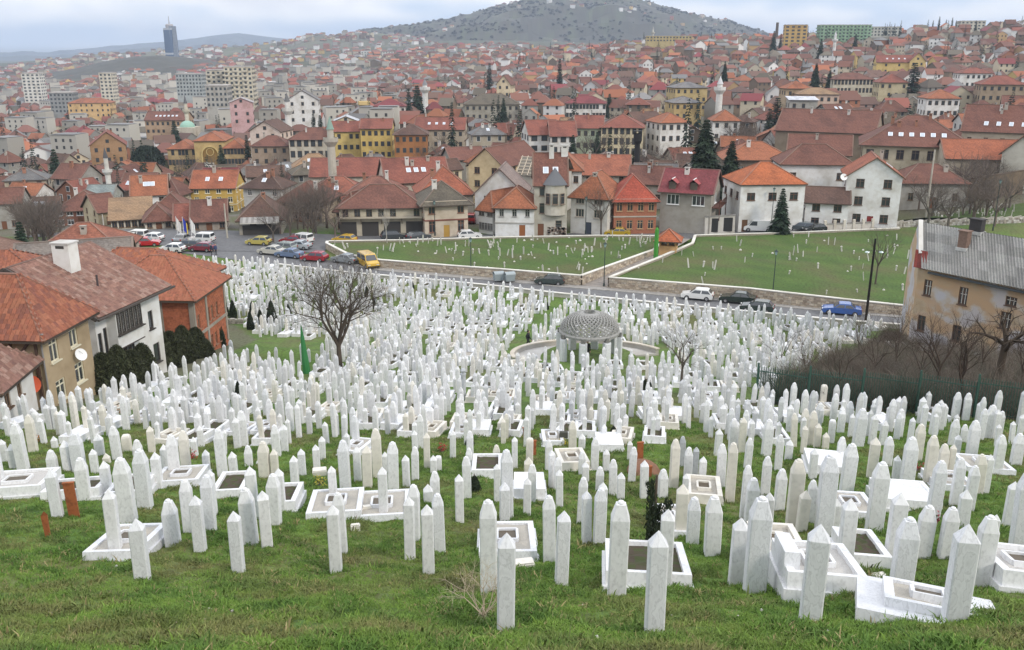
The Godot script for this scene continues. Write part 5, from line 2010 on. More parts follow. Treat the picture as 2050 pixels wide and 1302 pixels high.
func cell_free(x: float, d: float, r: float) -> bool:
	var cx := int(floor(x / 16.0))
	var cd := int(floor(d / 16.0))
	for i in range(-1,2):
		for j in range(-1,2):
			for q in grid_cells.get(Vector2i(cx + i, cd + j), []):
				if q.x * 0.0 + (q.x - x) * (q.x - x) + (q.y - d) * (q.y - d) < pow(q.z + r, 2):
					return false
	return true


func cell_add(x: float, d: float, r: float):
	grid_cells.get_or_add(Vector2i(int(floor(x / 16.0)), int(floor(d / 16.0))), []).append(Vector3(x, d, r))


var far_spots := []


func build_town():
	var kept := 0
	var spots := []
	rng.seed = 4242
	for i in 34000:
		var t := rng.randf()
		var d := 176.0 + 1150.0 * pow(t, 0.75)
		var x := (rng.randf() * 2.0 - 1.0) * 0.64 * d
		var u := x / d
		var r := rng.randf_range(4.3,6.3) * (1.0 + 0.12 * smoothstep(300,900,d))
		if d > 900.0 and u > 0.05 and rng.randf() < 0.5:
			continue
		if u < -0.35 and d < 260.0 and rng.randf() < 0.4:
			continue
		if u > 0.36 and d > 620.0 and u < 0.52 and rng.randf() < 0.6:
			continue
		if not cell_free(x, d, r) or not free_spot(x, d, r * 0.75):
			continue
		cell_add(x, d, r)
		spots.append([d, x, r])
	spots.sort_custom(func(a, b): return a[0] < b[0])
	for sp_ in spots:
		var d: float = sp_[0]
		var x: float = sp_[1]
		var r: float = sp_[2]
		var y := height(x, d)
		var q := pix(Vector3(x, y + 6.0,-d))
		if q.x < -60 or q.x > 2110:
			continue
		if kept >= 205:
			if not hides(x, d, r, y + 8.0):
				far_spots.append([x, d, r])
			continue
		var fl := 3
		while fl > 0 and hides(x, d, r, y + 2.8 * fl + 2.8):
			fl -= 1
		if fl == 0:
			continue
		kept += 1
		town_house(x, d, r, fl)


func hides(x: float, d: float, r: float, top: float) -> bool:
	var q := pix(Vector3(x, top, -d))
	var hw := r * scale_at(Vector3(x, top, -d))
	for s in shown:
		if d < s[3] - 1.0 and absf(q.x - s[0]) < s[2] + hw - 4.0 and q.y < s[1] + s[4]:
			return true
	return false


func town_house(x: float, d: float, r: float, most := 3):
	var wn: String = pick(["white","cream","grey","beige","yellow","pink","brick-red","brown","pale green","ochre"],[17,10,18,18,3,2,6,20,2,5])
	var rn: String = pick(["orange","red","brown-red","brown","grey","crimson","mossy","tan"],[15,13,34,26,6,4,8,3])
	var type: String = pick(["hip","gable_x","gable_z","pyr"],[42,30,16,12])
	var floors: int = mini(most, pick([1,2,3],[26,56,18]))
	var w := r * rng.randf_range(1.35,1.9)
	var l := r * rng.randf_range(1.15,1.5)
	if type == "pyr":
		l = w * 0.95
	var kk := rng.randf_range(0.66,1.06)
	var sky: int = pick([0,1,2,3],[70,12,12,6])
	var chim: int = pick([0,1,2],[30,50,20])
	var label := "%s %s house, %s %s roof" % [wn, STOREY[floors], rn, KINDS[type]]
	if sky:
		label += "," + ["","one skylight","two skylights","three skylights"][sky]
	elif chim == 2:
		label += ", two chimneys"
	elif chim == 0:
		label += ", no chimney"
	var g := minf(height(x, d), height(x, d - l * 0.4))
	var o := house({"label": label, "p": Vector3(x, g, -d), "yaw": rng.randfn(0.0,0.35), "w": w, "l": l, "h": 2.8 * floors + 0.4,"rr": rng.randf_range(2.0,3.3), "type": type, "wc": wcol(wn) * kk, "rc": rcol(rn) * rng.randf_range(0.8,1.12), "floors": floors, "near": d < 215.0,"nf": maxi(2,int(w / 2.7)), "ns": maxi(1,int(l / 3.2)), "chim": chim, "sky": sky, "skyw": 0.6,"frame": pick([Color(0.6,0.58,0.55), Color(0.16,0.1,0.07)],[1,1]), "ov": rng.randf_range(0.35,0.8)})


func build_far_town():     # past the houses that can be told apart: one mass of house walls and roofs
	rng.seed = 99
	var wb := MB.new()
	var rb := MB.new()
	for f in far_spots:
		far_house(wb, rb, f[0], f[1], height(f[0], f[1]), f[2], rng.randf_range(-0.5,0.5), true)
	for k in 2300:             # the built-up slopes farther off
		var d := 1300.0 + 900.0 * rng.randf()
		var u := rng.randf_range(-0.62,0.34)
		if u > 0.02 and rng.randf() < 0.65:
			continue
		var n := nz.get_noise_2d(u * 9.0,d * 0.004)
		if n < -0.12:
			continue
		far_house(wb, rb, u * d, d, height(u * d, d), rng.randf_range(6.0,9.5), rng.randf_range(-0.6,0.6), false)
	for gi in 2:
		var g: Array = hill_grids[gi]
		for k in (1500 if gi == 0 else 620):
			var j := rng.randi_range(2,20)
			var i := rng.randi_range(2,146)
			var p: Vector3 = g[j][i].lerp(g[j + 1][i + 1], rng.randf())
			var n := nz.get_noise_2d(p.x * 0.004 + gi * 7.0,p.z * 0.004)
			if gi == 1 and (nz.get_noise_2d(p.x * 0.006,p.z * 0.006 + 9.0) > 0.02 or (n < -0.1 and i < 60)):
				continue
			if gi == 1 and nz2.get_noise_2d(p.x * 0.0025,p.z * 0.004) < 0.02:
				continue
			if gi == 0 and n < -0.25:
				continue
			far_house(wb, rb, p.x, -p.z, p.y, rng.randf_range(6.5,9.5), rng.randf_range(-0.7,0.7), false)
	var w := put("far_houses", wb, M.plain)
	tag(w, "mass of small far house walls spread over the valley and hillsides","houses")
	stuff(w)
	var r := put("roofs", rb, M.plain, w)
	stuff(r)


func far_house(wb: MB, rb: MB, x: float, d: float, y: float, r: float, yaw: float, windows: bool):
	var wn: String = pick(["white","cream","grey","beige","yellow","pink","brick-red","brown","ochre"],[20,10,18,16,3,2,6,18,4])
	var rn: String = pick(["orange","red","brown-red","brown","grey","crimson","mossy"],[14,15,34,22,8,4,8])
	var w := r * rng.randf_range(1.3,1.85)
	var l := r * rng.randf_range(1.1,1.5)
	var h := 2.8 * (1 + rng.randi() % 3)
	var b := Basis(Vector3.UP, yaw)
	var o := Vector3(x, y, -d)
	wb.col = wcol(wn) * (rng.randf_range(0.62,1.0) if wn != "white" else rng.randf_range(0.75,1.05))
	wb.box(o + Vector3(0,h * 0.5 - 1.5,0), Vector3(w, h + 3.0,l), b)
	var type: String = pick(["hip","gable_x","gable_z"],[45,35,20])
	var rr := rng.randf_range(2.0,3.4)
	if x / d < -0.13 and d > 350.0 and d < 1500.0 and rng.randf() < 0.2:
		type = "flat"
		h = 3.0 * (2 + rng.randi() % 4)
		wb.col = Color(0.42,0.40,0.35) * rng.randf_range(0.7,1.3)
		wb.box(o + Vector3(0,h * 0.5 - 1.5,0), Vector3(w * 1.2,h + 3.0,l), b)
		rn = "grey"
	rb.col = rcol(rn) * rng.randf_range(0.6,1.1)
	for p in roof_planes(w, l, h, rr, type, 0.5):
		var q := []
		for v in p:
			q.append(o + b * (v + Vector3(0,0.05,0)))
		rb.poly(q)
	if type == "gable_z":
		wb.tri(o + b * Vector3(-w / 2,h, l / 2), o + b * Vector3(w / 2,h, l / 2), o + b * Vector3(0,h + rr, l / 2))
	elif type == "gable_x":
		for s in [-1.0,1.0]:
			wb.tri(o + b * Vector3(w / 2 * s, h, l / 2 * s), o + b * Vector3(w / 2 * s, h, -l / 2 * s), o + b * Vector3(w / 2 * s, h + rr, 0))
	if windows and d < 800.0:
		wb.col = Color(0.05,0.05,0.05)
		var n := maxi(2,int(w / 2.8))
		for f in int(h / 2.7):
			for k in n:
				if rng.randf() < 0.12:
					continue
				var cx := w * ((k + 0.5) / n - 0.5)
				var cy := 1.6 + f * 2.8
				var z := l * 0.5 + 0.05
				wb.quad(o + b * Vector3(cx - 0.5,cy - 0.65,z), o + b * Vector3(cx + 0.5,cy - 0.65,z), o + b * Vector3(cx + 0.5,cy + 0.65,z), o + b * Vector3(cx - 0.5,cy + 0.65,z))


# ------------------------------------------------------------------ the ruin on the right and the fence
func build_right_ruin():
	var A := Vector3(37.6,0,-81.0)
	var dir := Vector3(5.4,0,7.7).normalized()
	var B := A + dir * 17.0
	var C := Vector3(39.4,0,-86.4)
	var back := (C - A).normalized()
	var deep := 9.0
	var C2 := A + back * deep
	var D := B + back * deep
	var g := height(A.x, 81.0) - 0.6
	var ev := EYE - 18.9
	var o := thing("ruined_house","decayed ochre house with patchy plaster and grey corrugated roof on the right","house", Vector3(A.x, g, A.z), 0.0,"houses right of the graves")
	var nrm := Vector3(-dir.z, 0,dir.x)
	var h := ev - g
	var mb := MB.new()
	var ops := [Rect2(0.75,h - 2.75,0.75,1.5), Rect2(4.1,h - 2.85,0.8,1.6), Rect2(8.2,h - 2.0,0.95,0.8), Rect2(8.0,h - 4.1,0.9,1.5), Rect2(0.6,h - 6.2,0.75,1.5), Rect2(4.0,h - 6.3,0.8,1.5), Rect2(12.2,h - 2.85,0.9,1.5), Rect2(12.2,h - 6.2,0.9,1.5)]
	facade(mb, Vector3.ZERO, dir, 17.0,h, ops, 0.22,-3.0)
	mb.quad(C2 - A + Vector3(0,-3,0), Vector3(0,-3,0), Vector3(0,h, 0), C2 - A + Vector3(0,h, 0))
	mb.quad(D - A + Vector3(0,-3,0), C2 - A + Vector3(0,-3,0), C2 - A + Vector3(0,h, 0), D - A + Vector3(0,h, 0))
	var mid := back * deep * 0.5
	var rise := 3.1
	mb.tri(C2 - A + Vector3(0,h, 0), Vector3(0,h, 0), mid + Vector3(0,h + rise, 0))
	mb.tri(B - A + Vector3(0,h, 0), D - A + Vector3(0,h, 0), B - A + mid + Vector3(0,h + rise, 0))
	put("wall", mb, M.old_wall, o)
	var turn := atan2(nrm.x, nrm.z)
	for i in ops.size():
		var r: Rect2 = ops[i]
		add_window(o, dir * r.get_center().x + Vector3(0,r.get_center().y, 0) - nrm * 0.14,turn, r.size.x, r.size.y, Color(0.10,0.06,0.04), 1)
		if i < 4:
			var w := o.get_child(o.get_child_count() - 1)
			var m2 := MB.new()
			m2.col = Color(0.52,0.5,0.45)
			m2.box(Vector3(-r.size.x * 0.16,0,0.02), Vector3(0.05,r.size.y - 0.2,0.05))
			m2.box(Vector3(0.0,r.size.y * 0.1,0.02), Vector3(r.size.x - 0.2,0.05,0.05))
			m2.box(Vector3(r.size.x * 0.2,0,0.02), Vector3(0.05,r.size.y - 0.2,0.05))
			put("sash", m2,M.plain, w)
	# corrugated sheets
	mb = MB.new()
	var r0 := 0.25
	var n := int((17.0 - r0 + 0.5) / 0.045)
	var up := (mid + Vector3(0,rise, 0))
	var out := -up / up.length() * 0.6
	var q := up.normalized()
	var rn := dir.cross(q).normalized()
	if rn.y < 0:
		rn = -rn
	for i in n:
		var x0 := r0 + i * 0.045
		var x1 := x0 + 0.045
		var s0 := 0.05 * sin(x0 * TAU / 0.27)
		var s1 := 0.05 * sin(x1 * TAU / 0.27)
		for j in 5:
			var f0 := j / 5.0
			var f1 := (j + 1) / 5.0
			var tone := 0.82 + 0.5 * nz2.get_noise_2d(floor(x0 / 0.81) * 3.1,j * 4.7)
			mb.col = Color(0.33,0.325,0.305) * clampf(tone, 0.6,1.15)
			var lap := 0.025 * (1.0 - f0) + 0.012 * (5 - j)
			var p0 := dir * x0 + Vector3(0,h, 0) + out + (up - out) * f0 + rn * (0.1 + s0 + lap)
			var p1 := dir * x1 + Vector3(0,h, 0) + out + (up - out) * f0 + rn * (0.1 + s1 + lap)
			var p2 := dir * x1 + Vector3(0,h, 0) + out + (up - out) * f1 + rn * (0.1 + s1 + lap)
			var p3 := dir * x0 + Vector3(0,h, 0) + out + (up - out) * f1 + rn * (0.1 + s0 + lap)
			mb.quad(p0,p1,p2,p3)
	var bk := D - A
	mb.col = Color(0.30,0.295,0.28)
	mb.quad(bk + Vector3(0,h, 0), C2 - A + Vector3(0,h, 0), mid + Vector3(0,h + rise + 0.1,0), B - A + mid + Vector3(0,h + rise + 0.1,0))
	var roof := put("corrugated_roof", mb, M.tile, o)
	mb = MB.new()
	mb.col = Color(0.62,0.61,0.58)
	mb.bar(dir * 0.15 + Vector3(0,h + 0.8,0) + mid * 0.2,dir * 0.15 + Vector3(0,h + rise + 0.2,0) + mid, 0.4,0.3)
	put("parapet_edge", mb, M.wall, roof)
	mb = MB.new()
	for k in 9:
		mb.col = Color(0.20,0.04,0.03) * rng.randf_range(0.7,1.2)
		mb.bar(dir * (-0.5 + k * 0.15) + Vector3(0,h + 0.05,0) + out * 0.9,dir * (-0.3 + k * 0.13) + Vector3(0,h + 1.1,0) + mid * 0.25,0.15,0.05)
	put("red_sheet", mb, M.tile, roof)
	mb = MB.new()
	mb.col = Color(0.05,0.055,0.06)
	mb.bar(dir * 0.9 + Vector3(0,h - 0.12,0) + out * 1.05,dir * 17.0 + Vector3(0,h - 0.12,0) + out * 1.05,0.2,0.18)
	put("gutter", mb, M.plain, roof)
	for c in [[4.3,0.55,0.8,1.3,Color(0.20,0.13,0.10)],[5.6,0.98,1.1,0.9,Color(0.05,0.045,0.045)]]:
		mb = MB.new()
		mb.col = c[4]
		var p: Vector3 = dir * c[0] + Vector3(0,h, 0) + up * c[1]
		mb.box(p + Vector3(0,c[3] * 0.5,0), Vector3(c[2], c[3] + 0.6,0.7), Basis(dir, Vector3.UP, nrm))
		mb.box(p + Vector3(0,c[3] + 0.35,0), Vector3(c[2] + 0.15,0.1,0.85), Basis(dir, Vector3.UP, nrm))
		mb.col = Color(0.5,0.5,0.48)
		mb.box(p + Vector3(0,0.0,0), Vector3(c[2] + 0.2,0.3,0.9), Basis(dir, Vector3.UP, nrm))
		put("chimney", mb, M.brick, roof)
	var rub := MB.new()
	for k in 170:
		rub.col = [Color(0.45,0.42,0.38), Color(0.34,0.29,0.24), Color(0.55,0.53,0.5)][k % 3] * rng.randf_range(0.7,1.1)
		var t := rng.randf_range(-3.5,14.0)
		var p := A + dir * t + nrm * rng.randf_range(0.2,2.6)
		rub.box(Vector3(p.x, height(p.x, -p.z) + 0.05,p.z), Vector3(rng.randf_range(0.2,0.6), rng.randf_range(0.1,0.35), rng.randf_range(0.2,0.5)), Basis.from_euler(Vector3(rng.randf(), rng.randf() * 6.0,rng.randf())))
	var ro := put("rubble", rub, M.brick)
	tag(ro, "rubble stones lying along the foot of the ochre ruin","rubble")
	stuff(ro)


func build_fence():
	var pts := [Vector2(14.9,51.2), Vector2(17.6,49.9), Vector2(20.3,48.7), Vector2(23.0,47.5), Vector2(25.6,46.2), Vector2(28.2,45.0), Vector2(31.0,43.2), Vector2(34.0,41.0)]
	var o := thing("metal_fence","dark green metal bar fence between the graves and the thicket","fence", Vector3.ZERO)
	var c := Color(0.03,0.078,0.056)
	var bar := MB.new()
	bar.col = c
	bar.box(Vector3(0,1.12,0), Vector3(0.035,2.2,0.035))
	bar.lathe(Vector3(0,2.22,0), [[0.025,0.0],[0.03,0.03],[0.002,0.11]],5)
	var bm := bar.mesh(M.plain)
	var post := MB.new()
	post.col = c
	post.box(Vector3(0,1.1,0), Vector3(0.09,2.7,0.09))
	var pm := post.mesh(M.plain)
	for i in pts.size() - 1:
		var a := Vector3(pts[i].x, height(pts[i].x, pts[i].y), -pts[i].y)
		var b := Vector3(pts[i + 1].x, height(pts[i + 1].x, pts[i + 1].y), -pts[i + 1].y)
		var ya := maxf(a.y, b.y) - 0.1
		put("post", pm, null, o, Vector3(a.x, ya, a.z))
		var n := 22
		for k in n:
			var f := (k + 0.5) / n
			var p := a.lerp(b, f)
			var m := put("bar", bm, null, o, Vector3(p.x, ya - 0.05,p.z))
			m.rotation.y = atan2(-(b.z - a.z), b.x - a.x)
		for y in [0.25,1.95]:
			var r := MB.new()
			r.col = c
			r.bar(Vector3(a.x, ya + y, a.z), Vector3(b.x, ya + y, b.z), 0.045,0.05)
			put("rail", r, M.plain, o)


# ------------------------------------------------------------------ graves
var stone_meshes := {}


func stone_mesh(kind: String, w: float, h: float, matk: String) -> ArrayMesh:
	w = snappedf(w, 0.02)
	h = snappedf(h, 0.06)
	var key := "%s %.2f %.2f %s" % [kind, w, h, matk]
	if stone_meshes.has(key):
		return stone_meshes[key]
	var mb := MB.new()
	var t := w * 0.86
	var c := 0.022
	var ring := func(sc: float, y: float) -> Array:
		var a := w * 0.5 * sc
		var b := t * 0.5 * sc
		var k := c * sc
		if kind == "K":
			k = w * 0.15 * sc
		return [Vector3(-a + k, y, b), Vector3(a - k, y, b), Vector3(a, y, b - k), Vector3(a, y, -b + k), Vector3(a - k, y, -b), Vector3(-a + k, y, -b), Vector3(-a, y, -b + k), Vector3(-a, y, b - k)]
	var lv := []
	match kind:
		"F":
			lv = [[1.0,-0.7],[1.0,h - w * 0.78],[0.99,h - w * 0.76],[0.02,h]]
		"H":
			lv = [[1.0,-0.7],[1.0,h - w * 1.05],[0.97,h - w * 1.0],[0.52,h - w * 0.2],[0.34,h - w * 0.16]]
		"K":
			lv = [[1.0,-0.7],[1.0,h - w * 0.8],[0.9,h - w * 0.55],[0.35,h - w * 0.08],[0.02,h]]
		_:
			lv = [[1.0,-0.7],[1.0,h - w * 0.55],[0.95,h - w * 0.36],[0.8,h - w * 0.16],[0.5,h - w * 0.04],[0.02,h]]
	for i in lv.size() - 1:
		var a: Array = ring.call(lv[i][0], lv[i][1])
		var b: Array = ring.call(lv[i + 1][0], lv[i + 1][1])
		for k in 8:
			var n := (k + 1) % 8
			mb.quad(a[k], a[n], b[n], b[k])
	if kind == "H":
		mb.lathe(Vector3(0,h - w * 0.18,0), [[w * 0.19,-0.02],[w * 0.20,w * 0.05],[w * 0.15,w * 0.13],[0.002,w * 0.17]],10)
	stone_meshes[key] = mb.mesh(M[matk])
	return stone_meshes[key]


var stones := []                    # [x, d, r] of what stands in the cemetery
var n_stones := 0
const TONE := {"w": ["marble","white"],"v": ["veined","grey-veined white"],"c": ["cream_stone","cream"],"g": ["grey_stone","grey"]}


func gravestone(p: Vector3,w: float, h: float, kind: String, tone: String, turn: float, lean: Vector2):
	var o := put("gravestone", stone_mesh(kind, w, h, TONE[tone][0]), null, null, p)
	o.rotation = Vector3(lean.x, turn, lean.y)
	var size := "tall " if h > 1.85 else ("short " if h < 1.25 else "mid-height ")
	var top: String = {"F": "pointed","H": "knob-topped","K": "faceted","R": "round-topped"}[kind]
	var l := "%s%s %s gravestone" % [size, TONE[tone][1], top]
	if absf(lean.y) > 0.06:
		l = "leaning " + l
	tag(o, l, "gravestone","gravestones on the slope", p)
	n_stones += 1


func st(zone: int, zx: float, zb: float, zt: float, zw: float, kind: String, tone := "", lean := 0.0):
	var o: Vector2 = [Vector2(0,740), Vector2(680,740), Vector2(1350,740)][zone]
	var px := o.x + zx / 2.317
	var py := o.y + zb / 2.317
	var p := on(px, py)
	var d := -p.z
	# how tall it is: where the sight line to its top passes over its foot
	var top := at(px, o.y + zt / 2.317,d)
	var h := top.y - p.y
	var w := clampf(zw / 2.317 / scale_at(p) * 0.90,0.18,0.46)
	if tone == "":
		tone = ["w","w","v","w","w","w","v","w"][rng.randi() % 8]
	gravestone(p, w, h, kind, tone, rng.randfn(0.0,0.06) - p.x / d * 0.35,Vector2(rng.randfn(0,0.012), lean + rng.randfn(0,0.012)))
	stones.append([p.x, d, 0.55])


var slab_meshes := {}


func grave_frame(p: Vector3,w: float, l: float, turn: float, kind: String, solo: bool, label := "") -> Variant:     # p: middle of the near edge, on the ground
	var b := Basis(Vector3.UP, turn) * Basis(Vector3.RIGHT, -atan2(p.y - height(p.x, l - p.z), l) * 0.6)
	var far := p + b * Vector3(0,0,-l)
	var top := p.y + 0.12
	if kind == "box":
		top += 0.1
	elif kind in ["low","step"]:
		top -= 0.02
	var deep := maxf(0.5,far.y + 0.12 - height(far.x, -far.z) + 0.25)
	deep = snappedf(deep, 0.25)
	var stone_: String = {"plain": "marble","cream": "cream_stone","low": "veined","box": "marble","slab": "marble","soil": "marble","step": "veined"}[kind]
	var key := "%s %.1f %.1f %.2f" % [kind, w, l, deep]
	if not slab_meshes.has(key):
		var f := MB.new()
		f.col = Color.WHITE
		var k := 0.16
		var hgt: float = {"low": 0.14,"step": 0.06}.get(kind, 0.22)
		for q in [[0.0,-k * 0.5,w, k],[0.0,-l + k * 0.5,w, k],[-w * 0.5 + k * 0.5,-l * 0.5,k, l - 2 * k],[w * 0.5 - k * 0.5,-l * 0.5,k, l - 2 * k]]:
			f.box(Vector3(q[0], hgt * 0.5 - deep * 0.5,q[1]), Vector3(q[2], hgt + deep, q[3]))
		var pl := MB.new()
		pl.col = Color(0.92,0.92,0.92)
		var e := 0.07 if kind != "step" else 0.42
		var ph := 0.06 if kind != "box" else 0.04
		pl.box(Vector3(0,-0.03 - deep * 0.5 + ph * 0.5 - 0.05,-l * 0.5), Vector3(w + 2 * e, deep - 0.1,l + 2 * e))
		var fill := MB.new()
		fill.col = Color(0.16,0.115,0.075) if kind in ["plain","soil"] else Color(1,1,1)
		if kind in ["cream","low","step"]:
			fill.col = Color(0.85,0.82,0.76)
		var fy: float = (0.12 if not kind in ["low","step"] else hgt - 0.05) if kind != "slab" else 0.2
		for i in 6:
			for j in 10:
				var x0 := -w * 0.5 + k + (w - 2 * k) * i / 6.0
				var x1 := -w * 0.5 + k + (w - 2 * k) * (i + 1) / 6.0
				var z0 := -k - (l - 2 * k) * j / 10.0
				var z1 := -k - (l - 2 * k) * (j + 1) / 10.0
				if kind in ["plain","soil"]:
					fill.col = Color(0.13,0.10,0.065).lerp(Color(0.10,0.13,0.03), smoothstep(-0.1,0.4,nz.get_noise_2d(i * 0.9 + w * 9.0,j * 0.7)))
				var hf := func(x: float, z: float) -> float: return fy + (0.05 * nz.get_noise_2d(x * 5.0,z * 5.0) if kind != "slab" else 0.0)
				fill.quad(Vector3(x0,hf.call(x0,z0), z0), Vector3(x1,hf.call(x1,z0), z0), Vector3(x1,hf.call(x1,z1), z1), Vector3(x0,hf.call(x0,z1), z1))
		var inner := MB.new()
		if kind in ["low","cream","box","step"]:
			var iw := w * 0.36
			var il := l * 0.34
			for q in [[0.0,-l * 0.5 - il * 0.5,iw, 0.07],[0.0,-l * 0.5 + il * 0.5,iw, 0.07],[-iw * 0.5,-l * 0.5,0.07,il - 0.07],[iw * 0.5,-l * 0.5,0.07,il - 0.07]]:
				inner.box(Vector3(q[0], fy + 0.05,q[1]), Vector3(q[2],0.14,q[3]))
			inner.col = Color(0.13,0.10,0.06)
			inner.box(Vector3(0,fy + 0.03,-l * 0.5), Vector3(iw - 0.08,0.06,il - 0.08))
		slab_meshes[key] = [f.mesh(M[stone_]), pl.mesh(M[stone_]), fill.mesh(M.gravel if kind != "slab" else M[stone_]), inner.mesh(M[stone_]) if inner.v.size() else null]
	var m: Array = slab_meshes[key]
	if not solo:
		return [key, Transform3D(b, Vector3(p.x, top, p.z))]
	var o := thing("grave_frame", label, "grave frame", Vector3(p.x, top, p.z), 0.0,"stone grave frames on the slope")
	o.basis = b
	if label == "":
		var l2: String = {"plain": "white frame filled with soil","cream": "cream double-framed gravel grave","low": "low grey-white gravel frame","box": "raised boxed marble frame","slab": "closed white slab grave","soil": "white frame with bare soil"}[kind]
		o.set_meta("label", l2)
		said.append([o, l2,p])
	put("kerb", m[0], null, o)
	put("plinth", m[1], null, o)
	put("filling", m[2], null, o)
	if m[3]:
		put("inner_frame", m[3], null, o)
	return null


func fr(px: float, py: float, wpx: float, l: float, kind: String, label := "", turn := 0.0):
	var p := on(px, py)
	grave_frame(p, snappedf(clampf(wpx / scale_at(p), 0.8,3.2), 0.1), l, turn - p.x / -p.z * 0.35,kind, true, label)


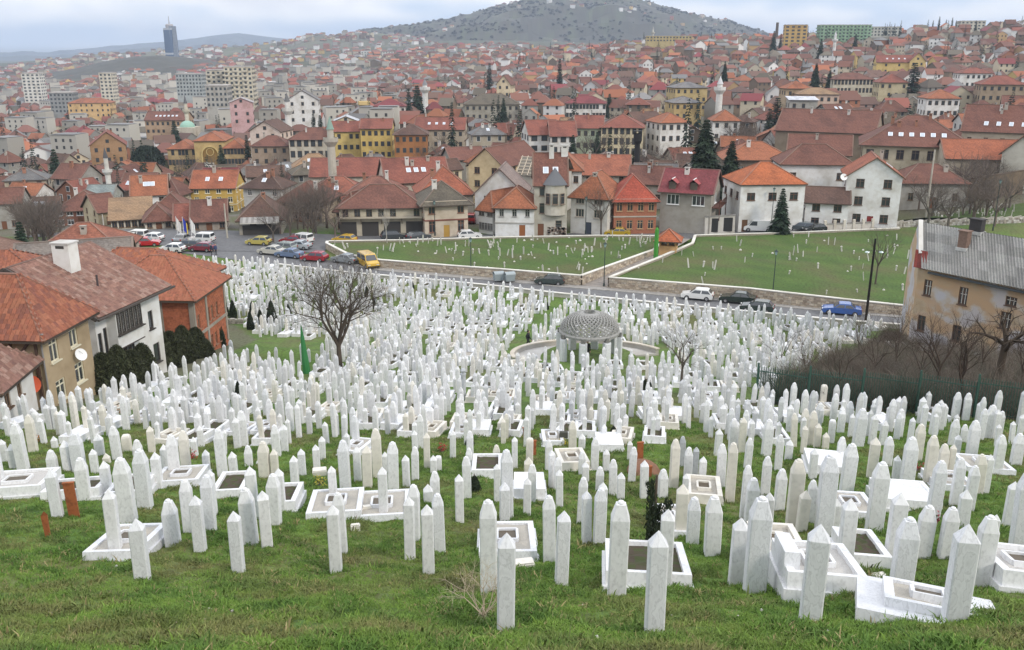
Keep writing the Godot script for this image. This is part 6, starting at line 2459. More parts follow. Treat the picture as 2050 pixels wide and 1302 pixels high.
func build_graves():
	rng.seed = 77
	# the near stones, left part: x, foot, top and width in a two-fold enlargement of the photograph
	for s in [[661,965,690,72,"F","v"],[1107,940,655,62,"F","v"],[1560,940,630,60,"F","w"],[540,865,560,58,"F","w"],[600,710,405,85,"H","w"],[805,820,605,72,"H","v"],[930,838,580,58,"F","v"],[1165,815,550,70,"H","w"],
		[1240,822,560,56,"F","w"],[880,752,505,58,"H","w"],[975,748,490,60,"H","v"],[1275,720,485,62,"H","w"],[1585,850,568,60,"H","w"],[1180,690,450,52,"F","w"],[1305,660,460,48,"F","w"],[268,680,465,52,"F","v"],
		[395,605,410,58,"H","w"],[500,580,425,45,"F","w"],[675,640,370,68,"H","v"],[735,550,385,45,"F","w"],[815,515,300,55,"H","w"],[1035,502,275,48,"H","w"],[110,467,245,50,"H","w"],[155,380,210,40,"H","c"],
		[8,555,345,36,"F","w"],[65,455,345,40,"F","w"],[317,475,330,42,"F","w"],[370,472,285,60,"H","v"],[442,482,365,35,"F","w"],[990,672,465,40,"F","w"],[1085,490,380,40,"F","w"],[1550,635,445,40,"F","w"],
		[1370,550,395,38,"F","w"],[1404,490,368,36,"F","v"],[865,467,280,45,"H","c"],[705,382,265,35,"F","c"],[546,422,260,44,"H","w"],[1228,500,330,52,"H","c"],[1278,497,365,38,"F","c"],[1130,350,190,45,"H","w"],
		[1285,402,255,42,"H","w"],[1322,380,255,34,"F","w"],[248,480,370,46,"H","w"],[465,402,300,42,"F","w"],[592,380,302,44,"R","c"],[255,365,308,30,"F","w"],[22,430,320,34,"F","w"],[640,400,322,44,"H","w"],[905,400,310,30,"F","w"],
		[1155,450,355,40,"H","w"],[1470,460,345,34,"F","w"],[1495,415,310,34,"F","w"],[935,365,262,30,"F","w"],[1200,440,415,36,"F","w"],[960,480,375,36,"F","w"],[770,480,345,36,"F","w"],[495,430,385,34,"F","c"]]:
		st(0,s[0], s[1], s[2], s[3], s[4], s[5])
	# middle part
	for s in [[770,1215,760,92,"F","v"],[692,1040,610,85,"H","w"],[1458,1225,755,96,"F","v"],[1284,1058,605,95,"H","w"],[1028,995,655,66,"F","v"],[1508,1002,650,68,"F","w"],[973,887,582,65,"H","w"],[413,945,625,62,"F","w"],
		[327,882,590,52,"F","w"],[347,790,535,58,"H","w"],[465,858,570,58,"H","v"],[205,682,450,44,"F","w"],[557,705,488,44,"F","w"],[592,590,400,45,"H","w"],[411,612,530,48,"F","w"],[443,602,470,48,"H","w"],
		[765,702,525,50,"F","v"],[778,690,370,58,"H","v"],[731,620,435,34,"F","w"],[869,676,498,40,"F","w"],[892,615,435,42,"H","w"],[1020,646,465,38,"F","w"],[1010,560,410,38,"H","w"],[985,550,375,34,"F","w"],
		[969,470,325,36,"H","w"],[880,440,320,38,"R","c"],[876,502,405,44,"F","c"],[1145,806,558,48,"F","v"],[1203,806,553,60,"H","v"],[1120,716,500,48,"H","w"],[1216,720,522,44,"F","w"],[1205,560,450,42,"H","w"],
		[1266,580,415,40,"H","w"],[1303,600,475,38,"F","w"],[1411,600,420,40,"F","w"],[1354,520,360,38,"H","w"],[1140,520,428,36,"F","w"],[1124,482,382,36,"H","w"],[1182,466,315,38,"H","w"],[1498,590,460,46,"H","w"],
		[1582,755,535,60,"F","c"],[28,556,330,54,"H","v"],[85,516,358,38,"F","w"],[130,546,355,48,"F","c"],[178,500,270,50,"H","c"],[250,556,333,56,"H","w"],[311,546,395,36,"F","w"],[351,510,355,36,"H","w"],
		[435,480,400,34,"F","w"],[406,460,290,32,"F","c"],[1080,380,235,38,"H","c"],[1123,370,295,33,"F","w"],[1548,550,325,44,"H","c"],[727,420,350,36,"H","c"],[600,470,362,34,"H","w"],[1345,420,330,26,"F","w"],[1235,470,372,32,"F","w"],
		[812,460,310,30,"F","w"],[525,410,280,30,"F","w"],[352,420,282,28,"F","w"],[213,470,380,30,"F","w"],[1600,640,480,30,"F","w"],[605,430,282,34,"H","w"],[458,470,400,32,"R","w"]]:
		st(1,s[0], s[1], s[2], s[3], s[4], s[5])
	# right part
	for s in [[83,812,592,64,"H","v"],[174,862,580,80,"H","w"],[284,1000,690,74,"F","w"],[370,1030,582,104,"H","v"],[628,1175,720,106,"F","v"],[783,966,602,72,"F","w"],[690,770,395,82,"H","v"],[548,736,410,68,"H","c"],
		[589,740,558,54,"F","c"],[630,716,515,44,"H","w"],[1046,1036,682,100,"H","v"],[1008,896,570,72,"F","w"],[1298,1166,715,110,"F","v"],[1416,1006,680,82,"H","w"],[1145,870,632,74,"H","w"],[1256,860,630,68,"H","w"],
		[1465,850,670,40,"F","w"],[925,746,430,78,"H","w"],[795,580,340,62,"H","w"],[741,742,600,44,"F","w"],[350,722,500,62,"H","w"],[435,710,570,48,"F","w"],[485,646,460,52,"H","w"],[256,616,335,48,"H","c"],
		[322,690,445,44,"H","w"],[420,580,400,44,"H","w"],[1197,690,425,60,"H","v"],[1075,552,310,60,"H","w"],[1334,742,560,54,"F","w"],[1300,626,405,50,"H","w"],[1364,652,440,48,"H","w"],[1404,576,390,48,"H","c"],
		[1440,572,394,34,"F","w"],[1494,482,300,44,"H","w"],[1598,832,480,84,"H","v"],[1546,726,520,52,"F","w"],[1582,442,295,48,"H","w"],[1376,406,235,48,"H","w"],[1458,316,165,54,"H","w"],[914,502,315,48,"F","c"],
		[986,446,310,42,"H","w"],[640,510,365,38,"F","w"],[768,432,310,40,"H","w"],[61,520,360,40,"H","w"],[124,560,400,36,"F","w"],[94,510,362,30,"F","g"],[35,452,310,30,"H","g"],[214,545,345,44,"H","w"],
		[200,400,275,34,"F","w"],[310,386,220,34,"F","c"],[425,400,230,46,"H","w"],[270,380,228,40,"H","w"],[850,356,180,50,"H","v"],[1026,510,400,34,"F","w"],[1178,530,305,50,"H","c"],[1236,500,345,44,"H","c"],[1275,496,345,30,"F","c"],
		[1124,420,250,44,"H","c"],[338,460,318,34,"H","w"],[480,470,300,36,"H","w"],[528,420,325,36,"F","w"],[660,360,250,30,"F","c"],[700,370,290,32,"F","c"],[632,350,190,40,"H","c"],[725,340,230,32,"R","w"],[870,345,258,26,"F","w"],
		[915,350,205,32,"F","w"],[963,350,235,32,"F","w"],[1040,300,180,36,"H","w"],[1300,232,104,36,"H","w"],[1350,236,108,34,"H","w"],[1410,242,148,30,"F","w"],[1245,262,158,28,"F","w"],[1200,302,158,40,"H","w"],[1140,252,128,30,"F","w"],
		[1035,234,124,32,"F","w"],[925,226,134,28,"F","w"],[874,210,108,26,"F","w"],[789,206,64,30,"H","w"],[736,234,112,30,"H","w"],[685,184,70,30,"R","c"],[600,206,92,30,"H","w"],[547,184,58,28,"H","w"],[1505,306,190,30,"H","w"],[1602,306,206,28,"F","w"],
		[808,248,145,32,"H","w"],[670,250,152,36,"H","w"],[770,290,185,32,"F","w"],[532,290,165,30,"F","w"],[600,300,180,36,"H","c"],[1290,350,232,40,"H","w"],[1340,340,255,30,"H","w"],[1305,400,300,34,"F","w"],[990,250,150,1,"F","w"]]:
		if s[3] > 10:
			st(2,s[0], s[1], s[2], s[3], s[4], s[5])
	# rust coloured boards and odd markers
	for b in [[0,345,685,525,46,0.03,"broad rust-brown board marker with flat top beside the left graves", false],[0,222,775,660,28,0.02,"short rust-brown pointed marker standing alone on the left lawn", true],[1,868,325,268,28,0.1,"small rust-brown board marker tilted in the middle of the graves", false],[1,904,400,330,14,0.0,"narrow rust-brown board half hidden behind a cream round stone", false],[1,1393,440,338,28,0.02,"rust-brown board marker beside the mound of bare soil", false],[1,1438,502,450,16,0.0,"thin rust-brown board at the foot of the soil mound", false]]:
		var o: Vector2 = [Vector2(0,740), Vector2(680,740)][b[0]]
		var px: float = o.x + b[1] / 2.317
		var p := on(px, o.y + b[2] / 2.317)
		var h := at(px, o.y + b[3] / 2.317,-p.z).y - p.y
		var w: float = b[4] / 2.317 / scale_at(p)
		var mb := MB.new()
		if b[7]:
			mb.poly([Vector3(-w * 0.35,-0.2,0.03), Vector3(w * 0.35,-0.2,0.03), Vector3(w * 0.5,h * 0.85,0.03), Vector3(0,h, 0.03), Vector3(-w * 0.5,h * 0.85,0.03)])
			mb.poly([Vector3(0,h, -0.03), Vector3(w * 0.5,h * 0.85,-0.03), Vector3(w * 0.35,-0.2,-0.03), Vector3(-w * 0.35,-0.2,-0.03), Vector3(-w * 0.5,h * 0.85,-0.03)])
			mb.quad(Vector3(w * 0.35,-0.2,0.03), Vector3(w * 0.35,-0.2,-0.03), Vector3(w * 0.5,h * 0.85,-0.03), Vector3(w * 0.5,h * 0.85,0.03))
			mb.quad(Vector3(-w * 0.35,-0.2,-0.03), Vector3(-w * 0.35,-0.2,0.03), Vector3(-w * 0.5,h * 0.85,0.03), Vector3(-w * 0.5,h * 0.85,-0.03))
		else:
			mb.box(Vector3(0,h * 0.5 - 0.15,0), Vector3(w, h + 0.3,0.07))
			mb.box(Vector3(0,h * 0.99,0), Vector3(w + 0.03,0.05,0.1))
		var m := put("board_marker", mb, M.rust, null, p)
		m.rotation = Vector3(0,0.15,b[5])
		tag(m, b[6],"grave marker","rust-brown board markers")
		stones.append([p.x, -p.z, 0.4])
	# stone frames one can place
	fr(222,1122,112,2.3,"low","skewed white grave frame with gravel at the front left",-0.12)
	fr(14,1000,130,2.2,"box","raised white grave frame with oval soil bed at the left edge",-0.05)
	fr(140,1000,108,1.8,"plain","cream-white grave frame open to the lawn behind the rust board")
	fr(668,1040,108,2.6,"low","gravel double grave, its left half with yellow flowers",0.05)
	fr(762,1046,112,2.6,"low","gravel double grave, its right half behind the grassy hump",0.05)
	fr(1017,1122,118,2.4,"low","centre front grave frame with broad foot step",0.02)
	fr(1298,1178,172,2.4,"soil","grave frame with soil, red flowers and juniper in the front right of centre",-0.04)
	fr(1655,1194,160,2.4,"box","boxed front grave of grey-white marble with yellowish gravel",-0.02)
	var bx := MB.new()
	bx.col = Color.WHITE
	bx.box(Vector3(-0.62,0.2,-1.1), Vector3(0.3,0.6,1.5))
	put("side_block", bx, M.veined, get_child(get_child_count() - 1))
	fr(1862,1232,175,1.5,"step","wide low two-stepped grave slab at the front right",-0.2)
	fr(2075,1190,130,2.4,"box","raised concrete grave frame with dark gravel cut by the right edge")
	fr(1828,1022,108,2.4,"slab","bright white closed slab grave between the right headstones")
	fr(1570,1135,96,2.3,"cream","cream grave frame with small inner frame left of the boxed grave")
	fr(1742,1140,84,2.2,"soil","grave frame with reddish soil right of the boxed grave")
	fr(1060,998,64,2.2,"slab","small white slab grave behind the centre stones")
	fr(1152,942,58,2.2,"cream","cream gravel grave frame below the small lamp",0.1)
	fr(1715,1040,92,2.2,"low","grey-white grave frame with inner ring behind the tall right headstone")
	fr(250,1003,76,2.0,"plain","",0.0)
	fr(455,1000,60,2.2,"plain","",0.0)
	fr(560,1025,62,2.2,"soil","",0.0)
	fr(350,975,90,2.2,"low","",0.0)
	fr(735,850,58,2.2,"cream","",0.0)
	fr(975,958,60,2.2,"plain","",0.0)
	fr(1222,905,52,2.2,"slab","",0.0)
	fr(1350,1080,60,2.4,"low","",0.0)
	fr(1660,950,80,2.4,"slab","",-0.1)
	fr(1410,1010,70,2.4,"cream","",-0.1)
	fr(1985,950,90,2.2,"low","",0.0)
	fr(1915,985,80,2.2,"low","",0.0)
	# the many graves down the slope
	rng.seed = 501
	var graves := []
	var d := 36.5
	var row := 0
	while d < 128.0:
		var x := -52.0 + (row % 2) * 0.6
		while x < 48.0:
			var gx := x + rng.randfn(0,0.17)
			var gd := d + rng.randfn(0,0.35)
			x += rng.randf_range(1.05,1.4)
			if not in_field(gx, gd):
				continue
			var q := pix(Vector3(gx, height(gx, gd), -gd))
			if q.x < -30 or q.x > 2080:
				continue
			if q.y > 905 + 30.0 * nz.get_noise_2d(gx, 3.0):
				continue
			var ok := true
			for s in stones:
				if absf(s[0] - gx) < 0.75 and absf(s[1] - gd) < 0.8:
					ok = false
					break
			if not ok or nz.get_noise_2d(gx * 0.16,gd * 0.16 + 50.0) < -0.40:
				continue
			graves.append([gx, gd])
		row += 1
		d += 2.15 + 0.25 * sin(row * 1.7)
	graves.sort_custom(func(a, b): return a[1] < b[1])
	var tf := {"F": [],"H": [],"K": []}
	var cl := {"F": [],"H": [],"K": []}
	var frames := {}
	var solo_frames := 26
	for g in graves:
		var foot: bool = rng.randf() < 0.86
		var tone: String = ["w","w","w","v","w","c","w","v","w","w"][rng.randi() % 10]
		var hk: String = ["H","H","H","K","F"][rng.randi() % 5]
		var turn := rng.randfn(0,0.09) - 0.1
		for e in [0,1]:
			if e == 0 and not foot:
				continue
			var dd: float = g[1] + (1.45 + rng.randf() * 0.3) * e
			var xx: float = g[0] + 0.1 * e
			if not in_field(xx, dd):
				continue
			var h := rng.randfn(1.68,0.17) if e == 1 else rng.randfn(1.3,0.13)
			var w := (0.28 if e == 1 else 0.225) * rng.randf_range(0.9,1.12)
			var p := Vector3(xx, height(xx, dd) - 0.02,-dd)
			var kd := hk if e == 1 else "F"
			var lean := Vector2(rng.randfn(0,0.016), rng.randfn(0,0.02))
			if n_stones < 300:
				gravestone(p, w, h, kd, tone, turn, lean)
			else:
				var b := Basis.from_euler(Vector3(lean.x, turn, lean.y)) * Basis.from_scale(Vector3(w / 0.28,h / 1.5,w / 0.28))
				tf[kd].append(Transform3D(b, p))
				var k := rng.randf_range(0.80,1.0)
				cl[kd].append({"w": Color(k, k, k), "v": Color(k * 0.9,k * 0.91,k * 0.93), "c": Color(k, k * 0.96,k * 0.87)}[tone])
		if rng.randf() < 0.36:
			var fd: float = g[1] - 0.25
			var p := Vector3(g[0] + 0.05,height(g[0], fd), -fd)
			if in_field(p.x, fd):
				var kind: String = ["plain","slab","cream","plain","soil","slab","low"][rng.randi() % 7]
				if solo_frames < 150:
					solo_frames += 1
					grave_frame(p, 1.0,2.1,turn, kind, true)
				else:
					var r: Variant = grave_frame(p, 1.0,2.0,turn, kind, false)
					frames.get_or_add(r[0],[]).append(r[1])
	var root := thing("gravestones","mass of white gravestones covering the slope and hollow farther off","gravestones", Vector3.ZERO)
	root.set_meta("kind","stuff")
	for k in tf:
		multi("stone_mass", stone_mesh(k, 0.28,1.5,"marble"), tf[k], cl[k], root)
	root = thing("grave_frames","mass of white stone grave frames between the farther gravestones","grave frames", Vector3.ZERO)
	root.set_meta("kind","stuff")
	for k in frames:
		for i in [0,2]:
			multi(["kerb_mass","plinth_mass","filling_mass"][i], slab_meshes[k][i], frames[k],[], root)
	small_grave_things()


var spot_tree := Vector3.ZERO
var spot_walker := Vector3.ZERO


func in_field(x: float, d: float) -> bool:
	if spot_tree == Vector3.ZERO:
		spot_tree = on(680,742)
		spot_walker = on(1057,697)
	if d > line_at(NEAR_EDGE, x) - 0.9 or d > 127.0:
		return false
	if x < left_edge(d) + 0.3 or x > fence_x(d) - 0.7:
		return false
	var c := at(1178,742,72.0)
	if Vector2(x - c.x, d + c.z).length() < 7.4 and not (d < -c.z - 4.6):
		return false
	if Vector2(x - c.x, d + c.z).length() < 3.6:
		return false
	if pow((x + 19.5) / 3.6,2) + pow((d - 72.5) / 4.2,2) < 1.0:
		return false
	var t := spot_tree
	if Vector2(x - t.x, d + t.z).length() < 0.7:
		return false
	if x < -17.5 and d > 75.0 and d < 84.0:           # the path below the small cone shrubs
		return false
	var w := spot_walker
	if absf(x - w.x + 0.1) < 1.0 and d < -w.z + 0.9 and d > -w.z - 3.6:
		return false
	# gravel paths that wind through the field
	var pth := -2.0 + 0.22 * (d - 70.0)
	if d > 80.0 and d < 108.0 and absf(x - pth) < 0.9:
		return false
	if absf(d - (86.0 + 0.12 * x + 2.0 * sin(x * 0.12))) < 0.9 and x > -10.0:
		return false
	return true


func small_grave_things():
	var spots := [[80,885,Color(0.55,0.20,0.03), "orange and yellow flowers in a vase on a left grave"],[385,922,Color(0.42,0.02,0.02), "single bunch of red flowers between left headstones"],[1266,1122,Color(0.50,0.07,0.03), "orange-red flowers at the foot of the juniper"],[640,972,Color(0.5,0.42,0.06), "yellow flowers on the gravel double grave"],[1870,1050,Color(0.4,0.05,0.08), "dark pink and green flowers beside a right headstone"],[1838,945,Color(0.34,0.05,0.05), "dark red flowers on a grave near the right headstones"],[1130,893,Color(0.55,0.45,0.05), "small yellow flowers below the metal lamp box"],[985,1075,Color(0.4,0.03,0.03), "little red flowers left of the centre front grave"],[1020,803,Color(0.38,0.06,0.06), "reddish flowers among the middle stones"],[1008,815,Color(0.05,0.08,0.03), "dark green wreath laid among the middle stones"],[235,830,Color(0.5,0.16,0.04), "orange flowers far left among the stones"],[885,905,Color(0.40,0.02,0.03), "red flowers at a slab left of centre"],[310,842,Color(0.30,0.05,0.25), "purple flowers between two left stones"]]
	for s in spots:
		var p := on(s[0], s[1])
		var mb := MB.new()
		var o := thing("flower_bunch", s[3],"flowers", p, 0.0,"flowers laid on graves")
		for k in 70:
			mb.col = Color(0.05,0.09,0.02) if k % 3 == 0 else (s[2] * rng.randf_range(0.6,1.3))
			var c := Vector3(rng.randfn(0,0.11), 0.1 + absf(rng.randfn(0,0.13)), rng.randfn(0,0.1))
			var b := Basis.from_euler(Vector3(rng.randf() * 6,rng.randf() * 6,rng.randf() * 6))
			for t in 3:
				mb.tri(c, c + b * Vector3(0.05,0.02,0).rotated(Vector3.UP, t * 2.1), c + b * Vector3(0.02,0.05,0.02).rotated(Vector3.UP, t * 2.1))
		put("blooms", mb, M.leaf, o)
		mb = MB.new()
		mb.col = Color(0.25,0.24,0.22)
		mb.lathe(Vector3(0,-0.05,0), [[0.06,0.0],[0.09,0.16],[0.07,0.16],[0.05,0.05]],10)
		put("vase", mb, M.plain, o)
	for b in [[712,1064,0.28,0.26,0.16,"small rounded white stone block on the grassy hump"],[640,952,0.55,0.3,0.4,"cream stone block at the head of the gravel grave"],[735,1034,0.3,0.4,0.2,"little cream wedge stone in front of the gravel grave"],[1048,1132,0.5,0.14,0.3,"loose white slab lying at the centre front grave"],[1760,1155,0.4,0.06,0.3,"thin cream slab lying beside the boxed grave"]]:
		var p := on(b[0], b[1])
		var mb := MB.new()
		mb.box(Vector3(0,b[3] * 0.5 - 0.06,0), Vector3(b[2], b[3], b[4]))
		mb.box(Vector3(0,b[3] * 0.5 - 0.02,0), Vector3(b[2] - 0.05,b[3], b[4] - 0.05))
		var m := put("stone_block", mb, M.cream_stone, null, p)
		m.rotation.y = 0.2
		tag(m, b[5],"stone block","loose stone blocks")
	var mound := MB.new()
	mound.col = Color(0.20,0.10,0.055)
	var mp := on(1290,945)
	var pr := []
	for i in 7:
		pr.append([0.75 * cos(i * PI / 12.0) + 0.02,0.42 * sin(i * PI / 12.0) - 0.1])
	mound.lathe(Vector3.ZERO, pr, 14)
	var mo := put("soil_mound", mound, M.brick, null, mp)
	mo.scale = Vector3(0.9,1.0,1.5)
	tag(mo, "long mound of bare reddish soil over a fresh grave","mound")
	var lp := on(1128,888)
	var lo := thing("lamp_box","small dark metal lamp box on a stem beside yellow flowers","lamp box", lp)
	var lb := MB.new()
	lb.col = Color(0.06,0.06,0.05)
	lb.box(Vector3(0,0.45,0), Vector3(0.4,0.3,0.2))
	put("box", lb, M.plain, lo)
	lb = MB.new()
	lb.col = Color(0.06,0.06,0.05)
	lb.tube(Vector3.ZERO, Vector3(0,0.4,0), 0.03,0.03)
	put("stem", lb, M.plain, lo)
	# the dark grey turned pillar stone
	var pp := on(928,800)
	var gp := MB.new()
	gp.col = Color.WHITE
	var hh := at(928,738,-pp.z).y - pp.y
	gp.lathe(Vector3.ZERO, [[0.17,-0.3],[0.16,hh * 0.78],[0.19,hh * 0.8],[0.19,hh * 0.84],[0.10,hh * 0.86],[0.17,hh * 0.9],[0.18,hh * 0.95],[0.1,hh],[0.01,hh * 1.01]],14)
	var g := put("pillar_stone", gp, M.grey_stone, null, pp)
	tag(g, "dark grey round pillar gravestone with turban-like knob","gravestone")


func build_meadow_stones():
	rng.seed = 909
	var protos := []
	for k in 6:
		var mb := MB.new()
		mb.col = Color(0.60,0.59,0.55) * rng.randf_range(0.8,1.1)
		var w := 0.24
		if k < 3:
			mb.lathe(Vector3(0,-0.2,0), [[0.13,0.0],[0.12,0.6 + 0.2 * k],[0.16,0.7 + 0.2 * k],[0.18,0.8 + 0.2 * k],[0.12,0.92 + 0.2 * k],[0.01,0.96 + 0.2 * k]],7)
		elif k < 5:
			mb.box(Vector3(0,0.25 + 0.1 * k, 0), Vector3(w, 0.9 + 0.2 * k, 0.12))
			mb.tri(Vector3(-w / 2,0.7 + 0.2 * k, 0.06), Vector3(w / 2,0.7 + 0.2 * k, 0.06), Vector3(0,0.9 + 0.2 * k, 0))
			mb.tri(Vector3(w / 2,0.7 + 0.2 * k, -0.06), Vector3(-w / 2,0.7 + 0.2 * k, -0.06), Vector3(0,0.9 + 0.2 * k, 0))
		else:
			mb.lathe(Vector3(0,-0.1,0), [[0.22,0.0],[0.24,0.15],[0.14,0.3],[0.01,0.36]],6,false)
		protos.append(mb.mesh(M.wall))
	var pl := PackedVector2Array()
	for p in MEADOW_L:
		pl.append(Vector2(p[0], p[1]))
	var pr := PackedVector2Array()
	for p in MEADOW_R:
		pr.append(Vector2(p[0], p[1]))
	var n := 0
	var tries := 0
	while n < 215 and tries < 6000:
		tries += 1
		var left := rng.randf() < 0.66
		var v := Vector2(rng.randf_range(-29,24), rng.randf_range(115,145)) if left else Vector2(rng.randf_range(13,72), rng.randf_range(97,152))
		var pol := pl if left else pr
		if not Geometry2D.is_point_in_polygon(v, pol):
			continue
		if left and rng.randf() > 0.25 + 0.75 * smoothstep(118.0,142.0,v.y):
			continue
		if not left and rng.randf() < 0.25 and v.y < 115:
			continue
		old_stone(protos, Vector3(v.x, meadow_y(v.y), -v.y), "on the left meadow" if left else "on the right meadow",-1)
		n += 1
	for s in [[1580,521,18],[1411,552,28],[1408,535,16],[1428,500,16],[1444,500,14],[1638,538,16],[1167,510,20],[1184,505,18],[1065,512,14],[1135,515,16],[1010,535,16],[1245,500,14],[1720,520,14],[1704,542,12]]:
		var p := at(s[0], s[1],120.0)
		for i in 12:
			p = at(s[0], s[1],-p.z + (p.y - meadow_y(-p.z)) * 4.0)
		old_stone(protos, Vector3(p.x, meadow_y(-p.z), p.z), "standing tall on the meadow",1)
	# the upper meadow at the right edge, with its stones
	var mb := MB.new()
	var a := [[1745,448],[1850,436],[1950,436],[2120,436]]
	var top := [[1830,444],[1880,432],[1950,414],[2120,398]]
	for i in 3:
		for j in 4:
			var q := []
			for c in [[i, j],[i + 1,j],[i + 1,j + 1],[i, j + 1]]:
				var f: float = c[1] / 4.0
				q.append(at(lerpf(a[c[0]][0], top[c[0]][0], f), lerpf(a[c[0]][1], top[c[0]][1], f), lerpf(154.0,166.0,f)))
			mb.col = Color(0.065,0.105,0.022)
			mb.quad(q[0], q[1], q[2], q[3])
	structure("upper_meadow", mb, M.ground)
	for k in 42:
		var f := rng.randf()
		var px := rng.randf_range(1860,2050)
		var py := lerpf(434,lerpf(428,404,clampf((px - 1860) / 190.0,0,1)), f)
		old_stone(protos, at(px, py, lerpf(154.2,165.5,f)), "on the upper meadow",-1)
	var w := thing("dry_stone_wall","long dry stone wall of pale blocks below the upper meadow","wall", Vector3.ZERO)
	var st_ := MB.new()
	for k in 1500:
		var f := rng.randf()
		var px := lerpf(1738,2100,f)
		var lay := rng.randi() % 7
		var p := at(px, 470 - f * 14.0,153.0)
		var y := p.y - 0.2 + lay * 0.33
		st_.col = [Color(0.52,0.48,0.42), Color(0.40,0.36,0.3), Color(0.6,0.57,0.52), Color(0.28,0.24,0.2)][rng.randi() % 4] * rng.randf_range(0.7,1.1)
		st_.box(Vector3(p.x, y, p.z + 0.2 * lay * -0.3 + rng.randf_range(-0.05,0.1)), Vector3(rng.randf_range(0.3,0.6), 0.3,0.4), Basis(Vector3.UP, rng.randf_range(-0.1,0.1)))
	stuff(put("stones", st_, M.brick, w))
	var core := MB.new()
	core.col = Color(0.4,0.37,0.32)
	for k in 20:
		var p := at(lerpf(1738,2100,k / 20.0), 470 - k / 20.0 * 14.0,153.3)
		var q := at(lerpf(1738,2100, (k + 1) / 20.0), 470 - (k + 1) / 20.0 * 14.0,153.3)
		core.bar(p + Vector3(0,0.5,-0.2), q + Vector3(0,0.8,-0.2), 0.4,3.0)
	put("wall_core", core, M.brick, w)


func old_stone(protos: Array, p: Vector3,place: String, k: int):
	if k < 0:
		k = [0,1,3,4,5,5,0,3][rng.randi() % 8]
	var o := put("old_tombstone", protos[k], null, null, p)
	o.rotation = Vector3(rng.randfn(0,0.12), rng.randf() * 3.0,rng.randfn(0,0.16))
	var s := rng.randf_range(0.5,0.95)
	o.scale = Vector3.ONE * s
	var l: String = ["turbaned","turbaned","turbaned","upright slab-shaped","tall slab-shaped","low stump-like"][k]
	tag(o, "%s old tombstone %s" % [l, place],"old tombstone","weathered old tombstones on the meadows", p)


# ------------------------------------------------------------------ vehicles
const SHAPES := {   # length, width, height, then the greenhouse: windscreen foot, roof front, roof rear, rear window foot (x, from the middle), bonnet height
	"hatch": [3.95,1.66,1.43,0.95,0.25,-1.35,-1.85,0.86],"sedan": [4.4,1.7,1.41,0.95,0.3,-0.95,-1.55,0.88],"wagon": [4.5,1.72,1.48,1.0,0.35,-1.85,-2.15,0.9],
	"van": [4.8,1.84,1.95,1.75,1.0,-2.25,-2.36,1.05],"offroad": [4.2,1.75,1.75,0.75,0.4,-1.95,-2.05,1.02],"pickup": [4.9,1.75,1.65,0.9,0.4,-0.5,-0.7,1.0]}


func car(label: String, px: float, py: float, yaw: float, kind: String, c: Color, lift := 0.06,cat := "car"):
	var p := on(px, py)
	car_at(label, p + Vector3(0,lift, 0), yaw, kind, c, cat)


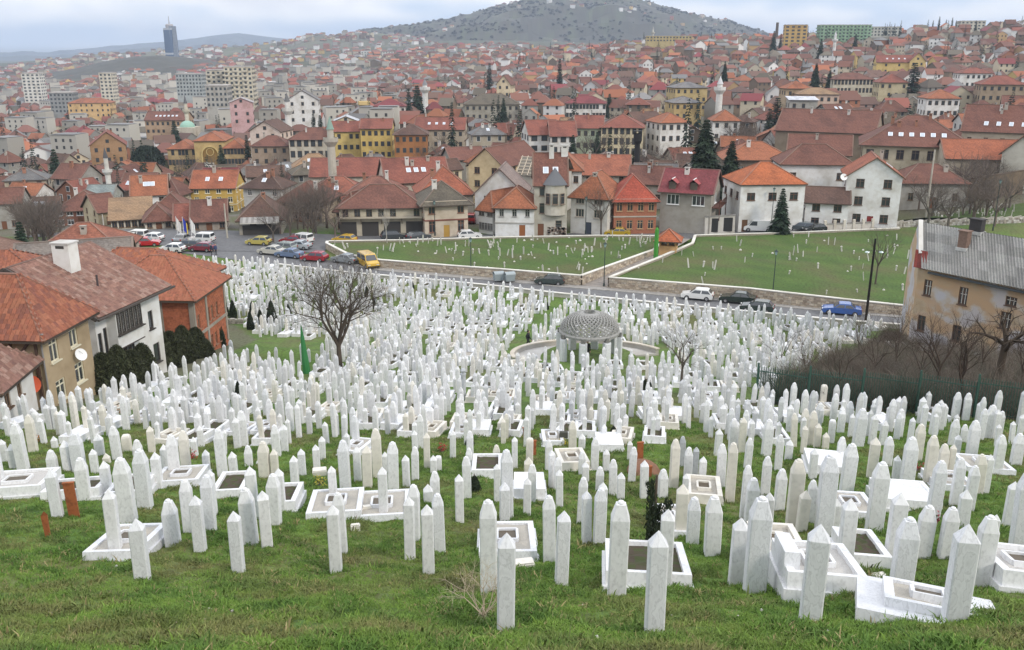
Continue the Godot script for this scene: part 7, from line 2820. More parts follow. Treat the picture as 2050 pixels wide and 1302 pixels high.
func car_at(label: String, p: Vector3,yaw: float, kind: String, c: Color, cat := "car"):
	var s: Array = SHAPES[kind]
	var L: float = s[0] * 0.5
	var W: float = s[1] * 0.5
	var H: float = s[2]
	var bh: float = s[7]
	var o := thing("parked_car" if cat == "car" else "parked_van", label, cat, p, deg_to_rad(yaw), "vehicles parked along the streets")
	var mb := MB.new()
	mb.col = c
	var low := [[-L + 0.02,0.42],[-L + 0.06,0.28],[L - 0.1,0.28],[L, 0.42],[L, 0.58],[L - 0.07,0.70],[L - 0.25,bh - 0.1],[s[3], bh + 0.03],[s[6], bh + 0.06],[-L + 0.06,bh + 0.02],[-L, 0.7]]
	if kind == "van":
		low[5] = [L - 0.05,0.85]
	slab_car(mb, low, W, W - 0.03,0.5,bh)
	var up := [[s[3], bh + 0.02],[s[4], H - 0.04],[s[4] - 0.2,H],[s[5] + 0.2,H],[s[5], H - 0.05],[s[6], bh + 0.05]]
	slab_car(mb, up, W - 0.035,W - (0.2 if kind != "van" else 0.12), bh, H)
	put("body", mb, M.paint, o)
	# glazing
	var gl := MB.new()
	var cx: float = (s[4] + s[5]) * 0.5
	var y0 := bh + 0.06
	var y1 := H - 0.13
	var hw := func(y: float) -> float: return lerpf(W - 0.035,W - (0.2 if kind != "van" else 0.12), clampf((y - bh) / (H - bh), 0,1)) + 0.012
	var xa0: float = lerpf(s[3], s[4],0.12) - 0.12
	var xa1: float = lerpf(s[3], s[4],0.85) - 0.10
	var xb0: float = lerpf(s[6], s[5],0.12) + 0.12
	var xb1: float = lerpf(s[6], s[5],0.85) + 0.10
	if kind == "van" and not "minibus" in label:
		xb0 = 0.2
		xb1 = 0.2
	for sd in [-1.0,1.0]:
		var cuts := [0.0,0.46,0.52,1.0] if kind != "van" or "minibus" in label else [0.0,1.0]
		for i in range(0,cuts.size() - 1,2):
			var f0: float = cuts[i]
			var f1: float = cuts[i + 1]
			var q := [Vector3(lerpf(xb0,xa0,f0), y0,sd * hw.call(y0)), Vector3(lerpf(xb0,xa0,f1), y0,sd * hw.call(y0)), Vector3(lerpf(xb1,xa1,f1), y1,sd * hw.call(y1)), Vector3(lerpf(xb1,xa1,f0), y1,sd * hw.call(y1))]
			if sd > 0:
				gl.quad(q[0], q[1], q[2], q[3])
			else:
				gl.quad(q[1], q[0], q[3], q[2])
	put("side_windows", gl, M.glass, o)
	gl = MB.new()
	var fa := Vector3(lerpf(s[3], s[4],0.1) + 0.02,lerpf(bh + 0.02,H - 0.04,0.1) + 0.02,0)
	var fb := Vector3(lerpf(s[3], s[4],0.9) + 0.02,lerpf(bh + 0.02,H - 0.04,0.9) + 0.02,0)
	gl.quad(fa + Vector3(0,0,W - 0.12), fa + Vector3(0,0,-W + 0.12), fb + Vector3(0,0,-W + 0.24), fb + Vector3(0,0,W - 0.24))
	put("windscreen", gl, M.glass, o)
	gl = MB.new()
	fa = Vector3(lerpf(s[6], s[5],0.2) - 0.02,lerpf(bh + 0.05,H - 0.05,0.2) + 0.02,0)
	fb = Vector3(lerpf(s[6], s[5],0.9) - 0.02,lerpf(bh + 0.05,H - 0.05,0.9) + 0.02,0)
	gl.quad(fa + Vector3(0,0,-W + 0.14), fa + Vector3(0,0,W - 0.14), fb + Vector3(0,0,W - 0.24), fb + Vector3(0,0,-W + 0.24))
	put("rear_window", gl, M.glass, o)
	var r := 0.30 if kind in ["hatch","sedan","wagon"] else 0.35
	for x in [L - 0.78,-L + 0.75]:
		for sd in [-1.0,1.0]:
			var w := MB.new()
			w.tube(Vector3(x, r, sd * (W - 0.2)), Vector3(x, r, sd * (W + 0.012)), r, r, 16)
			var t := put("wheel", w, M.rubber, o)
			w = MB.new()
			w.tube(Vector3(x, r, sd * (W - 0.1)), Vector3(x, r, sd * (W + 0.025)), r * 0.62,r * 0.55,12)
			put("rim", w, M.steel, t)
	var l := MB.new()
	l.col = Color(0.7,0.7,0.68)
	for sd in [-1.0,1.0]:
		l = MB.new()
		l.col = Color(0.7,0.7,0.68)
		l.box(Vector3(L - 0.06,0.66,sd * (W - 0.28)), Vector3(0.1,0.14,0.36))
		put("headlight", l, M.paint, o)
		l = MB.new()
		l.col = Color(0.35,0.02,0.02)
		l.box(Vector3(-L + 0.04,0.78,sd * (W - 0.16)), Vector3(0.1,0.22,0.24))
		put("tail_light", l, M.paint, o)
	l = MB.new()
	l.col = Color(0.03,0.03,0.03)
	l.box(Vector3(L - 0.02,0.42,0), Vector3(0.1,0.16,W * 1.86))
	l.box(Vector3(-L + 0.03,0.46,0), Vector3(0.1,0.18,W * 1.86))
	put("bumper", l, M.plain, o)


func slab_car(mb: MB, prof: Array, w0: float, w1: float, y0: float, y1: float):
	var n := prof.size()
	var ps := PackedVector2Array()
	for p in prof:
		ps.append(Vector2(p[0], p[1]))
	var t := Geometry2D.triangulate_polygon(ps)
	var hw := func(y: float) -> float: return lerpf(w0,w1,clampf((y - y0) / maxf(y1 - y0,0.01), 0.0,1.0))
	for i in range(0,t.size(), 3):
		var a := ps[t[i]]
		var b := ps[t[i + 1]]
		var c := ps[t[i + 2]]
		if (b - a).cross(c - a) < 0:
			var q := b
			b = c
			c = q
		mb.tri(Vector3(a.x, a.y, hw.call(a.y)), Vector3(b.x, b.y, hw.call(b.y)), Vector3(c.x, c.y, hw.call(c.y)))
		mb.tri(Vector3(a.x, a.y, -hw.call(a.y)), Vector3(c.x, c.y, -hw.call(c.y)), Vector3(b.x, b.y, -hw.call(b.y)))
	for i in n:
		var a := ps[i]
		var b := ps[(i + 1) % n]
		mb.quad(Vector3(a.x, a.y, hw.call(a.y)), Vector3(a.x, a.y, -hw.call(a.y)), Vector3(b.x, b.y, -hw.call(b.y)), Vector3(b.x, b.y, hw.call(b.y)))


func build_vehicles():
	var white := Color(0.72,0.72,0.70)
	var dark := Color(0.03,0.038,0.036)
	car("dark green-grey hatchback alone on the road below the path",1101,570,168,"hatch", Color(0.045,0.06,0.055))
	car("white hatchback parked at the road wall, first of the three",1396,600,160,"hatch", white)
	car("black-green saloon parked at the road wall behind the white hatchback",1477,607,160,"sedan", Color(0.02,0.032,0.026))
	car("dark grey-green hatchback double-parked in front of the street lamp",1515,625,158,"hatch", Color(0.035,0.048,0.042))
	car("bright blue hatchback parked near the dark wooden pole",1684,630,162,"sedan", Color(0.045,0.11,0.34))
	car("yellow minibus at the wall corner of the left meadow",737,534,-62,"van", Color(0.55,0.34,0.03), 0.06,"van")
	car("grey saloon half hidden behind the yellow minibus",692,527,150,"sedan", Color(0.24,0.26,0.27))
	car("red hatchback at the junction left of the yellow minibus",630,523,165,"hatch", Color(0.33,0.02,0.035))
	car("pale beige saloon in the row at the junction",545,510,160,"sedan", Color(0.50,0.48,0.42))
	car("metallic blue saloon in the row at the junction",580,516,160,"sedan", Color(0.13,0.18,0.28))
	car("silver saloon behind the blue one at the junction",596,499,165,"sedan", Color(0.45,0.48,0.5))
	car("grey-green estate behind the beige saloon at the junction",566,503,160,"wagon", Color(0.25,0.28,0.26))
	car("white off-road car with dark windows by the shop row",603,488,150,"offroad", white)
	car("dark red saloon beside the white off-road car",588,489,165,"sedan", Color(0.25,0.02,0.03))
	car("olive yellow hatchback parked in front of the grey shop house",518,491,170,"hatch", Color(0.45,0.38,0.10))
	car("yellow taxi at the left end of the beige shop house",690,487,160,"hatch", Color(0.55,0.33,0.03))
	car("dark estate car in the shade of the beige shop house",790,480,15,"wagon", Color(0.05,0.055,0.06))
	car("dark grey hatchback with roof sign by the cream corner house",838,481,40,"hatch", Color(0.07,0.075,0.08))
	car("white hatchback in front of the cream corner house",940,478,12,"hatch", white)
	car("mustard yellow saloon in front of the brick house",1236,473,172,"sedan", Color(0.42,0.29,0.03))
	car("white delivery van at the arched gate beside the fir",1517,464,168,"van", white, 0.06,"van")
	car("grey people carrier by the tall white house",1604,462,155,"wagon", Color(0.10,0.12,0.13))
	car("black hatchback behind the grey people carrier",1630,465,195,"hatch", Color(0.015,0.018,0.018))
	car("red and white pickup in the gap by the jettied house",946,446,80,"offroad", Color(0.40,0.03,0.03))
	# the car park at the left
	var row := [[203,479,60,"hatch", Color(0.10,0.16,0.26), "blue hatchback at the left end of the car park row"],[219,481,62,"hatch", Color(0.42,0.45,0.48), "silver hatchback second in the car park row"],[233,482,62,"hatch", Color(0.55,0.55,0.53), "pale hatchback third in the car park row"],[250,484,165,"wagon", Color(0.62,0.62,0.58), "cream estate in front of the arcade shops"],[272,482,172,"offroad", Color(0.70,0.69,0.64), "large white off-road car in front of the arcade shops"],[304,484,168,"hatch", white, "white hatchback right of the large off-road car"],
		[292,494,10,"wagon", Color(0.42,0.02,0.025), "bright red estate crossing the car park"],[254,499,14,"hatch", Color(0.22,0.02,0.03), "dark red hatchback in the car park's near row"],[190,503,168,"sedan", Color(0.58,0.63,0.68), "pale blue saloon in the car park's near row"],[232,507,162,"sedan", white, "white saloon in the car park's near row"],[403,488,172,"offroad", white, "white off-road car by the flag poles"],[368,486,80,"sedan", Color(0.25,0.25,0.25), "grey saloon near the flag poles"],[376,499,170,"wagon", Color(0.12,0.12,0.11), "dark estate near the flag poles"],[345,506,170,"hatch", white, "white hatchback behind the orange tiled roof"],[405,504,168,"hatch", Color(0.2,0.03,0.05), "dark wine-red hatchback near the first gravestones"]]
	for r in row:
		car(r[5], r[0], r[1], r[2], r[3], r[4],0.1)


# ------------------------------------------------------------------ poles, lamps and other street things
func lamp(label: String, px: float, ybase: float, ytop: float, c := Color(0.03,0.045,0.04), r := 0.06):
	var p := on(px, ybase)
	if p.y < EYE - 29.0 and p.z > -149.0 and ybase < 505:
		p.y = meadow_y(-p.z)
	var h := at(px, ytop, -p.z).y - p.y
	var o := thing("street_lamp", label, "street lamp", p, 0.0,"lantern street lamps")
	var mb := MB.new()
	mb.col = c
	mb.lathe(Vector3.ZERO, [[r * 2.2,-0.1],[r * 2.2,0.5],[r * 1.1,0.7],[r * 0.8,h - 0.6]],8)
	put("pole", mb, M.plain, o)
	mb = MB.new()
	mb.col = Color(0.25,0.36,0.36)
	mb.lathe(Vector3(0,h - 0.6,0), [[0.10,0.0],[0.2,0.42],[0.02,0.43]],6,false)
	put("lantern_glass", mb, M.paint, o)
	mb = MB.new()
	mb.col = c
	mb.lathe(Vector3(0,h - 0.18,0), [[0.27,0.0],[0.2,0.08],[0.06,0.2],[0.01,0.3]],8)
	put("lantern_cap", mb, M.plain, o)


func pole(label: String, px: float, ybase: float, ytop: float, c: Color, r := 0.12,cat := "pole", d := 0.0) -> Node3D:
	var p := on(px, ybase)
	if d > 0.0:
		p = at(px, ybase, d)
	var h := at(px, ytop, -p.z).y - p.y
	var o := thing("utility_pole", label, cat, p, 0.0,"utility poles")
	var mb := MB.new()
	mb.col = c
	mb.lathe(Vector3.ZERO, [[r, -0.5],[r * 0.7,h],[0.01,h + 0.02]],8)
	put("shaft", mb, M.bark if c.r < 0.12 else M.wall, o)
	return o


func build_street_things():
	rng.seed = 31
	lamp("tall dark lantern lamp at the corner of the meadow path",1209,576,486)
	lamp("dark lantern lamp on the pavement in front of the left meadow",943,553,476)
	lamp("dark green lantern lamp behind the parked dark hatchback",1546,602,501)
	lamp("lantern lamp before the white house with the arched gate",1543,466,376)
	lamp("lantern lamp by the cream corner house",871,478,402)
	lamp("lantern lamp in front of the white plastered house",1172,474,394)
	lamp("lantern lamp at the pale upper meadow near the right edge",1988,462,360)
	var o := pole("dark wooden pole with two glass street lights near the blue car",1733,646,478,Color(0.06,0.05,0.04), 0.16)
	var h := at(1733,478,-o.position.z).y - o.position.y
	for s in [-1.0,1.0]:
		var mb := MB.new()
		mb.col = Color(0.45,0.55,0.54)
		mb.lathe(Vector3(s * 0.75,h - 1.5,0.1), [[0.1,-0.1],[0.27,0.0],[0.22,0.09],[0.04,0.15]],10)
		put("street_light", mb, M.paint, o)
		mb = MB.new()
		mb.col = Color(0.06,0.05,0.04)
		mb.bar(Vector3(0,h - 1.35,0), Vector3(s * 0.75,h - 1.32,0.1), 0.05)
		put("arm", mb, M.plain, o)
	pole("tall pale concrete pole in front of the garden wall at right",1853,442,300,Color(0.46,0.43,0.38), 0.2,"pole",158.0)
	pole("pale concrete pole rising from the shop yard at left",455,478,408,Color(0.45,0.42,0.36), 0.16)
	o = pole("dark pole beside the unfinished brick house with two lamps",398,684,576,Color(0.07,0.06,0.05), 0.13)
	h = at(398,576,-o.position.z).y - o.position.y
	for s in [-1.0,1.0]:
		var mb := MB.new()
		mb.col = Color(0.6,0.6,0.58)
		mb.box(Vector3(s * 0.45,h - 0.15,0), Vector3(0.5,0.14,0.24))
		put("street_light", mb, M.plain, o)
	o = pole("dark leaning pole at the left edge beside the peeling house",24,812,628,Color(0.05,0.035,0.03), 0.13)
	h = at(24,628,-o.position.z).y - o.position.y
	o.rotation.z = 0.06
	var mb := MB.new()
	mb.col = Color(0.62,0.62,0.6)
	mb.box(Vector3(-0.25,h - 0.5,0.2), Vector3(0.35,0.3,0.3))
	put("insulator_box", mb, M.plain, o)
	o = pole("pale street lamp pole in the car park",166,512,460,Color(0.52,0.5,0.46), 0.13)
	h = at(166,460,-o.position.z).y - o.position.y
	mb = MB.new()
	mb.col = Color(0.6,0.6,0.58)
	mb.box(Vector3(-0.8,h - 0.1,0), Vector3(1.4,0.16,0.3))
	put("lamp_head", mb, M.plain, o)
	pole("thin pale pole beside the advertising panel",268,515,462,Color(0.5,0.48,0.44), 0.09)
	pole("thin concrete pole in the car park row",211,480,430,Color(0.5,0.48,0.44), 0.11)
	pole("pale pole left of the brick and timber house",107,455,410,Color(0.5,0.48,0.44), 0.1)
	# white advertising panel
	var p := on(218,520)
	h = at(218,455,-p.z).y - p.y
	o = thing("advertising_panel","tall white advertising panel standing at the car park edge","sign", p, 0.3)
	mb = MB.new()
	mb.col = Color(0.70,0.74,0.78)
	mb.box(Vector3(0,h * 0.55,0), Vector3(1.0,h * 0.9,0.22))
	put("panel", mb, M.plain, o)
	mb = MB.new()
	mb.col = Color(0.3,0.45,0.6)
	mb.box(Vector3(0,h * 0.8,0.01), Vector3(0.7,0.5,0.24))
	put("panel_print", mb, M.plain, o)
	# flags
	for f in [[357,487,433,Color(0.62,0.6,0.58), "flag pole with a pale drooping flag"],[370,487,434,Color(0.03,0.05,0.35), "flag pole with a dark blue and yellow drooping flag"],[385,487,436,Color(0.66,0.66,0.64), "flag pole with a narrow white flag"]]:
		p = on(f[0], f[1])
		h = at(f[0], f[2],-p.z).y - p.y
		o = thing("flag_pole", f[4],"flag pole", p, 0.0,"flag poles by the shops")
		mb = MB.new()
		mb.col = Color(0.6,0.6,0.6)
		mb.tube(Vector3.ZERO, Vector3(0,h, 0), 0.05,0.04,6)
		put("pole", mb, M.plain, o)
		mb = MB.new()
		mb.col = f[3]
		for k in 5:
			var x := 0.05 + k * 0.12
			mb.quad(Vector3(x, h - 2.3 - k * 0.12,0.05 * sin(k * 2.0)), Vector3(x + 0.12,h - 2.42 - k * 0.12,0.05 * sin(k * 2.0 + 2.0)), Vector3(x + 0.12,h - 0.3 - k * 0.22,0.05 * sin(k * 2.0 + 2.0)), Vector3(x, h - 0.12 - k * 0.2,0.05 * sin(k * 2.0)))
			if f[0] == 370.0 and k > 2:
				mb.col = Color(0.6,0.45,0.04)
		put("flag", mb, M.cloth, o)
	# refuse containers
	for b in [[998,565,"grey wheeled refuse container, left of the pair",0.0],[1020,566,"grey wheeled refuse container, right of the pair",0.05]]:
		p = on(b[0], b[1])
		o = thing("refuse_container", b[2],"refuse container", p + Vector3(0,0.08,0), 0.3 + b[3],"refuse containers by the road wall")
		mb = MB.new()
		mb.col = Color(0.27,0.31,0.32)
		var lo := [Vector3(-0.6,0.2,0.42), Vector3(0.6,0.2,0.42), Vector3(0.6,0.2,-0.42), Vector3(-0.6,0.2,-0.42)]
		var hi := [Vector3(-0.68,1.1,0.55), Vector3(0.68,1.1,0.55), Vector3(0.68,1.1,-0.55), Vector3(-0.68,1.1,-0.55)]
		for i in 4:
			mb.quad(lo[i], lo[(i + 1) % 4], hi[(i + 1) % 4], hi[i])
		put("body", mb, M.plain, o)
		mb = MB.new()
		mb.col = Color(0.30,0.34,0.35)
		for i in 6:
			var a0 := PI * i / 6.0
			var a1 := PI * (i + 1) / 6.0
			mb.quad(Vector3(-0.7,1.1 + 0.3 * sin(a0), 0.58 * cos(a0)), Vector3(0.7,1.1 + 0.3 * sin(a0), 0.58 * cos(a0)), Vector3(0.7,1.1 + 0.3 * sin(a1), 0.58 * cos(a1)), Vector3(-0.7,1.1 + 0.3 * sin(a1), 0.58 * cos(a1)))
		put("lid", mb, M.plain, o)
		for x in [-0.5,0.5]:
			mb = MB.new()
			mb.tube(Vector3(x, 0.1,0.35), Vector3(x + 0.06,0.1,0.35), 0.1,0.1,10)
			put("wheel", mb, M.rubber, o)
	# kiosk
	p = at(1338,497,133.0)
	p.y = meadow_y(133.0) - 0.3
	o = thing("kiosk","small ochre kiosk with orange pyramid roof at the top of the path","kiosk", p, -0.25)
	mb = MB.new()
	mb.col = Color(0.58,0.36,0.17)
	facade(mb, Vector3(-1.3,0,1.2), Vector3.RIGHT, 2.6,2.7,[Rect2(0.3,1.4,0.9,0.9), Rect2(1.4,1.4,0.9,0.9)],0.12,-0.5)
	facade(mb, Vector3(1.3,0,1.2), Vector3.FORWARD, 2.4,2.7,[Rect2(0.4,1.4,1.6,0.9)],0.12,-0.5)
	facade(mb, Vector3(-1.3,0,-1.2), Vector3.BACK, 2.4,2.7,[],0.12,-0.5)
	facade(mb, Vector3(1.3,0,-1.2), Vector3.LEFT, 2.6,2.7,[],0.12,-0.5)
	put("wall", mb, M.wall, o)
	for w in [[-0.55,0.9],[0.55,0.9]]:
		add_window(o, Vector3(w[0],1.85,1.1), 0.0,0.9,0.9,Color(0.16,0.08,0.04), 1)
	add_window(o, Vector3(1.2,1.85,0.0), PI / 2,1.6,0.9,Color(0.16,0.08,0.04), 2)
	mb = MB.new()
	roof_mesh(mb, roof_planes(2.6,2.4,2.7,1.0,"pyr",0.75), Color(0.42,0.12,0.05), 0.14)
	put("roof", mb, M.roof, o)
	# green painted post by the kiosk and the green pointed post among the graves
	p = at(1313,512,129.0)
	p.y = meadow_y(129.0)
	h = at(1313,455,129.0).y - p.y
	mb = MB.new()
	mb.col = Color(0.05,0.24,0.03)
	mb.lathe(Vector3.ZERO, [[0.34,-0.5],[0.3,h * 0.8],[0.28,h - 0.3],[0.01,h]],8,false)
	tag(put("green_post", mb, M.plain, null, p), "bright green painted post beside the kiosk","post")
	p = on(614,748)
	h = at(609,650,-p.z).y - p.y
	mb = MB.new()
	mb.col = Color(0.03,0.17,0.05)
	mb.lathe(Vector3.ZERO, [[0.30,-0.3],[0.27,h * 0.25],[0.14,h * 0.75],[0.04,h * 0.97],[0.005,h]],8,false)
	var m := put("green_post", mb, M.plain, null, p)
	m.rotation.z = 0.05
	tag(m, "tall green tapering pointed post among the gravestones","post")
	# black chimney pipe with funnel head and the brick stack on the skyline
	var e := at(1275,325,205.0)
	h = at(1275,262,205.0).y - height(e.x, 205.0)
	o = thing("chimney_pipe","black metal chimney pipe with funnel-shaped head among the roofs","chimney", Vector3(e.x, height(e.x, 205.0), e.z))
	mb = MB.new()
	mb.col = Color(0.014,0.014,0.015)
	mb.lathe(Vector3.ZERO, [[0.62,0.0],[0.60,h - 3.0],[0.95,h - 2.2],[0.98,h - 0.6]],12)
	put("pipe", mb, M.plain, o)
	mb = MB.new()
	mb.col = Color(0.014,0.014,0.015)
	for k in 6:
		var a := TAU * k / 6
		mb.bar(Vector3(cos(a) * 0.9,h - 0.8,sin(a) * 0.9), Vector3(cos(a) * 0.9,h, sin(a) * 0.9), 0.1)
	mb.lathe(Vector3(0,h - 0.1,0), [[1.0,0.0],[1.0,0.12],[0.02,0.2]],12)
	put("head", mb, M.plain, o)
	e = at(1555,70,900.0)
	h = at(1555,45,900.0).y - height(e.x, 900.0)
	mb = MB.new()
	mb.col = Color(0.10,0.08,0.07)
	mb.lathe(Vector3.ZERO, [[1.7,-3.0],[1.3,h],[1.0,h]],10)
	tag(put("factory_chimney", mb, M.plain, null, Vector3(e.x, height(e.x, 900.0), e.z)), "slender dark factory chimney on the skyline","chimney")
	# garden walls behind the street on the right
	for g in [["long earth-brown garden wall above the right upper meadow",[[1818,425,168.0],[1900,408,170.0],[2110,376,172.0]],4.2,Color(0.25,0.185,0.13)],["grey yard wall with dark metal gate beside the grey rendered house",[[1410,466,148.6],[1470,462,149.5]],2.6,Color(0.52,0.5,0.46)],["pale wall with pillars in front of the tall white house",[[1650,466,150.4],[1745,462,152.6]],1.4,Color(0.55,0.52,0.47)]]:
		o = thing("garden_wall", g[0],"wall", Vector3.ZERO)
		mb = MB.new()
		mb.col = g[3]
		var cap := MB.new()
		cap.col = g[3] * 0.8
		for i in g[1].size() - 1:
			var a := at(g[1][i][0], g[1][i][1], g[1][i][2])
			var b := at(g[1][i + 1][0], g[1][i + 1][1], g[1][i + 1][2])
			mb.bar(a + Vector3(0,g[2] * 0.5 - 1.0,0), b + Vector3(0,g[2] * 0.5 - 1.0,0), 0.35,g[2] + 2.0)
			cap.bar(a + Vector3(0,g[2] + 0.08,0), b + Vector3(0,g[2] + 0.08,0), 0.55,0.16)
		put("wall_body", mb, M.wall, o)
		put("coping", cap, M.roof, o)
		if g[2] == 2.6:
			for s in [0.3,0.7]:
				var a := at(1410,466,148.6).lerp(at(1470,462,149.5), s)
				mb = MB.new()
				mb.col = Color(0.02,0.02,0.022)
				mb.box(a + Vector3(0,1.2,0.2), Vector3(1.4 if s < 0.5 else 2.2,2.3,0.1))
				put("gate", mb, M.plain, o)
		if g[2] == 1.4:
			for s in 6:
				var a := at(1650,466,150.4).lerp(at(1745,462,152.6), s / 5.0)
				mb = MB.new()
				mb.col = Color(0.62,0.58,0.5)
				mb.box(a + Vector3(0,0.9,0.1), Vector3(0.4,2.4,0.5))
				put("pillar", mb, M.wall, o)
	# a low stone wall and path at the small cone shrubs
	o = thing("rubble_wall","low rubble stone wall below the small cone shrubs","wall", Vector3.ZERO)
	mb = MB.new()
	for k in 130:
		var f := rng.randf()
		var q := on(lerpf(430,486,f), 648)
		mb.col = Color(0.34,0.32,0.28) * rng.randf_range(0.6,1.2)
		mb.box(q + Vector3(0,rng.randf_range(-0.1,0.55), rng.randf_range(-0.1,0.1)), Vector3(rng.randf_range(0.2,0.5), 0.22,0.4))
	stuff(put("stones", mb, M.brick, o))


# ------------------------------------------------------------------ people
func capsule_body(name_: String, label: String, pos: Vector3,turn: float, bones: Array, cols: Array, cell := 0.032):
	# bones: [from, to, radius from, radius to, colour index]; meshed as one skin by surface nets
	var lo := Vector3.ONE * 1e9
	var hi := -lo
	for b in bones:
		for k in 2:
			var r: float = b[2 + k] + 0.06
			lo = lo.min(b[k] - Vector3.ONE * r)
			hi = hi.max(b[k] + Vector3.ONE * r)
	var n := Vector3i(((hi - lo) / cell).ceil()) + Vector3i.ONE
	var f := PackedFloat32Array()
	f.resize(n.x * n.y * n.z)
	var field := func(p: Vector3) -> float:
		var acc := 0.0
		for b in bones:
			var ab: Vector3 = b[1] - b[0]
			var t := clampf((p - b[0]).dot(ab) / maxf(ab.length_squared(), 1e-6), 0,1)
			var dd: float = p.distance_to(b[0] + ab * t) - lerpf(b[2], b[3], t)
			acc += exp(-dd * 55.0)
		return -log(maxf(acc, 1e-30)) / 55.0
	for k in n.z:
		for j in n.y:
			for i in n.x:
				f[i + n.x * (j + n.y * k)] = field.call(lo + Vector3(i, j, k) * cell)
	var ids := {}
	var vs := []
	for k in n.z - 1:
		for j in n.y - 1:
			for i in n.x - 1:
				var acc := Vector3.ZERO
				var cnt := 0
				for e in [[0,0,0,1,0,0],[0,1,0,1,1,0],[0,0,1,1,0,1],[0,1,1,1,1,1],[0,0,0,0,1,0],[1,0,0,1,1,0],[0,0,1,0,1,1],[1,0,1,1,1,1],[0,0,0,0,0,1],[1,0,0,1,0,1],[0,1,0,0,1,1],[1,1,0,1,1,1]]:
					var a: float = f[i + e[0] + n.x * (j + e[1] + n.y * (k + e[2]))]
					var b: float = f[i + e[3] + n.x * (j + e[4] + n.y * (k + e[5]))]
					if (a < 0) != (b < 0):
						acc += Vector3(e[0], e[1], e[2]).lerp(Vector3(e[3], e[4], e[5]), a / (a - b))
						cnt += 1
				if cnt:
					ids[Vector3i(i, j, k)] = vs.size()
					vs.append(lo + (Vector3(i, j, k) + acc / cnt) * cell)
	var mb := MB.new()
	var ns := []
	var cs := []
	for p in vs:
		ns.append(Vector3(field.call(p + Vector3(0.01,0,0)) - field.call(p - Vector3(0.01,0,0)), field.call(p + Vector3(0,0.01,0)) - field.call(p - Vector3(0,0.01,0)), field.call(p + Vector3(0,0,0.01)) - field.call(p - Vector3(0,0,0.01))).normalized())
		var best := 1e9
		var ci := 0
		for bo in bones:
			var ab: Vector3 = bo[1] - bo[0]
			var t := clampf((p - bo[0]).dot(ab) / maxf(ab.length_squared(), 1e-6), 0,1)
			var dd: float = p.distance_to(bo[0] + ab * t) - lerpf(bo[2], bo[3], t)
			if dd < best:
				best = dd
				ci = bo[4]
		cs.append(cols[ci])
	var emit := func(a: int, b: int, c: int, d: int, flip: bool):
		for q in ([a, b, c, a, c, d] if flip else [a, c, b, a, d, c]):
			mb.col = cs[q]
			mb.vert(vs[q], ns[q])
	for k in range(1,n.z - 1):
		for j in range(1,n.y - 1):
			for i in range(1,n.x - 1):
				var a := f[i + n.x * (j + n.y * k)] < 0
				if a != (f[i + 1 + n.x * (j + n.y * k)] < 0):
					emit.call(ids[Vector3i(i, j - 1,k - 1)], ids[Vector3i(i, j, k - 1)], ids[Vector3i(i, j, k)], ids[Vector3i(i, j - 1,k)], not a)
				if a != (f[i + n.x * (j + 1 + n.y * k)] < 0):
					emit.call(ids[Vector3i(i - 1,j, k - 1)], ids[Vector3i(i - 1,j, k)], ids[Vector3i(i, j, k)], ids[Vector3i(i, j, k - 1)], not a)
				if a != (f[i + n.x * (j + n.y * (k + 1))] < 0):
					emit.call(ids[Vector3i(i - 1,j - 1,k)], ids[Vector3i(i, j - 1,k)], ids[Vector3i(i, j, k)], ids[Vector3i(i - 1,j, k)], not a)
	var o := put(name_, mb, M.plain, null, pos)
	o.rotation.y = turn
	tag(o, label, "person")


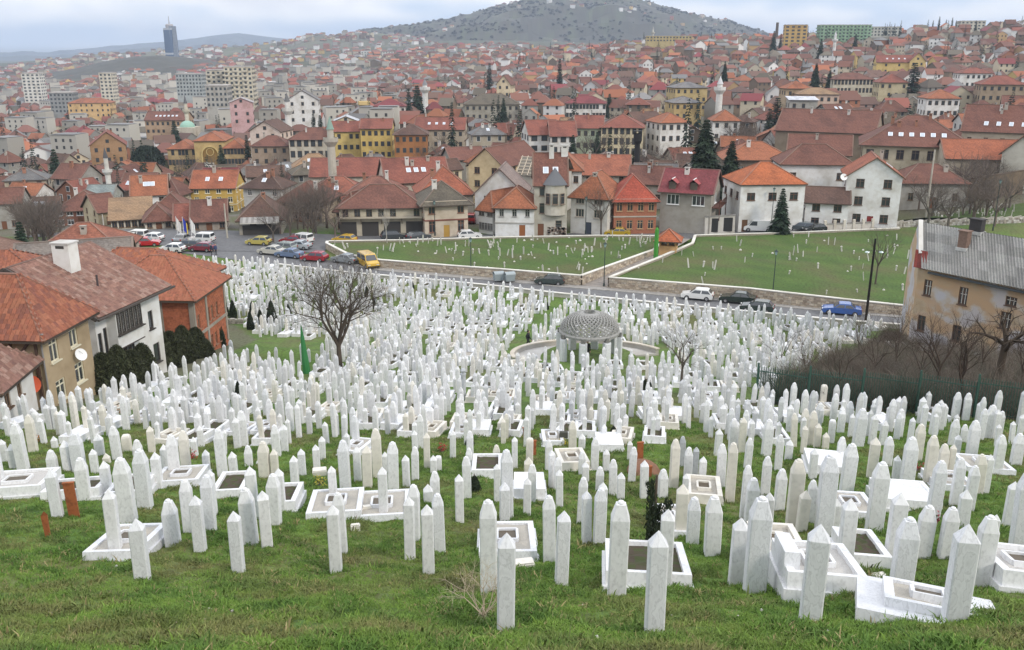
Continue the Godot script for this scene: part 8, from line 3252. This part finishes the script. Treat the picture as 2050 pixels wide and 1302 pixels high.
func person_bones(stride: float, h: float, bend: float) -> Array:
	var s := h / 1.75
	var V := func(x: float, y: float, z: float) -> Vector3: return Vector3(x, y, z) * s
	var b := []
	var hip: Vector3 = V.call(0,0.92,0)
	var neck: Vector3 = V.call(0,1.46,0.05 * bend)
	b.append([hip, V.call(0,1.15,0.01), 0.15,0.14,0])
	b.append([V.call(0,1.15,0.01), neck - V.call(0,0.08,0), 0.145,0.13,0])
	b.append([V.call(-0.15,1.38,0.02), V.call(0.15,1.38,0.02), 0.075,0.075,0])
	b.append([neck - V.call(0,0.05,0), V.call(0,1.54,0.03), 0.05,0.048,2])
	b.append([V.call(0,1.63,0.05), V.call(0,1.66,0.03), 0.098,0.10,2])
	b.append([V.call(0,1.69,0.0), V.call(0,1.67,-0.03), 0.10,0.10,3])
	b.append([V.call(0,1.62,0.145), V.call(0,1.65,0.14), 0.018,0.012,2])
	for sd in [-1.0,1.0]:
		var kz: float = sd * stride
		b.append([V.call(sd * 0.09,0.9,0), V.call(sd * 0.09,0.50,0.16 * kz + 0.03), 0.095,0.062,1])
		b.append([V.call(sd * 0.09,0.50,0.16 * kz + 0.03), V.call(sd * 0.09,0.09,0.34 * kz - 0.04 * absf(stride)), 0.062,0.045,1])
		b.append([V.call(sd * 0.09,0.05,0.34 * kz - 0.06 * absf(stride)), V.call(sd * 0.10,0.035,0.34 * kz + 0.15), 0.05,0.04,3])
		b.append([V.call(sd * 0.2,1.38,0.0), V.call(sd * 0.25,1.10,-0.10 * kz), 0.06,0.05,0])
		b.append([V.call(sd * 0.25,1.10,-0.10 * kz), V.call(sd * 0.23,0.86,-0.16 * kz + 0.10), 0.048,0.036,0])
		b.append([V.call(sd * 0.23,0.85,-0.16 * kz + 0.10), V.call(sd * 0.22,0.76,-0.16 * kz + 0.13), 0.036,0.026,2])
		for fi in 4:
			b.append([V.call(sd * 0.22,0.77,-0.16 * kz + 0.10 + fi * 0.02), V.call(sd * 0.215,0.685 - 0.006 * absf(fi - 1.5), -0.16 * kz + 0.115 + fi * 0.022), 0.010,0.008,2])
		b.append([V.call(sd * 0.22,0.82,-0.16 * kz + 0.14), V.call(sd * 0.205,0.75,-0.16 * kz + 0.19), 0.011,0.009,2])
	return b


func build_people():
	var dark := [Color(0.018,0.018,0.022), Color(0.022,0.022,0.026), Color(0.42,0.26,0.19), Color(0.02,0.016,0.014)]
	capsule_body("person","person in black jacket and trousers walking among the graves", on(1057,697), 1.9,person_bones(1.0,1.70,1.0), dark)
	var c := at(1178,742,72.0)
	var g := height(c.x, 72.0)
	capsule_body("person","person in dark clothes standing inside the lattice dome behind a pillar", Vector3(c.x - 0.2,g + 0.12,-71.3), 0.3,person_bones(0.1,1.78,0.2), dark)
	capsule_body("person","person in dark coat standing on the road near the car park", on(424,512) + Vector3(0,0.06,0), -0.6,person_bones(0.25,1.78,0.3), [Color(0.03,0.035,0.06), Color(0.02,0.02,0.025), dark[2], dark[3]])
	capsule_body("person","person in blue coat beside the first one on the road", on(432,511) + Vector3(0,0.06,0), 0.7,person_bones(0.2,1.66,0.3), [Color(0.04,0.06,0.13), Color(0.025,0.025,0.03), dark[2], Color(0.05,0.03,0.02)])


# ------------------------------------------------------------------ trees, bushes, grass
func limb(mb: MB, a: Vector3,dir: Vector3,l: float, r: float, depth: int, spread: float, r_: RandomNumberGenerator, up := 0.12,twigs := 3):
	var n := 3
	var p := a
	var d := dir
	var rr := r
	for i in n:
		var nd := (d + Vector3(r_.randfn(0,0.13), r_.randfn(0,0.08) + up * 0.5,r_.randfn(0,0.13))).normalized()
		var q := p + nd * l / n
		var r2 := rr * (0.86 if depth > 0 else 0.62)
		mb.tube(p, q, rr, r2,6 if r > 0.07 else (4 if r > 0.02 else 3), false)
		p = q
		d = nd
		rr = r2
		if depth > 0 and i < n - 1 and r_.randf() < 0.75:
			var s := d.cross(Vector3(r_.randfn(0,1), r_.randfn(0,1), r_.randfn(0,1))).normalized()
			limb(mb, p, (d + s * spread * 1.1).normalized(), l * r_.randf_range(0.5,0.75), rr * 0.55,depth - 1,spread, r_, up, twigs)
	if depth > 0:
		var k := twigs if depth > 1 else twigs + 1
		var ax := d.cross(Vector3(0.3,1,0.2)).normalized()
		for i in k:
			var s := ax.rotated(d, TAU * (i + r_.randf() * 0.6) / k)
			limb(mb, p, (d * 0.9 + s * spread * r_.randf_range(0.7,1.2)).normalized(), l * r_.randf_range(0.6,0.85), rr * 0.68,depth - 1,spread, r_, up, twigs)


func bare_tree(label: String, p: Vector3,trunk: float, r: float, l: float, depth: int, spread: float, seed_: int, up := 0.12,twigs := 3,c := Color(0.9,0.85,0.8), cat := "tree", called := "bare_tree", stems := 4) -> Node3D:
	var o := thing(called, label, cat, p)
	var g := RandomNumberGenerator.new()
	g.seed = seed_
	var mb := MB.new()
	var pale := c.r > 1.5               # birch bark, dry stalks
	if pale:
		c = Color(c.r, c.g, c.b) * 0.12
	var bk: Material = M.plain if pale else M.bark
	mb.col = c
	var top := Vector3(g.randfn(0,0.06) * trunk, trunk, g.randfn(0,0.06) * trunk)
	mb.tube(Vector3(0,-0.4,0), Vector3(0,0.25,0), r * 1.5,r * 1.08,9,false)
	mb.tube(Vector3(0,0.25,0), top, r * 1.08,r * 0.8,9,false)
	put("trunk", mb, bk, o)
	mb = MB.new()
	mb.col = c
	for i in stems:
		var a := TAU * (i + g.randf() * 0.5) / stems
		var d := Vector3(cos(a) * spread, 1.0,sin(a) * spread).normalized()
		limb(mb, top - Vector3(0,trunk * 0.12 * (i % 2), 0), d, l * g.randf_range(0.85,1.15), r * 0.62,depth, spread, g, up, twigs)
	limb(mb, top, Vector3(0.05,1,0), l, r * 0.6,depth, spread, g, up, twigs)
	put("crown", mb, bk, o)
	return o


func conifer_mesh(h: float, r: float, n: int, seed_: int, base: Color, power := 0.9,droop := 0.35) -> Array:
	var g := RandomNumberGenerator.new()
	g.seed = seed_
	var tr := MB.new()
	tr.col = Color(0.9,0.8,0.7)
	tr.tube(Vector3(0,-0.5,0), Vector3(0,h * 0.97,0), h * 0.022,0.01,7,false)
	var mb := MB.new()
	var tiers := int(h * 1.9) + 4
	for i in n:
		var t := g.randf()
		t = (floor(t * tiers) + g.randf() * 0.45) / tiers
		t = 0.06 + 0.92 * t
		var a := g.randf() * TAU
		var lobes := 0.82 + 0.25 * sin(a * 3.0 + t * 17.0) * sin(t * 40.0)
		var rad := r * pow(1.0 - t, power) * lobes * g.randf_range(0.72,1.12) + 0.04
		var o := Vector3(cos(a), 0,sin(a))
		var s := Vector3(-sin(a), 0,cos(a))
		var y := h * t
		var i0 := o * rad * 0.15 + Vector3(0,y + rad * 0.12,0)
		var tip := o * rad + Vector3(0,y - rad * droop * g.randf_range(0.4,1.3), 0)
		var w := maxf(0.10,rad * 0.20)
		var m := i0.lerp(tip, 0.6) + Vector3(0,rad * 0.06,0)
		mb.col = base * g.randf_range(0.55,1.45)
		mb.tri(i0,m + s * w, tip)
		mb.tri(i0,tip, m - s * w)
		mb.tri(m + s * w * 0.6,m - Vector3(0,w * 1.3,0) + o * w * 0.5,m - s * w * 0.6)
		for k in 2:
			var f := i0.lerp(tip, g.randf_range(0.35,0.95))
			var q := s * g.randf_range(-1.0,1.0) * w * 1.7 + Vector3(0,-w * g.randf_range(0.2,0.9), 0) + o * w * 0.6
			mb.tri(f, f + q + o * 0.08,f + q * 0.5 + Vector3(0,0.14,0))
	return [tr.mesh(M.bark), mb.mesh(M.leaf)]


func blob_mesh(h: float, r: float, n: int, seed_: int, base: Color, size: float, taper := 0.0) -> ArrayMesh:     # a dense evergreen bush of small leaf faces
	var g := RandomNumberGenerator.new()
	g.seed = seed_
	var mb := MB.new()
	var nn := FastNoiseLite.new()
	nn.seed = seed_
	nn.frequency = 1.0
	for i in n:
		var t := g.randf()
		var a := g.randf() * TAU
		var prof := sqrt(maxf(0.0,1.0 - pow(absf(t * 2.0 - 0.9) / 1.1,3.0))) * (1.0 - taper * t)
		var bump := 1.0 + 0.28 * nn.get_noise_3d(cos(a) * 1.6,t * 4.0,sin(a) * 1.6)
		var rad := r * prof * bump * (0.55 + 0.5 * sqrt(g.randf()))
		var p := Vector3(cos(a) * rad, t * h * (0.96 + 0.08 * bump), sin(a) * rad)
		var out := Vector3(cos(a), 0.9,sin(a)).normalized()
		mb.col = base * g.randf_range(0.5,1.5)
		var b := Basis.from_euler(Vector3(g.randfn(0,0.5), a, g.randfn(0,0.5)))
		var s := size * g.randf_range(0.6,1.4)
		mb.tri(p + b * Vector3(-s * 0.3,-s * 0.5,0), p + b * Vector3(s * 0.3,-s * 0.5,0), p + b * Vector3(0,s * 0.7,s * 0.2))
		mb.tri(p + b * Vector3(0,-s * 0.5,-s * 0.3), p + b * Vector3(0,-s * 0.4,s * 0.3), p + b * Vector3(s * 0.2,s * 0.6,0))
	return mb.mesh(M.leaf)


func planted(called: String, label: String, cat: String, parts: Array, p: Vector3,sc: Vector3,turn: float, group := ""):
	var o := thing(called, label, cat, p, turn, group)
	if parts.size() == 2:
		var t := put("trunk", parts[0], null, o)
		t.scale = sc
		var c := put("crown", parts[1], null, o)
		c.scale = sc
	return o


func build_plants():
	rng.seed = 1212
	# bare trees
	bare_tree("large bare spreading tree with dark trunk among the graves", on(681,742), 2.2,0.21,2.5,4,0.68,4,0.08,4,Color(0.75,0.68,0.6))
	bare_tree("small crooked bare tree among the graves right of the dome", on(1362,792), 2.1,0.085,1.15,3,0.75,9,0.05,3,Color(0.8,0.75,0.7))
	bare_tree("bare street tree in front of the white plastered house", on(1203,476), 3.0,0.16,2.6,3,0.6,21)
	var mt := at(1752,575,111.0)
	mt.y = meadow_y(111.0)
	bare_tree("slim bare tree on the right meadow behind the wooden pole", mt, 2.6,0.11,2.0,3,0.5,33)
	bare_tree("thin leaning birch in front of the beige shop house", at(775,492,139.5) * Vector3(1,0,1) + Vector3(0,meadow_y(139.5), 0), 2.4,0.07,1.5,2,0.5,41,0.1,3,Color(3.0,2.8,2.5))
	# the pollarded tree and the saplings of the thicket
	var o := bare_tree("thick pollarded tree with stubby curved branches before the ruin", on(1992,790), 3.4,0.26,1.4,2,0.95,52,-0.12,3,Color(0.7,0.6,0.5))
	var sap := [[1875,800,2.0,0.12,61],[1928,815,1.8,0.12,62],[1745,770,1.4,0.07,63],[1790,760,1.6,0.06,64],[1675,800,1.1,0.06,65],[1840,780,1.3,0.06,66],[2040,800,1.7,0.09,67],[1610,770,1.0,0.05,68],[1960,760,1.5,0.07,69],[1560,745,0.9,0.05,70],[1720,720,1.3,0.05,71],[1800,700,1.2,0.05,72]]
	var words := ["dark twiggy sapling with forked trunk","dark twiggy sapling beside the pollarded tree","thin bare sapling at the middle of the thicket","slender upright sapling below the ruin's corner","low bare sapling behind the fence's left part","crooked bare sapling in the thicket","bare sapling at the right edge of the thicket","little bare sapling near the fence end","bare sapling under the ruin's windows","whip-like bare sapling beside the far gravestones","tall thin whip behind the wooden pole","thin bare whip near the ruin's yellow corner"]
	for i in sap.size():
		bare_tree(words[i], on(sap[i][0], sap[i][1]), sap[i][2], sap[i][3],1.5,3,0.6,sap[i][4],0.12,3,Color(0.62,0.5,0.42), "sapling","bare_sapling",3)
	var tf := []
	var cl := []
	var bush := MB.new()
	var g := RandomNumberGenerator.new()
	g.seed = 5
	bush.col = Color.WHITE
	for k in 16:
		var a := g.randf() * TAU
		limb(bush, Vector3(g.randfn(0,0.12), 0,g.randfn(0,0.12)), Vector3(cos(a) * g.randf(), 1.0,sin(a) * g.randf()).normalized(), g.randf_range(0.5,0.9), 0.012,1,0.8,g, 0.05,3)
	var bm := bush.mesh(M.plain)
	for k in 2600:
		var d := rng.randf_range(40.0,92.0)
		var x := fence_x(d) + 0.4 + 34.0 * pow(rng.randf(), 1.5)
		var q := pix(Vector3(x, height(x, d), -d))
		if q.x > 2080 or Vector2(x - 42.0,d - 82.0).dot(Vector2(0.82,0.57)) > 1.5 and d > 70.0 and x > 36.0:
			continue
		var nn := nz.get_noise_2d(x * 0.3,d * 0.3)
		if nn < -0.3:
			continue
		var s := rng.randf_range(0.8,1.9) * (1.0 + 0.5 * nn) * lerpf(1.0,0.6,smoothstep(58.0,78.0,d))
		tf.append(Transform3D(Basis.from_euler(Vector3(rng.randfn(0,0.15), rng.randf() * 6.28,rng.randfn(0,0.15))).scaled(Vector3(s, s * rng.randf_range(0.7,1.2), s)), Vector3(x, height(x, d) - 0.05,-d)))
		if x - fence_x(d) < 7.0 and d < 56.0 and rng.randf() < 0.75:
			cl.append(Color(0.055,0.062,0.042) * rng.randf_range(0.6,1.4))
			continue
		cl.append([Color(0.13,0.10,0.078), Color(0.10,0.082,0.065), Color(0.19,0.155,0.12), Color(0.09,0.09,0.06)][rng.randi() % 4])
	var th := multi("brambles", bm, tf, cl)
	tag(th, "brown leafless bramble thicket between the fence and the ruin","brambles")
	# dry plant in front
	o = bare_tree("dry pale plant stalks fanning out beside the front stone", on(968,1240), 0.05,0.022,0.46,2,0.9,77,0.0,5,Color(3.6,3.0,2.1), "dry plant","dry_plant",5)
	# evergreens
	var fir := conifer_mesh(9.0,2.1,1500,3,Color(0.022,0.042,0.022))
	var big := conifer_mesh(15.0,3.4,3000,8,Color(0.018,0.033,0.016), 0.8,0.5)
	var thin := conifer_mesh(12.0,1.5,900,13,Color(0.02,0.035,0.022), 0.6,0.4)
	var place := func(label: String, kind: Array, hk: float, px: float, ybase: float, ytop: float, d: float, wide: float, called: String):
		var p := at(px, ybase, d)
		p.y = height(p.x, d)
		var h := at(px, ytop, d).y - p.y
		planted(called, label, "fir tree" if called == "fir_tree" else "cypress", kind, p, Vector3(h / hk * wide, h / hk, h / hk * wide), rng.randf() * 6.0,"evergreens of the town")
	place.call("dense young fir tree at the meadow's back edge before the white house", fir, 9.0,1561,468,374,148.0,1.25,"fir_tree")
	place.call("big twin fir left one, tall and broad, among the roofs", big, 15.0,1409,350,234,172.0,1.45,"fir_tree")
	place.call("big twin fir right one, lower, among the roofs", big, 15.0,1462,350,278,178.0,1.35,"fir_tree")
	place.call("dark pointed fir on the right slope beside the bare tree", thin, 12.0,1551,280,192,290.0,1.9,"fir_tree")
	place.call("dark fir leaning on the pointed one, lower", thin, 12.0,1537,280,215,285.0,1.7,"fir_tree")
	place.call("tall dark fir below the long yellow building", thin, 12.0,1825,192,122,400.0,2.0,"fir_tree")
	place.call("tall narrow spruce high in the middle of the town", thin, 12.0,1120,175,115,560.0,1.1,"fir_tree")
	place.call("fir on the left slope below the small pale minaret", fir, 9.0,112,345,295,260.0,1.2,"fir_tree")
	place.call("dark fir right of the institute, narrow and tall", thin, 12.0,498,340,268,312.0,1.2,"fir_tree")
	place.call("dark fir in front of the institute's right wing", fir, 9.0,445,340,288,316.0,1.3,"fir_tree")
	place.call("fir behind the institute's orange roof", fir, 9.0,350,270,238,410.0,1.2,"fir_tree")
	place.call("pair of dark cypresses, left one, above the stone minaret", thin, 12.0,628,258,225,360.0,1.1,"cypress")
	place.call("pair of dark cypresses, right one, above the stone minaret", thin, 12.0,641,258,228,362.0,1.1,"cypress")
	place.call("fir between the white row house and the pale green one", fir, 9.0,1147,300,268,255.0,1.2,"fir_tree")
	place.call("small fir left of the cream corner house", fir, 9.0,1195,295,262,262.0,1.1,"fir_tree")
	place.call("dark fir group left part below the long yellow building", big, 15.0,1632,166,124,430.0,1.0,"fir_tree")
	place.call("dark fir group right part below the long yellow building", big, 15.0,1660,170,138,428.0,1.0,"fir_tree")
	place.call("dark fir above the white minaret on the right", big, 15.0,1450,162,122,470.0,0.9,"fir_tree")
	place.call("dark fir behind the slim white minaret", fir, 9.0,835,195,168,440.0,1.4,"fir_tree")
	place.call("dark fir left of the slim white minaret", thin, 12.0,818,200,174,430.0,1.2,"fir_tree")
	place.call("small dark fir in front of the factory hall", fir, 9.0,1008,222,194,380.0,1.1,"fir_tree")
	place.call("dark fir near the long white school", fir, 9.0,1220,210,186,400.0,1.3,"fir_tree")
	place.call("dark cypress high in the middle below the hill", thin, 12.0,980,152,124,640.0,1.2,"cypress")
	place.call("dark conifer left of the small pale minaret by the pole", fir, 9.0,42,480,440,118.0,1.3,"fir_tree")
	for k in 5:
		place.call(["leftmost","second from left","middle","second from right","rightmost"][k] + " of five dark firs on the right skyline", thin, 12.0,[1866,1878,1892,1904,1912][k],66,[40,32,38,34,40][k],900.0,1.0,"fir_tree")
	place.call("single dark fir on the right skyline beside the pale school", thin, 12.0,1953,64,40,930.0,1.2,"fir_tree")
	place.call("fir left of the ochre skyline block", fir, 9.0,1548,96,60,800.0,1.0,"fir_tree")
	place.call("fir before the ochre skyline block", thin, 12.0,1562,96,66,790.0,1.0,"fir_tree")
	place.call("fir below the green apartment block", fir, 9.0,1712,92,66,760.0,1.0,"fir_tree")
	place.call("fir at the foot of the far white minaret", fir, 9.0,1643,104,76,690.0,1.1,"fir_tree")
	# dark round pine by the institute
	var pine := blob_mesh(11.0,5.2,3600,44,Color(0.02,0.032,0.02), 0.9)
	var tr := MB.new()
	tr.col = Color(0.9,0.8,0.7)
	tr.tube(Vector3(0,-0.5,0), Vector3(0,6,0), 0.3,0.15,7)
	var pp := at(296,330,322.0)
	pp.y = height(pp.x, 322.0)
	planted("pine_tree","dark round-headed pine left of the arched institute","pine tree",[tr.mesh(M.bark), pine], pp, Vector3.ONE, 0.0)
	pp = at(322,205,560.0)
	pp.y = height(pp.x, 560.0)
	planted("pine_tree","round grey-green tree in front of the pale blue block","tree",[tr.mesh(M.bark), pine], pp, Vector3(0.9,0.75,0.9), 1.0)
	# clipped evergreens by the graves
	var thuja := blob_mesh(3.4,1.1,4800,51,Color(0.040,0.046,0.020), 0.26,0.5)
	var stem := MB.new()
	stem.col = Color(0.9,0.8,0.7)
	stem.tube(Vector3(0,-0.4,0), Vector3(0,2.4,0), 0.07,0.03,6)
	var stm := stem.mesh(M.bark)
	var hedge := [[183,787,722],[212,786,712],[243,782,704],[270,778,700],[290,768,694],[322,742,668],[345,735,662],[370,726,657],[395,716,664],[405,712,676]]
	for i in hedge.size():
		var p := on(hedge[i][0], hedge[i][1])
		var h := at(hedge[i][0], hedge[i][2],-p.z).y - p.y
		planted("thuja_shrub","dark thuja shrub of the tall hedge, %s" % ["first from the left","second from the left","third from the left","fourth from the left","at the white house corner","sixth, where the hedge steps back","seventh, before the brick house","eighth from the left","ninth, beside the pole","last at the right end"][i],"shrub",[stm, thuja], p, Vector3(0.95,h / 3.4 * (0.92 + 0.16 * (i % 3) * 0.5), 0.95), i * 1.3,"thuja hedge by the left houses")
	var cone := blob_mesh(2.0,0.55,2200,57,Color(0.024,0.036,0.018), 0.13,0.7)
	for c in [[443,695,652,"cone-shaped shrub at the end of the thuja hedge"],[448,634,590,"dark cone shrub nearest the white gable wall"],[467,637,603,"second small cone shrub on the raised lawn"],[505,632,606,"third small cone shrub on the raised lawn"],[578,634,610,"small cone shrub by the curved path"],[545,652,605,"tall dark bush at the raised lawn"],[522,655,622,"low dark bush left of the tall dark bush"],[502,660,626,"low dark bush over the rubble wall"],[1300,805,768,"dark bush among the stones right of the dome"],[1290,790,762,"arched dark bush beside a white grave frame"],[85,815,778,"dark green bush at the old tan house's corner"],[490,778,756,"small dark bush among the left stones"],[478,800,766,"low dark shrub among the left stones"],[1228,878,855,"small dark round bush on a slab grave"],[940,892,876,"small brown-green bush beside a middle stone"],[735,600,575,"dark bush among the far stones"],[748,618,596,"dark bush below it among the far stones"],[826,578,566,"small dark bush near the road parapet"],[1330,640,628,"small bush among the stones near the road"],[950,985,955,"low mossy bush beside the middle slab"],[1095,620,606,"little bush right of the middle path"],[262,516,498,"round dark bush on the car park verge"],[300,513,500,"low bush in the middle of the car park verge"],[338,512,496,"bush at the right end of the car park verge"],[425,500,488,"small bush where the car park meets the graves"]]:
		var p := on(c[0], c[1])
		var h := at(c[0], c[2],-p.z).y - p.y
		planted("evergreen_shrub", c[3],"shrub",[stm, cone], p, Vector3(maxf(h / 2.0 * 0.9,0.5), h / 2.0,maxf(h / 2.0 * 0.9,0.5)), rng.randf() * 6.0,"small evergreen shrubs in the cemetery")
	# the juniper on the soil grave
	var jp := on(1306,1130)
	var jh := at(1306,968,-jp.z).y - jp.y
	var jm := MB.new()
	g.seed = 91
	for i in 15:
		var a := g.randf() * TAU
		var lean := g.randf_range(0.05,0.38)
		var hh := jh * g.randf_range(0.5,1.0) if i > 2 else jh
		for k in 170:
			var t := g.randf()
			var r := 0.2 * (1.0 - t * 0.85) + 0.02
			var c := Vector3(cos(a) * lean * t * hh + g.randfn(0,r * 0.5), t * hh, sin(a) * lean * t * hh + g.randfn(0,r * 0.5))
			jm.col = Color(0.022,0.034,0.014) * g.randf_range(0.5,1.6)
			var d := Vector3(g.randfn(0,0.35), 1,g.randfn(0,0.35)).normalized() * 0.11
			var s := d.cross(Vector3(g.randfn(0,1), 0.2,g.randfn(0,1))).normalized() * 0.026
			jm.tri(c - s, c + s, c + d)
	planted("juniper","dark upright juniper with several tips on a front grave","juniper",[stm, jm.mesh(M.leaf)], jp, Vector3.ONE, 0.0)
	town_trees()


func town_trees():
	rng.seed = 616
	# leafless trees between the houses
	var protos := []
	for k in 3:
		var mb := MB.new()
		var g := RandomNumberGenerator.new()
		g.seed = 200 + k
		mb.col = Color.WHITE
		mb.tube(Vector3(0,-0.5,0), Vector3(0,2.2,0), 0.2,0.16,6,false)
		for i in 4:
			var a := TAU * (i + g.randf() * 0.5) / 4
			limb(mb, Vector3(0,1.9,0), Vector3(cos(a) * 0.6,1,sin(a) * 0.6).normalized(), 2.1,0.11,3,0.65,g, 0.1,3)
		protos.append(mb.mesh(M.plain))
	var big := []
	for k in 3:
		big.append([[],[]])
	var cols := [Color(0.12,0.095,0.075), Color(0.10,0.085,0.07), Color(0.14,0.105,0.085)]
	for c in [[70,395,150.0,26],[30,340,250.0,14],[640,430,158.0,12],[1320,330,205.0,12],[1500,270,270.0,10],[1960,380,164.0,22],[1860,400,163.0,10],[590,470,152.0,8],[230,180,650.0,20],[90,230,480.0,16],[1080,150,560.0,10],[1390,110,800.0,10],[1960,90,700.0,30],[1860,80,800.0,22],[300,165,700.0,16],[500,110,1500.0,20],[540,105,1600.0,20]]:
		for i in c[3]:
			var d: float = c[2] * rng.randf_range(0.92,1.1)
			var p := at(c[0] + rng.randfn(0,26), c[1], d)
			var k := rng.randi() % 3
			var s := rng.randf_range(0.7,1.25)
			big[k][0].append(Transform3D(Basis(Vector3.UP, rng.randf() * 6.0).scaled(Vector3.ONE * s), Vector3(p.x, height(p.x, d), p.z)))
			big[k][1].append(cols[k])
	for i in 1700:
		var d := 180.0 + 1300.0 * pow(rng.randf(), 0.8)
		var x := (rng.randf() * 2.0 - 1.0) * 0.62 * d
		if not free_spot(x, d, -1.0) or not cell_free(x, d, -3.4):
			continue
		var k := rng.randi() % 3
		var s := rng.randf_range(0.6,1.4)
		big[k][0].append(Transform3D(Basis(Vector3.UP, rng.randf() * 6.0).scaled(Vector3.ONE * s), Vector3(x, height(x, d), -d)))
		big[k][1].append(cols[k] * rng.randf_range(0.7,1.3))
	var root := thing("bare_trees","mass of leafless grey-brown trees between the roofs of the town","trees", Vector3.ZERO)
	root.set_meta("kind","stuff")
	for k in 3:
		multi("bare_tree_mass", protos[k], big[k][0], big[k][1], root)
	# smaller dark evergreens scattered over the slope
	var small := conifer_mesh(9.0,1.9,260,71,Color(0.022,0.036,0.022))
	var tf := []
	for i in 760:
		var d := 200.0 + 1100.0 * pow(rng.randf(), 0.8)
		var x := (rng.randf() * 2.0 - 1.0) * 0.62 * d
		if not free_spot(x, d, -1.0) or not cell_free(x, d, -3.4):
			continue
		var s := rng.randf_range(0.6,1.55)
		tf.append(Transform3D(Basis(Vector3.UP, rng.randf() * 6.0).scaled(Vector3(s, s * rng.randf_range(0.9,1.4), s)), Vector3(x, height(x, d), -d)))
	var ev := multi("evergreen_trees", small[1], tf, [])
	tag(ev, "scattering of small dark evergreens between the far houses","trees")
	# woods on the slopes of the hill
	var wood := []
	var wc := []
	var clump := blob_mesh(5.5,3.0,40,81,Color(1,1,1), 2.4)
	var gr: Array = hill_grids[1]
	for k in 4200:
		var j := rng.randi_range(1,21)
		var i := rng.randi_range(1,147)
		var p: Vector3 = gr[j][i].lerp(gr[j + 1][i + 1], rng.randf()).lerp(gr[j][i + 1], rng.randf() * 0.5)
		if nz.get_noise_2d(p.x * 0.006,p.z * 0.006 + 9.0) < -0.02:
			continue
		var s := rng.randf_range(0.6,1.3)
		wood.append(Transform3D(Basis(Vector3.UP, rng.randf() * 6.0).scaled(Vector3(s * 1.4,s, s * 1.4)), p - Vector3(0,1.5,0)))
		wc.append(Color(0.062,0.058,0.042) * rng.randf_range(0.75,1.25))
	var w := multi("woods", clump, wood, wc)
	tag(w, "grey-brown leafless woods covering the big hill","woods")


func build_grass():
	rng.seed = 2025
	var blades := []
	for v in 3:
		var mb := MB.new()
		var g := RandomNumberGenerator.new()
		g.seed = 300 + v
		for i in 13:
			var a := g.randf() * TAU
			var r := 0.09 * sqrt(g.randf())
			var p := Vector3(cos(a) * r, -0.01,sin(a) * r)
			var h := g.randf_range(0.035,0.085)
			var d := Vector3(g.randfn(0,0.5), 1.0,g.randfn(0,0.5)).normalized() * h
			var s := Vector3(cos(a + 1.6), 0,sin(a + 1.6)) * 0.006
			var k := g.randf_range(0.75,1.25)
			mb.col = Color(k, k, k * 0.9)
			var m := p + d * 0.6
			mb.quad(p - s, p + s, m + s * 0.7,m - s * 0.7)
			mb.tri(m - s * 0.7,m + s * 0.7,p + d + Vector3(d.x, -0.006,d.z) * 0.5)
		blades.append(mb.mesh(M.leaf))
	var sets := [[[],[]],[[],[]],[[],[]]]
	var n := 0
	while n < 170000:
		var t := rng.randf()
		var d := 7.6 + 40.0 * pow(t, 1.7)
		var x := (rng.randf() * 2.0 - 1.0) * (0.62 * d + 1.5)
		n += 1
		if x > fence_x(d) and d > 33.0:
			continue
		var y := height(x, d)
		var a := nz.get_noise_2d(x * 0.7,d * 0.7)
		var b := nz2.get_noise_2d(x * 0.22 + 7.0,d * 0.22)
		var s := rng.randf_range(0.6,1.25) * (1.0 + 0.8 * a) * (1.9 if rng.randf() < 0.02 else 1.0) * lerpf(1.0,1.5,clampf((d - 12.0) / 30.0,0,1))
		if b > 0.36 and rng.randf() < 0.6:
			s *= 0.5
		var k := rng.randi() % 3
		sets[k][0].append(Transform3D(Basis(Vector3.UP, rng.randf() * 6.28).scaled(Vector3(s * 1.15,s, s * 1.15)), Vector3(x, y, -d)))
		var c := Color(0.150,0.250,0.036).lerp(Color(0.078,0.160,0.020), smoothstep(-0.3,0.4,a))
		c = c.lerp(Color(0.21,0.17,0.075), clampf(0.04 + 1.2 * b + 0.3 * a, 0.0,0.6))
		if rng.randf() < 0.05:
			c = Color(0.30,0.25,0.12)
		sets[k][1].append(c * rng.randf_range(0.8,1.2))
	for q in stones:                    # longer tufts round the feet of the near stones
		if q[1] > 36.0:
			continue
		for i in 16:
			var t := rng.randf() * TAU
			var x: float = q[0] + cos(t) * 0.24
			var d: float = q[1] + sin(t) * 0.22
			var s := rng.randf_range(1.0,1.9)
			sets[i % 3][0].append(Transform3D(Basis(Vector3.UP, t).scaled(Vector3(s * 0.9,s, s * 0.9)), Vector3(x, height(x, d), -d)))
			sets[i % 3][1].append(Color(0.085,0.155,0.022) * rng.randf_range(0.7,1.2))
	var root := thing("grass","short green grass with dry patches covering the front slope","grass", Vector3.ZERO)
	root.set_meta("kind","stuff")
	for k in 3:
		multi("grass_tufts", blades[k], sets[k][0], sets[k][1], root)
	var peb := MB.new()
	for i in 60:
		var p := on(rng.randf_range(20,2030), rng.randf_range(1090,1295))
		peb.col = [Color(0.6,0.58,0.55), Color(0.34,0.27,0.2), Color(0.45,0.42,0.38)][i % 3]
		var s := rng.randf_range(0.012,0.05)
		peb.box(p + Vector3(0,0.02,0), Vector3(s * 1.6,s, s), Basis.from_euler(Vector3(rng.randf() * 3,rng.randf() * 6,rng.randf())))
	var po := put("pebbles", peb, M.brick)
	tag(po, "small pale pebbles and clods scattered on the front lawn","pebbles")
	stuff(po)
